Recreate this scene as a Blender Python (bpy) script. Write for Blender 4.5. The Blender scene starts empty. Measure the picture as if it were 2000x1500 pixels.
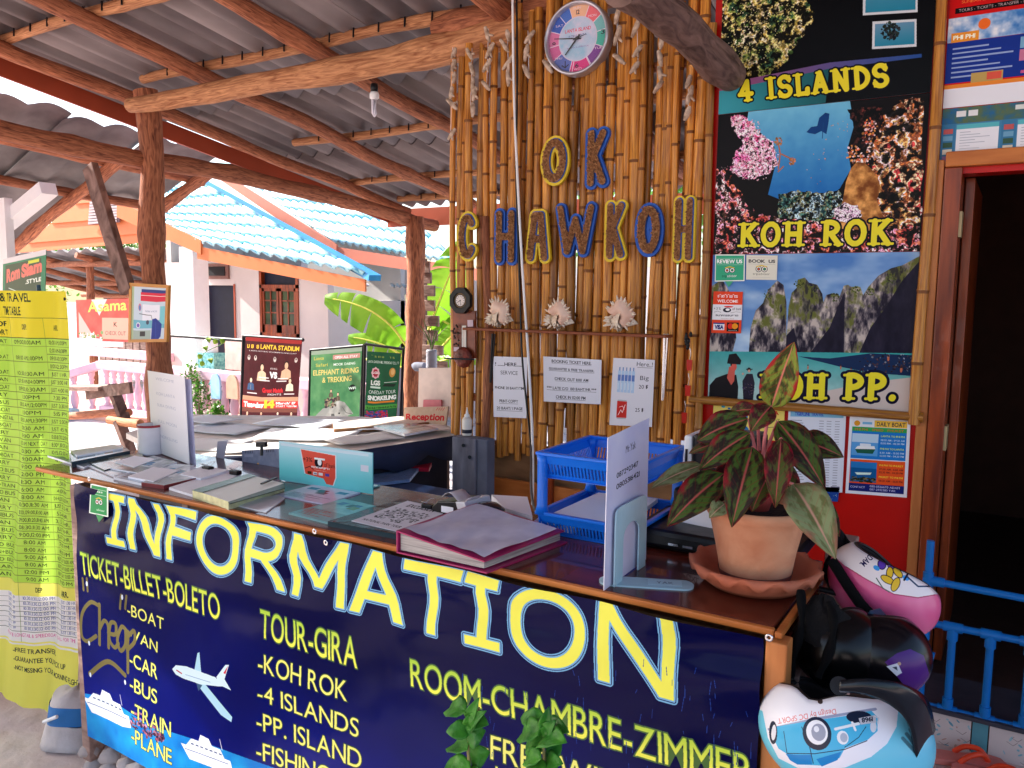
import bpy, bmesh, math, random
import numpy as np
from mathutils import Vector, Matrix
random.seed(7); RNG = np.random.default_rng(11)
S = bpy.context.scene
COL = S.collection
# ------------------------------------------------------------------ camera, sky, sun, exposure
EYE = np.array([0.0, 0.0, 1.53])
CM = np.array([[0.850424447707823, 0.5259800587027637, 0.011101197587715233],
               [0.06709071435036323, -0.08749774906976912, -0.9939029026799759],
               [-0.5218017772955572, 0.845984114363125, -0.10969860280075049]])   # right, down, forward
FPX = 1600.0
cam_d = bpy.data.cameras.new('camera'); cam = bpy.data.objects.new('camera', cam_d); COL.objects.link(cam)
cam_d.sensor_width = 36; cam_d.lens = 36 * FPX / 2000; cam_d.clip_start = 0.02; cam_d.clip_end = 500
mw = Matrix.Identity(4)
for i in range(3):
    mw[i][0] = CM[0][i]; mw[i][1] = -CM[1][i]; mw[i][2] = -CM[2][i]; mw[i][3] = EYE[i]
cam.matrix_world = mw; S.camera = cam
W = bpy.data.worlds.new('World'); S.world = W; W.use_nodes = True
wn = W.node_tree.nodes; wl = W.node_tree.links
bg = wn['Background']; sky = wn.new('ShaderNodeTexSky'); sky.sky_type = 'NISHITA'; sky.sun_disc = False
SUN = Vector((-0.82, -0.12, 0.60)).normalized()
el = math.asin(SUN.z); sky.sun_elevation = el; sky.sun_rotation = math.atan2(SUN.x, SUN.y)
sky.air_density = 1.0; sky.dust_density = 2.5; sky.ozone_density = 1.0
wl.new(sky.outputs[0], bg.inputs[0]); bg.inputs[1].default_value = 0.13
sl = bpy.data.lights.new('sun', 'SUN'); sl.energy = 5.0; sl.angle = math.radians(0.6); sl.color = (1.0, 0.96, 0.88)
so = bpy.data.objects.new('sun', sl); COL.objects.link(so); so.location = (-8, 0, 8)
so.rotation_euler = SUN.to_track_quat('Z', 'Y').to_euler()
S.view_settings.view_transform = 'Standard'; S.view_settings.look = 'None'
S.view_settings.exposure = 1.7; S.view_settings.gamma = 1.0; S.view_settings.use_curve_mapping = False
S.cycles.max_bounces = 8; S.cycles.diffuse_bounces = 5; S.cycles.transparent_max_bounces = 12
S.cycles.use_denoising = True; S.cycles.caustics_reflective = False; S.cycles.caustics_refractive = False
S.cycles.sample_clamp_indirect = 6

# a photo pixel (2000 x 1500) seen on a real plane of the place
def ray(x, y): return CM.T @ np.array([(x - 1000) / FPX, (y - 750) / FPX, 1.0])
def U(x, y, X=None, Y=None, Z=None):
    d = ray(x, y); k, v = (0, X) if X is not None else ((1, Y) if Y is not None else (2, Z))
    return Vector(EYE + (v - EYE[k]) / d[k] * d)
def depth_px(p):
    return float(CM[2] @ (np.array(p) - EYE)) / FPX     # metres per photo pixel at p

# ------------------------------------------------------------------ objects
def tag(o, label=None, cat=None, group=None, kind=None):
    if label: o['label'] = label
    if cat: o['category'] = cat
    if group: o['group'] = group
    if kind: o['kind'] = kind
    return o
def thing(name, label, cat, loc=(0, 0, 0), group=None, rz=0):
    o = bpy.data.objects.new(name, None); COL.objects.link(o); o.location = loc; o.rotation_euler = (0, 0, rz)
    o.empty_display_size = .1
    return tag(o, label, cat, group)
class MB:
    def __init__(s): s.v = []; s.f = []; s.uv = []; s.m = []; s.sm = []
    def add(s, vs, fs, uvs=None, m=0, smooth=False):
        n = len(s.v); s.v += [tuple(map(float, p)) for p in vs]
        for i, f in enumerate(fs):
            s.f.append([n + k for k in f]); s.m.append(m); s.sm.append(smooth)
            s.uv.append(uvs[i] if uvs else None)
    def box(s, a, b, m=0):
        (x0, y0, z0), (x1, y1, z1) = a, b
        vs = [(x0, y0, z0), (x1, y0, z0), (x1, y1, z0), (x0, y1, z0), (x0, y0, z1), (x1, y0, z1), (x1, y1, z1), (x0, y1, z1)]
        s.add(vs, [(0, 3, 2, 1), (4, 5, 6, 7), (0, 1, 5, 4), (1, 2, 6, 5), (2, 3, 7, 6), (3, 0, 4, 7)], m=m)
    def slab(s, q, t, m=0, uvfront=True, side=None):
        # q: four corners tl tr br bl seen from the front; thickness t goes backwards
        q = [Vector(p) for p in q]; n = (q[1] - q[0]).cross(q[3] - q[0]).normalized()
        b = [p + n * t for p in q]
        ux = (0, 1), (1, 1), (1, 0), (0, 0)
        s.add(q, [(3, 2, 1, 0)], [[ux[3], ux[2], ux[1], ux[0]]], m)
        k = m if side is None else side
        s.add(b, [(0, 1, 2, 3)], [[(0, 0)] * 4], k)
        for i in range(4):
            j = (i + 1) % 4; s.add([q[i], q[j], b[j], b[i]], [(0, 1, 2, 3)], [[(.01, .01)] * 4], k)
    def bar(s, a, b, w, h, up=(0, 0, 1), m=0):
        a = Vector(a); b = Vector(b); d = (b - a).normalized(); up = Vector(up)
        sd = d.cross(up).normalized() * w / 2; uu = sd.cross(d).normalized() * h / 2
        vs = [a - sd - uu, a + sd - uu, a + sd + uu, a - sd + uu, b - sd - uu, b + sd - uu, b + sd + uu, b - sd + uu]
        s.add(vs, [(0, 3, 2, 1), (4, 5, 6, 7), (0, 1, 5, 4), (1, 2, 6, 5), (2, 3, 7, 6), (3, 0, 4, 7)], m=m)
    def tube(s, path, r, n=10, m=0, cap=True, smooth=True, jit=0.0):
        path = [Vector(p) for p in path]; k = len(path)
        rs = r if hasattr(r, '__len__') else [r] * k
        vs = []; up = Vector((0, 0, 1)); L = 0; vv = []
        d0 = (path[-1] - path[0]).normalized()
        if abs(d0.z) > .9: up = Vector((0, 1, 0))
        for i, p in enumerate(path):
            d = (path[min(i + 1, k - 1)] - path[max(i - 1, 0)])
            if d.length < 1e-9: d = d0
            d.normalize(); a = d.cross(up)
            if a.length < 1e-4: a = d.cross(Vector((1, 0, 0)))
            a.normalize(); b = d.cross(a)
            if i: L += (p - path[i - 1]).length
            vv.append(L)
            for j in range(n):
                t = 2 * math.pi * j / n; q = rs[i] * (1 + (random.uniform(-jit, jit) if jit else 0))
                vs.append(p + a * math.cos(t) * q + b * math.sin(t) * q)
        fs = []; uvs = []
        for i in range(k - 1):
            for j in range(n):
                j2 = (j + 1) % n
                fs.append((i * n + j, i * n + j2, (i + 1) * n + j2, (i + 1) * n + j))
                uvs.append([(j / n, vv[i]), ((j + 1) / n, vv[i]), ((j + 1) / n, vv[i + 1]), (j / n, vv[i + 1])])
        s.add(vs, fs, uvs, m, smooth)
        if cap:
            s.add([vs[j] for j in range(n)], [tuple(range(n))[::-1]], None, m)
            s.add([vs[(k - 1) * n + j] for j in range(n)], [tuple(range(n))], None, m)
    def lathe(s, prof, c=(0, 0, 0), n=24, m=0, fn=None, smooth=True):
        c = Vector(c); vs = []; k = len(prof)
        for i, (r, z) in enumerate(prof):
            for j in range(n):
                t = 2 * math.pi * j / n; rr, zz = (fn(i, t, r, z) if fn else (r, z))
                vs.append(c + Vector((rr * math.cos(t), rr * math.sin(t), zz)))
        fs = []; uvs = []
        for i in range(k - 1):
            for j in range(n):
                j2 = (j + 1) % n; fs.append((i * n + j, i * n + j2, (i + 1) * n + j2, (i + 1) * n + j))
                uvs.append([(j / n, i / k), ((j + 1) / n, i / k), ((j + 1) / n, (i + 1) / k), (j / n, (i + 1) / k)])
        s.add(vs, fs, uvs, m, smooth)
    def grid(s, P, m=0, smooth=True, uvf=None, wrap=False):
        # P[i][j] world points
        k = len(P); n = len(P[0]); vs = [p for r in P for p in r]; fs = []; uvs = []
        for i in range(k - 1):
            for j in range(n - 1 + (1 if wrap else 0)):
                j2 = (j + 1) % n
                fs.append((i * n + j, i * n + j2, (i + 1) * n + j2, (i + 1) * n + j))
                if uvf: uvs.append([uvf(i, j), uvf(i, j + 1), uvf(i + 1, j + 1), uvf(i + 1, j)])
                else: uvs.append([(j / (n - 1), 1 - i / (k - 1)), ((j + 1) / (n - 1), 1 - i / (k - 1)), ((j + 1) / (n - 1), 1 - (i + 1) / (k - 1)), (j / (n - 1), 1 - (i + 1) / (k - 1))])
        s.add(vs, fs, uvs, m, smooth)
    def mesh(s, name, mats):
        me = bpy.data.meshes.new(name); me.from_pydata(s.v, [], s.f)
        if not isinstance(mats, (list, tuple)): mats = [mats]
        for m in mats: me.materials.append(m)
        uv = me.uv_layers.new(name='UVMap'); flat = []
        for f, u in zip(s.f, s.uv):
            if u is None:
                for k in f: flat += [s.v[k][0] * .7 + s.v[k][1] * .7, s.v[k][2]]
            else:
                for a in u: flat += [a[0], a[1]]
        uv.data.foreach_set('uv', flat)
        me.polygons.foreach_set('material_index', s.m); me.polygons.foreach_set('use_smooth', s.sm)
        me.update(); return me
    def build(s, name, mats, parent=None, solid=0, bevel=0, sub=0):
        o = bpy.data.objects.new(name, s.mesh(name, mats)); COL.objects.link(o)
        if parent is not None:
            o.parent = parent; o.matrix_parent_inverse = pinv(parent)
        if solid:
            k = o.modifiers.new('thick', 'SOLIDIFY'); k.thickness = solid; k.offset = -1
        if bevel:
            k = o.modifiers.new('bevel', 'BEVEL'); k.width = bevel; k.segments = 2; k.limit_method = 'ANGLE'
        if sub:
            k = o.modifiers.new('sub', 'SUBSURF'); k.levels = sub; k.render_levels = sub
        return o
def pinv(p):
    m = Matrix.Identity(4)
    while p is not None:
        m = Matrix.Translation(p.location) @ p.rotation_euler.to_matrix().to_4x4() @ (p.matrix_parent_inverse if p.parent else Matrix.Identity(4)).copy() @ m if False else m
        break
    if p is not None:
        m = (Matrix.Translation(p.location) @ p.rotation_euler.to_matrix().to_4x4()).inverted()
    return m
def dup(o, parent=None, loc=None):
    c = o.copy(); COL.objects.link(c)
    if parent is not None: c.parent = parent
    if loc is not None: c.location = loc
    for ch in [q for q in bpy.data.objects if q.parent == o]:
        d = ch.copy(); COL.objects.link(d); d.parent = c
    return c
def catmull(pts, n=6):
    pts = [Vector(p) for p in pts]; out = []
    for i in range(len(pts) - 1):
        p0 = pts[max(i - 1, 0)]; p1 = pts[i]; p2 = pts[i + 1]; p3 = pts[min(i + 2, len(pts) - 1)]
        for k in range(n):
            t = k / n
            out.append(.5 * ((2 * p1) + (p2 - p0) * t + (2 * p0 - 5 * p1 + 4 * p2 - p3) * t * t + (3 * p1 - p0 - 3 * p2 + p3) * t ** 3))
    return out + [pts[-1]]

# ------------------------------------------------------------------ materials
def lin(c):
    return tuple((v / 12.92 if v <= .04045 else ((v + .055) / 1.055) ** 2.4) for v in c[:3])
def _prin(name):
    m = bpy.data.materials.new(name); m.use_nodes = True; nt = m.node_tree
    return m, nt, nt.nodes['Principled BSDF']
def mat(name, col, rough=.6, var=.18, scale=9, bump=.15, metal=0, stretch=(1, 1, 1), col2=None, uv=False, spec=.3, detail=6, dist=0.0, trans=0, ior=1.45, alpha=1, rnd=0.0, coat=0):
    m, nt, p = _prin(name); N = nt.nodes; L = nt.links
    tc = N.new('ShaderNodeTexCoord'); mp = N.new('ShaderNodeMapping'); mp.inputs['Scale'].default_value = stretch
    L.new(tc.outputs['UV' if uv else 'Object'], mp.inputs[0])
    nz = N.new('ShaderNodeTexNoise'); nz.inputs['Scale'].default_value = scale; nz.inputs['Detail'].default_value = detail; nz.inputs['Distortion'].default_value = dist
    L.new(mp.outputs[0], nz.inputs['Vector'])
    c = lin(col); c2 = lin(col2) if col2 else None
    rp = N.new('ShaderNodeValToRGB'); e = rp.color_ramp.elements; e[0].position = .3; e[1].position = .7
    if c2: e[0].color = (*c2, 1); e[1].color = (*c, 1)
    else:
        e[0].color = (*[v * (1 - var) for v in c], 1); e[1].color = (*[min(1, v * (1 + var * .7)) for v in c], 1)
    L.new(nz.outputs['Fac'], rp.inputs[0]); out = rp.outputs[0]
    if rnd:
        oi = N.new('ShaderNodeObjectInfo'); hs = N.new('ShaderNodeHueSaturation')
        mr = N.new('ShaderNodeMapRange'); mr.inputs[3].default_value = 1 - rnd; mr.inputs[4].default_value = 1 + rnd
        L.new(oi.outputs['Random'], mr.inputs[0]); L.new(mr.outputs[0], hs.inputs['Value']); L.new(out, hs.inputs['Color']); out = hs.outputs[0]
        ad = N.new('ShaderNodeVectorMath'); ad.operation = 'ADD'; L.new(tc.outputs['UV' if uv else 'Object'], ad.inputs[0])
        ml = N.new('ShaderNodeMath'); ml.operation = 'MULTIPLY'; ml.inputs[1].default_value = 37.; L.new(oi.outputs['Random'], ml.inputs[0])
        L.new(ml.outputs[0], ad.inputs[1]); L.new(ad.outputs[0], mp.inputs[0])
    L.new(out, p.inputs['Base Color'])
    p.inputs['Roughness'].default_value = rough; p.inputs['Metallic'].default_value = metal
    p.inputs['Specular IOR Level'].default_value = spec
    if coat: p.inputs['Coat Weight'].default_value = coat
    if trans: p.inputs['Transmission Weight'].default_value = trans; p.inputs['IOR'].default_value = ior
    if alpha < 1: p.inputs['Alpha'].default_value = alpha
    if bump:
        n2 = N.new('ShaderNodeTexNoise'); n2.inputs['Scale'].default_value = scale * 3.1; n2.inputs['Detail'].default_value = 5
        L.new(mp.outputs[0], n2.inputs['Vector'])
        b = N.new('ShaderNodeBump'); b.inputs['Strength'].default_value = bump; b.inputs['Distance'].default_value = .01
        L.new(n2.outputs['Fac'], b.inputs['Height']); L.new(b.outputs[0], p.inputs['Normal'])
    return m
def img_mat(name, canvas, rough=.35, bump=.04, spec=.1, trans=0, alpha=False):
    h, w = canvas.a.shape[:2]
    im = bpy.data.images.new(name, w, h, alpha=True); px = np.ones((h, w, 4), np.float32)
    px[..., :3] = np.clip(canvas.a[::-1], 0, 1)
    if alpha: px[..., 3] = canvas.al[::-1]
    im.pixels.foreach_set(px.ravel()); im.pack()
    m, nt, p = _prin(name); N = nt.nodes; L = nt.links
    t = N.new('ShaderNodeTexImage'); t.image = im; t.extension = 'EXTEND'
    L.new(t.outputs[0], p.inputs['Base Color']); p.inputs['Roughness'].default_value = rough; p.inputs['Specular IOR Level'].default_value = spec
    if alpha: L.new(t.outputs['Alpha'], p.inputs['Alpha'])
    if bump:
        tc = N.new('ShaderNodeTexCoord'); nz = N.new('ShaderNodeTexNoise'); nz.inputs['Scale'].default_value = 6; nz.inputs['Detail'].default_value = 3
        L.new(tc.outputs['Object'], nz.inputs['Vector'])
        b = N.new('ShaderNodeBump'); b.inputs['Strength'].default_value = bump * 3; b.inputs['Distance'].default_value = .02
        L.new(nz.outputs['Fac'], b.inputs['Height']); L.new(b.outputs[0], p.inputs['Normal'])
    if trans:
        ad = N.new('ShaderNodeMixShader'); tr = N.new('ShaderNodeBsdfTranslucent'); L.new(t.outputs[0], tr.inputs[0])
        ad.inputs[0].default_value = trans; L.new(p.outputs[0], ad.inputs[1]); L.new(tr.outputs[0], ad.inputs[2])
        L.new(ad.outputs[0], N['Material Output'].inputs[0])
    return m
def glass_sheet(name, col, mixf=.3, rough=.08):
    m, nt, p = _prin(name); N = nt.nodes; L = nt.links
    p.inputs['Base Color'].default_value = (*lin(col), 1); p.inputs['Roughness'].default_value = rough
    tr = N.new('ShaderNodeBsdfTransparent'); tr.inputs[0].default_value = (*[min(1, .55 + .5 * v) for v in lin(col)], 1)
    mx = N.new('ShaderNodeMixShader'); mx.inputs[0].default_value = mixf
    L.new(tr.outputs[0], mx.inputs[1]); L.new(p.outputs[0], mx.inputs[2]); L.new(mx.outputs[0], N['Material Output'].inputs[0])
    return m
def leaf_mat(name, col, col2, tr=.45, scale=14, rough=.35, spots=None):
    m = mat(name, col, rough=rough, col2=col2, scale=scale, bump=.2); nt = m.node_tree; N = nt.nodes; L = nt.links; p = N['Principled BSDF']
    src = p.inputs['Base Color'].links[0].from_socket
    t = N.new('ShaderNodeBsdfTranslucent'); L.new(src, t.inputs[0]); mx = N.new('ShaderNodeMixShader'); mx.inputs[0].default_value = tr
    L.new(p.outputs[0], mx.inputs[1]); L.new(t.outputs[0], mx.inputs[2]); L.new(mx.outputs[0], N['Material Output'].inputs[0])
    return m
def emit(name, col, e):
    m, nt, p = _prin(name); p.inputs['Base Color'].default_value = (0, 0, 0, 1)
    p.inputs['Emission Color'].default_value = (*lin(col), 1); p.inputs['Emission Strength'].default_value = e; return m

# ------------------------------------------------------------------ glyph shapes (built-in font) for flat print
GLY = {}
_th = 'ธนาคารชตยิดีับรสูมห่'
def load_glyphs():
    chars = sorted(set("ABCDEFGHIJKLMNOPQRSTUVWXYZabcdefghijklmnopqrstuvwxyz0123456789-.,:!&/'*()+%=#฿" + _th))
    tmp = []
    for b in (0.0, .018, .035, .06):
        for ch in chars:
            c = bpy.data.curves.new('t', 'FONT'); c.body = ch; c.size = 1; c.offset = b; c.resolution_u = 7
            o = bpy.data.objects.new('t', c); COL.objects.link(o); tmp.append((ch, b, o))
    dg = bpy.context.evaluated_depsgraph_get()
    for ch, b, o in tmp:
        try:
            me = o.evaluated_get(dg).to_mesh(); me.calc_loop_triangles()
            v = np.array([p.co[:2] for p in me.vertices]).reshape(-1, 2)
            t = np.array([q.vertices[:] for q in me.loop_triangles]).reshape(-1, 3)
            GLY[(ch, b)] = (v, t) if len(t) else None
        except Exception: GLY[(ch, b)] = None
    for ch, b, o in tmp:
        c = o.data; bpy.data.objects.remove(o); bpy.data.curves.remove(c)
load_glyphs()
CAP = float(GLY[('H', 0.0)][0][:, 1].max())
def _slabserif():
    D = {}
    D['I'] = (.5, [(.25, 0, .25, 1)], [(.02, 0, .48, 0), (.02, 1, .48, 1)])
    D['H'] = (.9, [(.2, 0, .2, 1), (.7, 0, .7, 1), (.2, .5, .7, .5)], [(.0, 0, .4, 0), (.0, 1, .4, 1), (.5, 0, .9, 0), (.5, 1, .9, 1)])
    D['K'] = (.9, [(.2, 0, .2, 1), (.22, .42, .68, 1), (.38, .58, .74, 0)], [(.0, 0, .4, 0), (.0, 1, .4, 1), (.52, 0, .92, 0), (.5, 1, .84, 1)])
    D['L'] = (.74, [(.2, 0, .2, 1), (.2, .02, .64, .02), (.64, .0, .64, .25)], [(.0, 0, .4, 0), (.0, 1, .4, 1)])
    D['A'] = (.86, [(.16, 0, .42, 1), (.42, 1, .7, 0), (.25, .33, .6, .33)], [(.0, 0, .32, 0), (.54, 0, .88, 0), (.28, 1, .44, 1)])
    D['N'] = (.9, [(.2, 0, .2, 1), (.22, 1, .68, 0), (.7, 0, .7, 1)], [(.0, 0, .38, 0), (.02, 1, .24, 1), (.52, 1, .88, 1)])
    D['D'] = (.82, [(.2, 0, .2, 1)] + _arc(.2, .5, .5, .5, -90, 90), [(.0, 0, .3, 0), (.0, 1, .3, 1)])
    D['O'] = (.84, _arc(.41, .5, .33, .5, 0, 360), [])
    D['P'] = (.78, [(.2, 0, .2, 1)] + _arc(.3, .74, .36, .26, -90, 90), [(.0, 0, .42, 0), (.0, 1, .3, 1), (.2, .48, .3, .48)])
    D['R'] = (.86, [(.2, 0, .2, 1), (.4, .46, .72, 0)] + _arc(.3, .74, .34, .26, -90, 90), [(.0, 0, .4, 0), (.0, 1, .3, 1), (.58, 0, .86, 0), (.2, .48, .3, .48)])
    D['S'] = (.72, _arc(.35, .745, .25, .255, 20, 255) + _arc(.35, .25, .27, .26, -160, 75), [(.6, .72, .6, 1), (.08, 0, .08, .3)])
    D['4'] = (.68, [(.42, 0, .42, 1), (.42, 1, .04, .33), (.0, .32, .62, .32)], [(.24, 0, .6, 0)])
    D['.'] = (.34, [(.14, .02, .16, .06)], []); D[' '] = (.5, [], [])
    return D
def _arc(cx, cy, rx, ry, a, b, n=14):
    q = [(cx + rx * math.cos(math.radians(a + (b - a) * i / n)), cy + ry * math.sin(math.radians(a + (b - a) * i / n))) for i in range(n + 1)]
    return [(*q[i], *q[i + 1]) for i in range(n)]
SLAB = _slabserif()

class Canvas:
    """flat print painted on one quad: tl, tr, br, bl in the place; res = pixels per metre"""
    def __init__(s, q, res=900, bg=(1, 1, 1)):
        s.q = [Vector(p) for p in q]; s.o = s.q[0]
        s.w = (s.q[1] - s.q[0]).length; s.h = (s.q[3] - s.q[0]).length
        s.ex = (s.q[1] - s.q[0]).normalized(); s.ey = (s.q[3] - s.q[0]).normalized()
        s.res = res; s.W = max(8, int(s.w * res)); s.H = max(8, int(s.h * res))
        s.a = np.empty((s.H, s.W, 3), np.float32); s.a[:] = bg; s.al = np.ones((s.H, s.W), np.float32)
        s.n = s.ex.cross(s.ey)
    def p(s, x, y):      # photo pixel -> canvas pixel
        d = Vector(ray(x, y)); e = Vector(EYE); t = (s.o - e).dot(s.n) / d.dot(s.n); w = e + d * t - s.o
        return (w.dot(s.ex) * s.res, w.dot(s.ey) * s.res)
    def f(s, u, v): return (u * s.W, v * s.H)   # fraction -> canvas pixel
    def _bb(s, pts, pad=0):
        x0 = max(0, int(min(p[0] for p in pts) - pad)); x1 = min(s.W, int(max(p[0] for p in pts) + pad) + 2)
        y0 = max(0, int(min(p[1] for p in pts) - pad)); y1 = min(s.H, int(max(p[1] for p in pts) + pad) + 2)
        return x0, y0, x1, y1
    def _put(s, x0, y0, x1, y1, m, col):
        if isinstance(col, tuple) and len(col) == 2:      # gradient down the height of the current text
            O, ey = s._g; X, Y = np.meshgrid(np.arange(x0, x1), np.arange(y0, y1)); t = np.clip(((X - O[0]) * ey[0] + (Y - O[1]) * ey[1]) / (ey @ ey), 0, 1); col = mixc(col[1], col[0], t)[m]
        if callable(col): col = col(x0, y0, x1, y1)[m]
        s.a[y0:y1, x0:x1][m] = col
    def poly(s, pts, col):
        x0, y0, x1, y1 = s._bb(pts)
        if x1 <= x0 or y1 <= y0: return
        X, Y = np.meshgrid(np.arange(x0, x1) + .5, np.arange(y0, y1) + .5); m = np.zeros(X.shape, bool); n = len(pts)
        for i in range(n):
            (ax, ay), (bx, by) = pts[i], pts[(i + 1) % n]
            if ay == by: continue
            c = (ay > Y) != (by > Y); m ^= c & (X < (bx - ax) * (Y - ay) / (by - ay) + ax)
        s._put(x0, y0, x1, y1, m, col)
    def rect(s, x0, y0, x1, y1, col): s.poly([(x0, y0), (x1, y0), (x1, y1), (x0, y1)], col)
    def rf(s, u0, v0, u1, v1, col): s.rect(u0 * s.W, v0 * s.H, u1 * s.W, v1 * s.H, col)
    def line(s, pts, w, col):
        for a, b in zip(pts[:-1], pts[1:]):
            x0, y0, x1, y1 = s._bb([a, b], w)
            if x1 <= x0 or y1 <= y0: continue
            X, Y = np.meshgrid(np.arange(x0, x1) + .5, np.arange(y0, y1) + .5)
            dx, dy = b[0] - a[0], b[1] - a[1]; L = dx * dx + dy * dy + 1e-9
            t = np.clip(((X - a[0]) * dx + (Y - a[1]) * dy) / L, 0, 1)
            s._put(x0, y0, x1, y1, (X - a[0] - t * dx) ** 2 + (Y - a[1] - t * dy) ** 2 < (w / 2) ** 2, col)
    def ell(s, c, rx, ry, col, rot=0):
        R = max(rx, ry); x0, y0, x1, y1 = s._bb([c], R)
        if x1 <= x0 or y1 <= y0: return
        X, Y = np.meshgrid(np.arange(x0, x1) + .5 - c[0], np.arange(y0, y1) + .5 - c[1]); cs, sn = math.cos(rot), math.sin(rot)
        s._put(x0, y0, x1, y1, ((X * cs + Y * sn) / rx) ** 2 + ((-X * sn + Y * cs) / ry) ** 2 < 1, col)
    def _tri(s, A, B, C, col):
        x0, y0, x1, y1 = s._bb([A, B, C])
        if x1 <= x0 or y1 <= y0: return
        X, Y = np.meshgrid(np.arange(x0, x1) + .5, np.arange(y0, y1) + .5)
        f = lambda P, Q: (Q[0] - P[0]) * (Y - P[1]) - (Q[1] - P[1]) * (X - P[0])
        a, b, c = f(A, B), f(B, C), f(C, A); m = ((a >= 0) & (b >= 0) & (c >= 0)) | ((a <= 0) & (b <= 0) & (c <= 0))
        s._put(x0, y0, x1, y1, m, col)
    def text(s, t, O, E, Hh, col, bold=0.0, outline=None, slab=False, sw=.17, ow=0.07):
        """baseline from O to E, Hh = top of the capitals above O (canvas pixels)"""
        O, E, Hh = np.array(O, float), np.array(E, float), np.array(Hh, float); ex = E - O; ey = Hh - O; s._g = (O, ey)
        if slab:
            tot = sum(SLAB[c][0] + .1 for c in t) - .1; hp = np.linalg.norm(ey); x = 0; q = []
            for c in t: q.append((c, x)); x += SLAB[c][0] + .1
            T = lambda u, v: tuple(O + ex * (u / tot) + ey * v)
            for ps in ((1, outline, ow), (0, col, 0)):
                if ps[1] is None: continue
                for c, x in q:
                    _, st, se = SLAB[c]
                    for a in st: s.line([T(x + a[0], .06 + a[1] * .88), T(x + a[2], .06 + a[3] * .88)], hp * (sw + 2 * ps[2]), ps[1])
                    for a in se: s.line([T(x + a[0], .05 + a[1] * .9), T(x + a[2], .05 + a[3] * .9)], hp * (.1 + 2 * ps[2]), ps[1])
            return
        x = 0; q = []
        for c in t:
            if c == ' ': x += .3; continue
            g = GLY.get((c, 0.0))
            if not g: x += .3; continue
            q.append((c, x - g[0][:, 0].min())); x += g[0][:, 0].max() - g[0][:, 0].min() + .085
        tot = max(x - .085, .1)
        bs = (0.0, .018, .035, .06); near = lambda b: min(bs, key=lambda k: abs(k - b))
        for b, cl in ((near(bold + .03), outline), (near(bold), col)):
            if cl is None: continue
            for c, x in q:
                g = GLY.get((c, b)) or GLY[(c, 0.0)]
                v = O + (g[0][:, :1] + x) / tot * ex + g[0][:, 1:] / CAP * ey
                for tr in g[1]: s._tri(v[tr[0]], v[tr[1]], v[tr[2]], cl)
    def tp(s, t, a, b, top, col, **k): s.text(t, s.p(*a), s.p(*b), s.p(*top), col, **k)     # in photo pixels
    def tf(s, t, u, v, w, h, col, **k): s.text(t, s.f(u, v), s.f(u + w, v), s.f(u, v - h), col, **k)  # in fractions
    def pp(s, pts): return [s.p(*q) for q in pts]
    def mesh(s, name, m, parent=None, t=.002, side=None):
        b = MB(); b.slab(s.q, t, side=1 if side else None); return b.build(name, [m, side] if side else m, parent)
def fbm(h, w, sc, octv=4, seed=0, asp=1.0):
    r = np.random.default_rng(seed); out = np.zeros((h, w), np.float32); amp = 1; tot = 0
    for o in range(octv):
        gx = max(2, int(w / sc) + 2); gy = max(2, int(h / (sc * asp)) + 2); g = r.random((gy, gx)).astype(np.float32)
        y = np.linspace(0, gy - 1.001, h); x = np.linspace(0, gx - 1.001, w); yi = y.astype(int); xi = x.astype(int)
        fy = (y - yi)[:, None]; fx = (x - xi)[None]; fy = fy * fy * (3 - 2 * fy); fx = fx * fx * (3 - 2 * fx)
        a = g[yi][:, xi]; b = g[yi][:, xi + 1]; c = g[yi + 1][:, xi]; d = g[yi + 1][:, xi + 1]
        out += amp * ((a * (1 - fx) + b * fx) * (1 - fy) + (c * (1 - fx) + d * fx) * fy); tot += amp; amp *= .55; sc = max(2, sc / 2)
    return out / tot
def mixc(a, b, t): return np.array(a) * (1 - t[..., None]) + np.array(b) * t[..., None]
def rgb(*a): return tuple(v / 255 for v in a)
YEL = rgb(236, 222, 50)
# ------------------------------------------------------------------ shared materials
M = {}
M['fabric'] = mat('black_fabric_strap', rgb(12, 12, 14), rough=.95, spec=.1)
M['log'] = mat('log_wood', rgb(194, 124, 88), rough=.7, col2=rgb(100, 50, 34), scale=5, stretch=(5, 1.6, 1), uv=True, bump=.5, rnd=.12, dist=1.2)
M['log_pale'] = mat('log_pale', rgb(216, 158, 112), rough=.7, col2=rgb(136, 80, 50), scale=4, stretch=(5, 1.4, 1), uv=True, bump=.5, rnd=.08, dist=1.5)
M['log_grey'] = mat('log_grey', rgb(146, 118, 108), rough=.8, col2=rgb(78, 58, 52), scale=4, stretch=(3, 1.6, 1), uv=True, bump=.4, dist=1.5)
M['end'] = mat('log_end', rgb(200, 150, 110), rough=.8, col2=rgb(140, 90, 60), scale=30)
M['bamboo'] = mat('bamboo_skin', rgb(212, 146, 62), rough=.36, col2=rgb(134, 76, 30), scale=4, stretch=(4, 1.5, 1), uv=True, bump=.15, rnd=.4, coat=.1)
M['bamboo_n'] = mat('bamboo_node', rgb(120, 70, 28), rough=.5, scale=20)
M['asb'] = mat('cement_sheet', rgb(158, 148, 149), rough=.85, col2=rgb(100, 92, 95), scale=3, bump=.3, stretch=(1, .35, 1), rnd=.07)
M['asb_d'] = mat('cement_sheet_old', rgb(150, 146, 146), rough=.9, col2=rgb(95, 90, 92), scale=2.5, bump=.3)
M['blueroof'] = mat('blue_roof_tile', rgb(206, 230, 234), rough=.5, col2=rgb(128, 200, 216), scale=2.2, bump=.2)
M['bluecap'] = mat('blue_ridge_cap', rgb(30, 120, 175), rough=.5)
M['orange'] = mat('orange_board', rgb(206, 112, 62), rough=.55, var=.08, scale=4)
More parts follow.
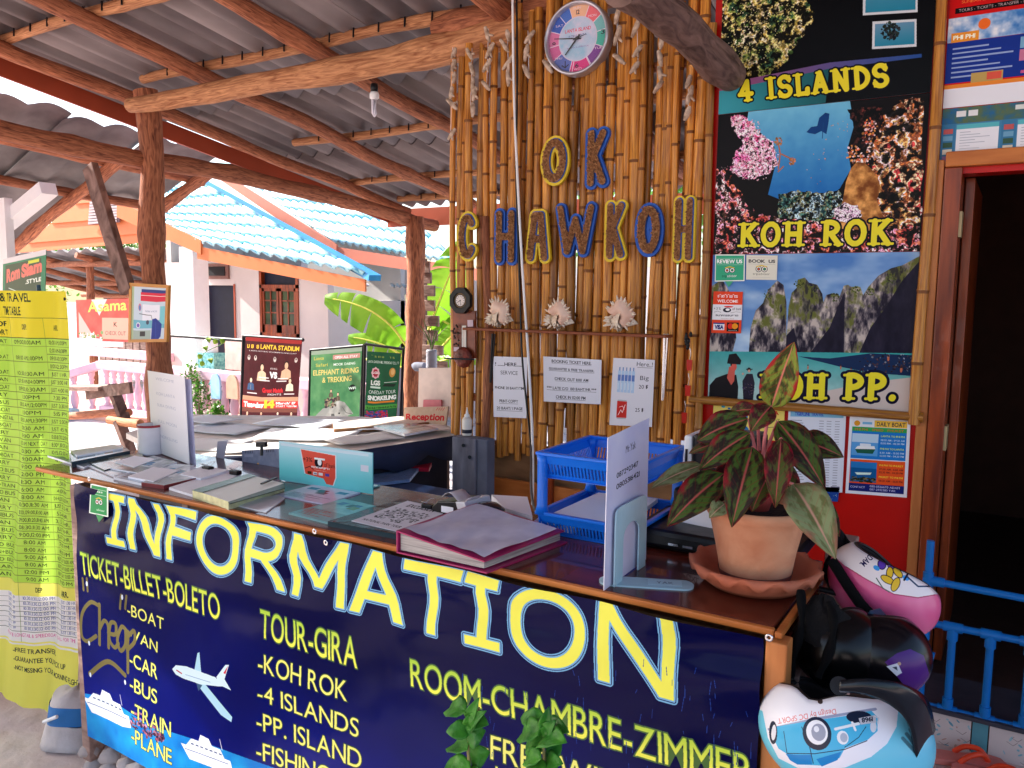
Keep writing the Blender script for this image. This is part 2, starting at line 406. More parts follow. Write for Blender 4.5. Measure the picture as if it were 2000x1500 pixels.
M['orange_d'] = mat('orange_board_red', rgb(160, 70, 42), rough=.5, var=.1, scale=4, bump=.1)
M['pinkb'] = mat('salmon_board', rgb(214, 128, 104), rough=.55, var=.06, scale=4)
M['plaster'] = mat('white_plaster', rgb(206, 200, 198), rough=.85, var=.08, scale=2, bump=.15)
M['pink'] = mat('pink_plaster', rgb(218, 178, 192), rough=.75, var=.14, scale=5, bump=.3)
M['white'] = mat('white_paint', rgb(238, 238, 240), rough=.5, var=.03)
M['paper'] = mat('white_paper', rgb(238, 238, 246), rough=.6, var=.02, bump=.05)
M['dark'] = mat('dark_gap', rgb(22, 20, 26), rough=.8)
M['darkblue'] = mat('dark_door', rgb(16, 22, 46), rough=.6)
M['black'] = mat('black_plastic', rgb(18, 18, 22), rough=.35, var=.1)
M['blackm'] = mat('black_metal', rgb(28, 26, 32), rough=.4, metal=.3)
M['red'] = mat('red_wall_paint', rgb(190, 14, 6), rough=.35, var=.1, scale=5, bump=.08)
M['redwood'] = mat('varnished_frame', rgb(156, 66, 22), rough=.35, col2=rgb(88, 28, 10), scale=5, stretch=(6, 6, .6), bump=.15, coat=.2)
M['honey'] = mat('honey_wood', rgb(206, 126, 62), rough=.45, col2=rgb(170, 92, 38), scale=4, stretch=(1, 5, 5), bump=.12)
M['honeyv'] = mat('honey_post', rgb(206, 132, 74), rough=.45, col2=rgb(168, 96, 46), scale=4, stretch=(6, 6, .7), bump=.12)
M['redbrown'] = mat('varnished_counter', rgb(110, 42, 28), rough=.22, col2=rgb(62, 20, 14), scale=3, stretch=(1, 5, 1), bump=.05, coat=.4)
M['ply'] = mat('plywood', rgb(150, 112, 76), rough=.8, col2=rgb(110, 78, 50), scale=5, stretch=(1, 3, 3))
M['board'] = mat('weathered_board', rgb(170, 142, 132), rough=.85, col2=rgb(105, 78, 70), scale=5, stretch=(1, 4, 5), bump=.4, rnd=.12)
M['greypost'] = mat('grey_timber', rgb(120, 122, 138), rough=.8, col2=rgb(86, 86, 100), scale=6, stretch=(4, 4, 1))
M['blue'] = mat('blue_tray_plastic', rgb(20, 112, 226), rough=.28, var=.05, bump=.02, coat=.15)
M['pvc'] = mat('blue_pvc', rgb(16, 110, 190), rough=.35, var=.08, bump=.03)
M['gold'] = mat('gold_frame', rgb(190, 128, 50), rough=.4, var=.1, scale=20)
M['conc'] = mat('concrete', rgb(206, 200, 202), rough=.9, col2=rgb(160, 150, 148), scale=7, bump=.6)
M['foliage'] = leaf_mat('leaf_green', rgb(96, 150, 46), rgb(42, 88, 22), .4)
M['banana'] = leaf_mat('banana_leaf', rgb(150, 196, 60), rgb(104, 158, 30), .55, scale=3)
M['midrib'] = mat('leaf_midrib', rgb(222, 216, 96), rough=.5)
M['coral'] = mat('white_coral', rgb(222, 200, 180), rough=.9, col2=rgb(142, 116, 96), scale=40, bump=.6)
M['shell'] = mat('sea_shell', rgb(238, 226, 208), rough=.45, col2=rgb(210, 184, 160), scale=22, bump=.35)
M['shellin'] = mat('shell_pink_inside', rgb(234, 204, 184), rough=.3, col2=rgb(218, 172, 150), scale=12)
M['terra'] = mat('terracotta', rgb(214, 160, 124), rough=.9, col2=rgb(184, 116, 82), scale=11, bump=.35, dist=.5)
M['terra2'] = mat('terracotta_saucer', rgb(206, 128, 98), rough=.75, col2=rgb(178, 94, 66), scale=8, bump=.25)
M['soil'] = mat('soil', rgb(40, 28, 22), rough=1, bump=.8, scale=40)
M['chrome'] = mat('chrome', rgb(200, 200, 205), rough=.2, metal=1, var=.03, bump=0)
M['lglass'] = glass_sheet('clear_plastic', rgb(200, 215, 225), .28)

def log(path, r, parent=None, m='log', name='pole', n=12, wob=.006, seg=7, taper=1.0, knots=3):
    P = catmull(path, 1) if len(path) > 2 else [Vector(p) for p in path]
    out = []
    for a, b in zip(P[:-1], P[1:]):
        k = max(2, int((b - a).length / .16))
        for i in range(k): out.append(a.lerp(b, i / k))
    out.append(P[-1]); L = len(out); q = [Vector((0, 0, 0))] * L; ph = [random.uniform(0, 6) for _ in range(4)]
    rr = []
    for i in range(L):
        t = i / max(1, L - 1); w = wob if 0 < i < L - 1 else wob * .3
        out[i] = out[i] + Vector((math.sin(i * .9 + ph[0]) * w, math.sin(i * .7 + ph[1]) * w, math.sin(i * .55 + ph[2]) * w))
        rr.append(r * (1 + (taper - 1) * t) * (1 + .05 * math.sin(i * 1.7 + ph[3])))
    for _ in range(knots):
        if L > 4: rr[random.randrange(1, L - 1)] *= 1.13
    b = MB(); b.tube(out, rr, n, jit=.035)
    return b.build(name, M[m] if isinstance(m, str) else m, parent)

# ------------------------------------------------------------------ ground
def ground_z(x, y):
    t = min(1, max(0, (y + .25 * (-x - 4) - 4.2) / 4.0)); t = t * t * (3 - 2 * t); return -.46 * t
def make_ground():
    xs = [-120, -60, -40, -28, -22] + [-18 + .5 * i for i in range(49)] + [10, 20, 40, 100]
    ys = [-60, -30, -12, -6] + [-3 + .5 * i for i in range(41)] + [20, 26, 40, 70, 120]
    b = MB(); P = [[Vector((x, y, ground_z(x, y) + (.012 * math.sin(x * 2.1 + y) * math.cos(y * 1.7) if -18 < x < 6 else 0))) for x in xs] for y in ys]
    P = P[::-1]; b.grid(P)
    m, nt, p = _prin('ground_earth'); N = nt.nodes; L = nt.links
    tc = N.new('ShaderNodeTexCoord'); n1 = N.new('ShaderNodeTexNoise'); n1.inputs['Scale'].default_value = 1.1; n1.inputs['Detail'].default_value = 8
    L.new(tc.outputs['Object'], n1.inputs[0]); r1 = N.new('ShaderNodeValToRGB')
    e = r1.color_ramp.elements; e[0].position = .35; e[0].color = (*lin(rgb(176, 142, 132)), 1); e[1].position = .62; e[1].color = (*lin(rgb(204, 192, 190)), 1)
    L.new(n1.outputs[0], r1.inputs[0])
    vo = N.new('ShaderNodeTexVoronoi'); vo.inputs['Scale'].default_value = 42; L.new(tc.outputs['Object'], vo.inputs[0])
    r2 = N.new('ShaderNodeValToRGB'); e = r2.color_ramp.elements; e[0].color = (*lin(rgb(134, 138, 150)), 1); e[1].color = (*lin(rgb(214, 208, 210)), 1)
    L.new(vo.outputs['Color'], r2.inputs[0])
    sp = N.new('ShaderNodeSeparateXYZ'); L.new(tc.outputs['Object'], sp.inputs[0])
    mr = N.new('ShaderNodeMapRange'); mr.inputs[1].default_value = 3.6; mr.inputs[2].default_value = 5.0; L.new(sp.outputs['Y'], mr.inputs[0])
    n3 = N.new('ShaderNodeTexNoise'); n3.inputs['Scale'].default_value = 1.6; L.new(tc.outputs['Object'], n3.inputs[0])
    mm = N.new('ShaderNodeMath'); mm.operation = 'MULTIPLY'; L.new(mr.outputs[0], mm.inputs[0]); m3 = N.new('ShaderNodeMapRange'); m3.inputs[1].default_value = .38; m3.inputs[2].default_value = .55
    L.new(n3.outputs[0], m3.inputs[0]); L.new(m3.outputs[0], mm.inputs[1])
    mx = N.new('ShaderNodeMixRGB'); L.new(mm.outputs[0], mx.inputs[0]); L.new(r1.outputs[0], mx.inputs[1]); L.new(r2.outputs[0], mx.inputs[2]); L.new(mx.outputs[0], p.inputs['Base Color'])
    p.inputs['Roughness'].default_value = .95
    bp = N.new('ShaderNodeBump'); bp.inputs['Strength'].default_value = .5; bp.inputs['Distance'].default_value = .02; hm = N.new('ShaderNodeMath'); hm.operation = 'MULTIPLY'; L.new(vo.outputs['Distance'], hm.inputs[0]); L.new(mm.outputs[0], hm.inputs[1]); ha = N.new('ShaderNodeMath'); ha.operation = 'ADD'; L.new(hm.outputs[0], ha.inputs[0]); nf = N.new('ShaderNodeTexNoise'); nf.inputs['Scale'].default_value = 14; nf.inputs['Detail'].default_value = 8; L.new(tc.outputs['Object'], nf.inputs[0]); L.new(nf.outputs[0], ha.inputs[1]); L.new(ha.outputs[0], bp.inputs['Height']); L.new(bp.outputs[0], p.inputs['Normal'])
    tag(b.build('ground', m), kind='structure', label='bare reddish earth and gravel yard')
make_ground()

# ------------------------------------------------------------------ the open pavilion roof
SL = .165
def rz(y, h=2.95): return h - SL * (y - 3.42)
def corrug(b, x0, x1, y0, y1, zf, pitch=.175, amp=.030, along='Y', n=8):
    k = max(2, int(round((x1 - x0) / pitch * n))); P = []
    for j in range(2):
        y = y0 if j == 0 else y1
        P.append([Vector((x0 + (x1 - x0) * i / k, y, zf(y) + amp * math.cos(2 * math.pi * i / n))) for i in range(k + 1)])
    b.grid(P)
roof = thing('pavilion_roof', 'grey corrugated cement roof on rough log rafters over the counter', 'roof', (-3, 3, 2.9))
ys = [-3.9, -2.8, -1.7, -.6, .55, 1.7, 2.85, 4.0, 5.15, 6.55]; xw = .175 * 5  # rows behind the camera are added, unseen, to cut the fill light
for yi in range(len(ys) - 1):
    for xi in range(9):
        x0 = -5.72 + xi * xw; b = MB(); lift = .012 * (yi % 2) + .006 * (xi % 2)
        corrug(b, x0 - .02, x0 + xw + .03, ys[yi] - .06, ys[yi + 1] + .08, lambda y, l=lift: rz(y) + l + .012 * (xi % 2))
        b.build('corrugated_sheet', M['asb'], roof, solid=.007)
for X, y0, y1, r in ((-5.25, -.2, 6.5, .052), (-4.40, -.2, 6.4, .055), (-3.36, -.2, 6.3, .052), (-2.17, -.2, 6.3, .055)):
    log([(X, y0, rz(y0, 2.84)), (X + random.uniform(-.05, .05), (y0 + y1) / 2, rz((y0 + y1) / 2, 2.84)), (X, y1, rz(y1, 2.84))], r, roof, 'log', 'rafter', wob=.012, taper=.85)
log([(-.9, -.2, rz(-.2, 2.84)), (-.9, 3.2, rz(3.2, 2.84))], .052, roof, 'log', 'rafter')
for Y, x0 in ((.7, -5.6), (1.75, -5.6), (2.74, -5.6), (3.45, -5.0), (4.72, -4.95), (5.72, -5.3), (6.3, -5.2)):
    log([(x0, Y, rz(Y, 2.905)), (-1.2, Y, rz(Y, 2.905))], .03, roof, 'log_pale', 'purlin', wob=.006)
    b = MB()
    for i in range(20):       # the hook nails that hold the sheets
        xx = x0 + .3 + i * .175
        b.tube([(xx, Y - .033, rz(Y, 2.935)), (xx, Y - .036, rz(Y, 2.885))], .005, 5)
    b.build('roof_nails', M['blackm'], roof)
# long tie log with slight bow, resting on the posts
log([(-4.97, 3.34, 2.715), (-4.2, 3.34, 2.695), (-3.4, 3.36, 2.70), (-2.47, 3.44, 2.76), (-2.0, 3.47, 2.80)], .05, roof, 'log_pale', 'tie_beam', n=16, wob=.014, knots=7, taper=1.45)
log([(-2.6, 3.46, 2.85), (-.2, 3.46, 2.87)], .06, roof, 'log', 'tie_beam')
log([U(1215, -30, X=-1.05), U(1340, 62, X=-1.05), U(1430, 148, X=-1.05)], .062, roof, 'log_grey', 'eave_log', n=16, wob=.004)
# side log in the depth direction and the verge board
log([U(-40, 243, X=-5.02), U(140, 282, X=-5.02), U(280, 316, X=-5.02), U(450, 338, X=-5.02), U(620, 378, X=-5.02), U(745, 415, X=-5.05), U(850, 440, X=-5.05)], .058, roof, 'log', 'side_beam', n=14, wob=.01, knots=6)
b = MB(); a0 = U(-40, 118, X=-5.68); a1 = U(880, 468, X=-5.68); b0 = U(-40, 92, X=-5.68)
y0, y1 = .2, 6.75
def fz(y): return rz(y, 2.93)
b.slab([(-5.68, y0, fz(y0)), (-5.68, y1, fz(y1)), (-5.68, y1, fz(y1) - .13), (-5.68, y0, fz(y0) - .13)], .022)
b.build('verge_board', M['orange_d'], roof)
b = MB(); b.slab([(-5.7, 6.72, fz(6.72)), (-1.0, 6.72, fz(6.72)), (-1.0, 6.72, fz(6.72) - .18), (-5.7, 6.72, fz(6.72) - .18)], .022); b.build('eave_board', M['orange_d'], roof)

p1 = thing('timber_post', 'thick log post holding the mirror at the left of the pavilion', 'post', (-4.98, 3.42, 0), 'log posts of the pavilion')
log([(-4.98, 3.47, -.05), (-4.96, 3.46, .9), (-4.99, 3.47, 1.7), (-4.96, 3.47, 2.3), (-5.0, 3.46, 2.83)], .082, p1, 'log', 'trunk', n=16, wob=.008, taper=.92)
p2 = thing('timber_post', 'far log post beside the banana plant with planks nailed behind', 'post', (-5.02, 6.25, -.1), 'log posts of the pavilion')
log([(-5.0, 6.3, -.3), (-5.03, 6.3, 1.0), (-4.98, 6.3, 1.8), (-5.0, 6.3, 2.25)], .085, p2, 'log', 'trunk', n=16, wob=.012)
# slanting brace plank beside the first post
b = MB(); q0 = U(176, 325, Y=3.34); q1 = U(250, 570, Y=3.34)
b.bar(q0, q1, .12, .05, up=(0, 1, 0)); tag(b.build('brace_plank', M['log_grey'], bevel=.004), 'slanting sawn plank leaning onto the post above the mirror', 'plank')

# ------------------------------------------------------------------ neighbouring lean-to roof on the left
lt = thing('lean_to_roof', 'old corrugated roof of the neighbouring shelter beyond the left post', 'roof', (-7, 3.5, 2.5))
def lean(x, y, off=0):
    return 2.80 - .06 * (y - 3.2) + .40 * (x + 6.3) + off
for k in range(9):
    y0 = -.6 + k * .7; b = MB(); P = []
    for j in range(2):
        x = -6.2 if j == 0 else (-8.5 if y0 < 4.1 else -7.2)
        P.append([Vector((x + (.05 * (k % 2) if j == 0 else 0), y0 + .74 * i / 16, lean(x, y0) + .045 * abs(math.sin(math.pi * (y0 + .70 * i / 16) / .30)) - .004 * k)) for i in range(17)])
    if k < 8: b.grid(P); b.build('corrugated_sheet', M['asb_d'], lt, solid=.008)
for x, ye in ((-6.55, 5.1), (-7.1, 5.1), (-8.2, 4.25)):
    log([(x, 0, lean(x, 0, -.06)), (x, ye, lean(x, ye, -.06))], .04, lt, 'log', 'purlin')
for y, xe in ((1.2, -8.6), (3.0, -8.6), (4.15, -8.5), (4.95, -7.25)):
    log([(-6.25, y, lean(-6.25, y, -.13)), (xe, y, lean(xe, y, -.13))], .05, lt, 'log', 'rafter')
b = MB(); b.bar(U(-30, 470, Y=3.4), U(95, 368, Y=3.4), .09, .12, up=(0, 1, 0)); b.build('rafter_end', M['white'], lt)  # sunlit rafter, the sun's brightness put into its white colour

# far open shed with dark roof under the orange gable
sh = thing('open_shed', 'dark roofed open shed seen under the lean-to on the far left', 'shed', (-14, 9.5, 0))
b = MB(); P = []
for j in range(2):
    y = 8.9 if j == 0 else 12.5
    P.append([Vector((-19.5 + .1 * i, y, (2.25 if j == 0 else 1.35) + .04 * math.sin(i * 1.5))) for i in range(78)])
b.grid(P); b.build('corrugated_sheet', M['asb_d'], sh, solid=.01)
for i in range(6):
    x = -19 + i * 1.35
    log([(x, 8.8, 2.15), (x + .3, 12.4, 1.22)], .06, sh, 'log', 'rafter')
for y, z in ((9.1, 2.0), (10.4, 1.66), (11.6, 1.38)): log([(-19.5, y, z), (-11.8, y, z)], .055, sh, 'log', 'purlin')
for x in (-18.6, -15.2, -12.4): log([(x, 9.2, -.5), (x, 9.2, 2.0)], .07, sh, 'log', 'post')
b = MB()
for i in range(26): b.box((-19.4 + i * .28, 11.9, -.5), (-19.17 + i * .28, 11.95, .62 + .08 * random.random()))
tag(b.build('plank_wall', M['board'], sh), kind=None)

# ------------------------------------------------------------------ the bungalow
hs = thing('bungalow', 'white bungalow with blue tiled roof and salmon fascia boards', 'house', (-9, 8.5, -.4))
HY = 8.5; HY2 = 10.3
def wall_with_holes(name, Y, x0, x1, z0, z1, holes, m, parent, t=.12):
    xs = sorted({x0, x1, *[h[0] for h in holes], *[h[1] for h in holes]}); zs = sorted({z0, z1, *[h[2] for h in holes], *[h[3] for h in holes]})
    b = MB()
    for a, c in zip(xs[:-1], xs[1:]):
        for d, e in zip(zs[:-1], zs[1:]):
            cx, cz = (a + c) / 2, (d + e) / 2
            if any(h[0] < cx < h[1] and h[2] < cz < h[3] for h in holes): continue
            b.box((a, Y, d), (c, Y + t, e))
    return b.build(name, m, parent)
dl = U(393, 557, Y=HY); dr = U(457, 557, Y=HY)
wl0 = U(507, 525, Y=HY); wr0 = U(583, 525, Y=HY); wlb = U(507, 655, Y=HY)
v0 = U(404, 515, Y=HY); v1 = U(449, 545, Y=HY); xR = U(640, 560, Y=HY).x
holes = [(dl.x, dr.x, -.4, dl.z), (wl0.x, wr0.x, wlb.z, wl0.z + .0), (v0.x + .05, v1.x - .05, v1.z + .04, v0.z - .04)]
XW = U(316, 600, Y=HY).x
holes.append((wr0.x + .06, xR, 1.73, 1.97))
wall_with_holes('wall', HY, XW, xR, -.5, 1.97, holes, M['plaster'], hs)
b = MB(); b.box((XW, HY + 1.6, -.5), (xR, HY + 1.7, 2.6)); b.box((XW, HY + .12, -.5), (XW + .12, HY + 1.6, 2.4)); b.box((xR - .12, HY + .12, -.5), (xR, HY2 + .2, 1.4)); b.build('wall', M['plaster'], hs)
b = MB(); b.box((XW + .12, HY + .12, -.47), (xR - .12, HY + 1.6, -.4)); b.build('floor', M['conc'], hs)
wall_with_holes('wall', HY2, xR, -4.2, -.5, 1.9, [(U(775, 575, Y=HY2).x, U(800, 575, Y=HY2).x, U(780, 690, Y=HY2).z, U(780, 575, Y=HY2).z)], M['plaster'], hs)
b = MB(); b.box((U(770, 575, Y=HY2).x, HY2 + .3, -.3), (U(806, 575, Y=HY2).x, HY2 + .34, 1.7)); b.build('dark_window', M['darkblue'], hs)
# door leaf, dark
b = MB(); b.box((dl.x, HY + .09, -.4), (dr.x, HY + .115, dl.z)); b.build('door', M['darkblue'], hs, bevel=.004)
b = MB()
for x in (dl.x - .02, dr.x): b.box((x, HY - .015, -.4), (x + .03, HY + .08, dl.z + .02))
b.build('door_frame', M['orange_d'], hs)
# window: dark transom over two brown glazed shutters
wf = MB(); x0, x1, z0, z1 = wl0.x, wr0.x, wlb.z, wl0.z; zt = z1 - .26; f = .05
wf.box((x0, HY - .02, z0), (x0 + f, HY + .1, z1)); wf.box((x1 - f, HY - .02, z0), (x1, HY + .1, z1)); wf.box((x0, HY - .02, z1 - f), (x1, HY + .1, z1)); wf.box((x0, HY - .02, z0 - .03), (x1, HY + .1, z0 + f)); wf.box((x0, HY - .02, zt - f / 2), (x1, HY + .1, zt + f / 2))
win = wf.build('window', M['redwood'], hs)
b = MB(); b.box((x0 + f, HY + .05, zt), (x1 - f, HY + .055, z1 - f)); b.build('transom_pane', M['darkblue'], win)
mglass = mat('window_glass', rgb(70, 90, 60), rough=.08, col2=rgb(20, 30, 30), scale=4, bump=0)
wm = (x0 + x1) / 2
for a, c in ((x0 + f, wm - .01), (wm + .01, x1 - f)):
    b = MB(); g = .045
    b.box((a, HY - .01, z0 + f), (a + g, HY + .03, zt)); b.box((c - g, HY - .01, z0 + f), (c, HY + .03, zt)); b.box((a, HY - .01, z0 + f), (c, HY + .03, z0 + f + .12)); b.box((a, HY - .01, zt - .07), (c, HY + .03, zt))
    b.box(((a + c) / 2 - .01, HY - .005, z0 + .15), ((a + c) / 2 + .01, HY + .025, zt))
    for k in (1, 2): zz = z0 + f + .12 + (zt - z0 - .2) * k / 3; b.box((a, HY - .005, zz - .01), (c, HY + .025, zz + .01))
    b.build('shutter', M['redwood'], win)
    b = MB()
    b.box((a + g, HY + .008, z0 + .16), (c - g, HY + .014, zt - .07)); b.build('pane', mglass, win)
# vent block
b = MB(); b.box((v0.x, HY - .03, v1.z), (v1.x, HY - .001, v0.z)); vb = b.build('vent_frame', mat('vent_brown', rgb(128, 92, 84), rough=.7), hs)
b = MB(); b.box((v0.x + .07, HY - .04, v1.z + .05), (v1.x - .07, HY - .031, v0.z - .05)); b.build('vent_grille', M['dark'], vb)
# column
c0 = U(366, 490, Y=7.9); c1 = U(393, 490, Y=7.9)
b = MB(); b.box((c0.x, 7.75, -.45), (c1.x, 8.02, 2.16)); b.build('column', M['white'], hs, bevel=.01)
# verandah floor and plinth
b = MB(); b.box((-14.5, 7.16, -.62), (U(700, 800, Y=7.3).x, HY - .004, -.38)); b.build('verandah_floor', mat('salmon_plinth', rgb(222, 170, 150), rough=.8, var=.12, scale=3), hs)
# corrugated blue roofs
def roofplane(q, nrow, pitch_n, parent, m, thick=.02):
    tl, tr, br, bl = [Vector(p) for p in q]; n = (tr - tl).cross(bl - tl).normalized()
    if n.z < 0: n = -n
    for r in range(nrow):
        P = []
        for e in (r / nrow, min(1, (r + 1.12) / nrow)):
            k = pitch_n * 6
            P.append([tl.lerp(tr, i / k).lerp(bl.lerp(br, i / k), e) + n * (.035 * math.cos(2 * math.pi * i / 6) + (.03 if e == r / nrow else .055)) for i in range(k + 1)])
        b = MB(); b.grid(P); b.build('tile_course', m, parent, solid=thick)
e0 = U(388, 478, Y=7.35); e1 = U(722, 543, Y=7.35)
t0 = U(215, 375, Y=9.9); t1 = U(352, 336, Y=9.9)
roofplane([t0, t1, e1, e0], 9, 14, hs, M['blueroof'])
b = MB(); b.slab([e0 + Vector((0, -.03, -.02)), e1 + Vector((-.05, -.03, -.02)), e1 + Vector((-.05, -.03, -.16)), e0 + Vector((0, -.03, -.19))], .03); b.build('eave_fascia', M['orange'], hs)
b = MB(); b.bar(t1 + Vector((.05, 0, .02)), e1 + Vector((.08, 0, .0)), .16, .07); b.build('ridge_cap', M['bluecap'], hs)
# underside and left verge with gable
g_tl = U(10, 330, Y=9.9)
b = MB(); b.slab([U(228, 392, Y=7.3), U(392, 470, Y=7.3), U(392, 497, Y=7.3), U(228, 424, Y=7.3)], .04); b.build('verge_board', M['orange'], hs)
b = MB(); b.slab([U(392, 498, Y=7.4), U(720, 560, Y=7.4), U(720, 556, Y=8.45), U(380, 500, Y=8.45)], .01); b.build('soffit', M['plaster'], hs)
A = U(40, 492, Y=7.6); B = U(200, 372, Y=7.6); C = U(480, 460, Y=7.6)
gb = [(30, 494), (195, 370), (362, 452)]
for k in range(7):    # weatherboards of the gable
    ya = 494 - k * 17.2; w = 17.2
    def xx(y):
        t = (494 - y) / 124.; return 30 + 165 * t, 362 - 167 * t * .9
    l0, r0 = xx(ya); l1, r1 = xx(ya - w)
    if r1 <= l1 + 4: break
    sk = lambda x, y: y - (x - 30) * .085
    Y0 = 7.62 - .012 * (k % 2)
    b = MB(); b.slab([U(l1, sk(l1, ya - w), Y=Y0), U(r1, sk(r1, ya - w), Y=Y0), U(r0, sk(r0, ya), Y=Y0 - .012), U(l0, sk(l0, ya), Y=Y0 - .012)], .03)
    b.build('weatherboard', M['orange'], hs)
b = MB(); gq = [U(176, 388, Y=7.56), U(236, 384, Y=7.56), U(232, 434, Y=7.56), U(172, 439, Y=7.56)]; b.slab(gq, .02); gv = b.build('gable_vent', mat('vent_grey', rgb(128, 108, 112), rough=.7), hs)
b = MB()
for i in range(9):
    t = (i + .5) / 9; a = gq[0].lerp(gq[3], t); c = gq[1].lerp(gq[2], t); d = Vector((.03, -.015, 0)); b.bar(a + d, c - d + Vector((0, -.03, 0)), .012, .03)
b.build('vent_slats', mat('slat_light', rgb(190, 170, 170)), gv)
# second, higher roof to the right
e2 = U(650, 478, Y=8.9); e3 = U(900, 523, Y=8.9); t2 = U(420, 318, Y=11.6); t3 = U(700, 330, Y=11.6)
roofplane([t2, t3, e3, e2], 9, 16, hs, M['blueroof'])
b = MB(); b.slab([e2 + Vector((0, -.03, -.02)), e3 + Vector((.3, -.03, -.02)), e3 + Vector((.3, -.03, -.17)), e2 + Vector((0, -.03, -.2))], .03); b.build('eave_fascia', M['pinkb'], hs)
b = MB(); b.slab([U(410, 338, Y=8.85), U(425, 332, Y=8.85), U(657, 478, Y=8.85), U(657, 506, Y=8.85)], .04); b.build('verge_board', M['pinkb'], hs)
# balustrade
bl = thing('balustrade', 'pink and white turned balustrade along the bungalow verandah', 'railing', (-10, 7.25, -.4))
ra = [U(60, 698, Y=7.25), U(690, 744, Y=7.25)]
za = .43
b = MB(); b.box((U(200, 715, Y=7.25).x, 7.14, .33), (U(720, 740, Y=7.25).x, 7.36, .455)); b.build('top_rail', M['pink'], bl, bevel=.01)
b = MB(); b.box((-14.5, 8.35, .36), (U(330, 690, Y=8.4).x, 8.49, .5)); b.build('top_rail', M['pink'], bl)
xs0 = U(200, 715, Y=7.25).x
b = MB(); b.bar((xs0, 7.25, .39), (xs0 - 2.6, 7.25 - .9, -.35), .2, .12, up=(0, 0, 1)); b.build('stair_rail', M['pink'], bl, bevel=.01)
b = MB(); b.box((xs0, 7.16, -.3), (U(720, 740, Y=7.25).x, 7.34, -.22)); b.build('bottom_rail', M['pink'], bl, bevel=.01)
prof = [(.05, 0), (.05, .04), (.03, .06), (.055, .16), (.06, .24), (.035, .36), (.028, .42), (.045, .45), (.03, .48), (.05, .52), (.05, .57)]
bm_ = MB(); bm_.lathe(prof, (0, 0, 0), 12); bme = bm_.mesh('baluster', M['pink'])
x = xs0 + .1
while x < U(700, 740, Y=7.25).x:
    o = bpy.data.objects.new('baluster', bme); COL.objects.link(o); o.location = Vector((x, 7.25, -.23)) - bl.location; o.parent = bl; x += .19
for i in range(6):
    o = bpy.data.objects.new('baluster', bme); COL.objects.link(o); o.location = Vector((xs0 - .25 - i * .3, 7.22 - i * .1, -.3 - i * .085)) - bl.location; o.parent = bl
b = MB(); b.box((-13.6, 6.3, -.5), (xs0 - .4, 7.1, -.3)); b.box((-13.2, 6.6, -.3), (xs0 - .8, 7.1, -.12)); tag(b.build('porch_step', mat('porch_step_blue', rgb(150, 190, 205), rough=.7)), 'pale blue concrete step below the stair rail', 'step')
# ------------------------------------------------------------------ bamboo screen
BY = 3.36
bs = thing('bamboo_screen', 'tall screen of upright golden bamboo poles behind the counter', 'screen', (-1.8, BY, .8))
def pole(x, z0, z1, r, y, parent, dx=0.0, name='bamboo_pole'):
    b = MB(); L = z1 - z0; nd = random.uniform(.24, .34); z = random.uniform(0, nd); segs = []
    path = []; rr = []; ph = random.uniform(0, 6); zs = [0.0]; nodes = []
    while z < L:
        if z > .03 and z < L - .03: nodes.append(z)
        z += nd * random.uniform(.85, 1.15)
    for q in nodes: zs += [q - .012, q, q + .008]
    k = 0
    while k < L: zs.append(k); k += .15
    zs.append(L); zs = sorted(set(round(q, 4) for q in zs)); tw = random.uniform(.85, 1.0)
    for q in zs:
        t = q / L; isn = any(abs(q - w) < .004 for w in nodes)
        path.append((x + dx * t + .004 * math.sin(q * 4 + ph), y + .003 * math.sin(q * 3 + ph), z0 + q))
        rr.append(r * (1 - (1 - tw) * t) * (1.13 if isn else 1.0))
    b.tube(path, rr, 10)
    o = b.build(name, [M['bamboo'], M['bamboo_n']], parent)
    # darker ring at each node
    me = o.data; zl = [p[2] for p in path]
    for i, f in enumerate(me.polygons):
        s = i // 10
        if s < len(zl) - 1 and any(z0 + w - .013 < (zl[s] + zl[s + 1]) / 2 < z0 + w + .001 for w in nodes): f.material_index = 1
    return o
x = -2.445; i = 0
while x < -1.215:
    r = random.uniform(.0135, .0235); x += r
    right = (x + 1.235) / -1.21
    zb = .80 + random.uniform(-.02, .02) if x < -2.23 else .735 + random.uniform(-.02, .03)
    zt = 2.69 + random.uniform(-.03, .03) + (.14 if x > -2.1 else 0)
    if random.random() < .16 and x > -2.2: zt = random.uniform(2.2, 2.45)
    pole(x, zb, zt, r, BY + random.uniform(0, .018), bs, dx=random.uniform(-.022, .022))
    x += r + (random.uniform(-.002, .002) if random.random() < .85 else random.uniform(.005, .014)); i += 1
# a second, sparser layer behind shows between the front poles
x = -2.30
while x < -1.19:
    pole(x, .9, 2.75, random.uniform(.013, .019), BY + .05, bs, dx=random.uniform(-.03, .03)); x += random.uniform(.032, .05) if x > -2.2 else .09
pole(-1.172, .55, 2.9, .024, BY, bs); pole(-1.128, .9, 2.62, .017, BY - .015, bs)
for z in (1.0, 1.75, 2.5): log([(-2.46, BY + .085, z), (-1.2, BY + .085, z + .01)], .022, bs, 'log', 'cross_rail')
log([(-2.22, BY - .02, .75), (-2.19, BY - .01, 1.3), (-2.24, BY, 1.9)], .022, bs, 'log', 'branch')
log([(-1.13, BY + .0, .2), (-1.14, BY + .03, .9)], .045, bs, 'log_pale', 'stub_post')

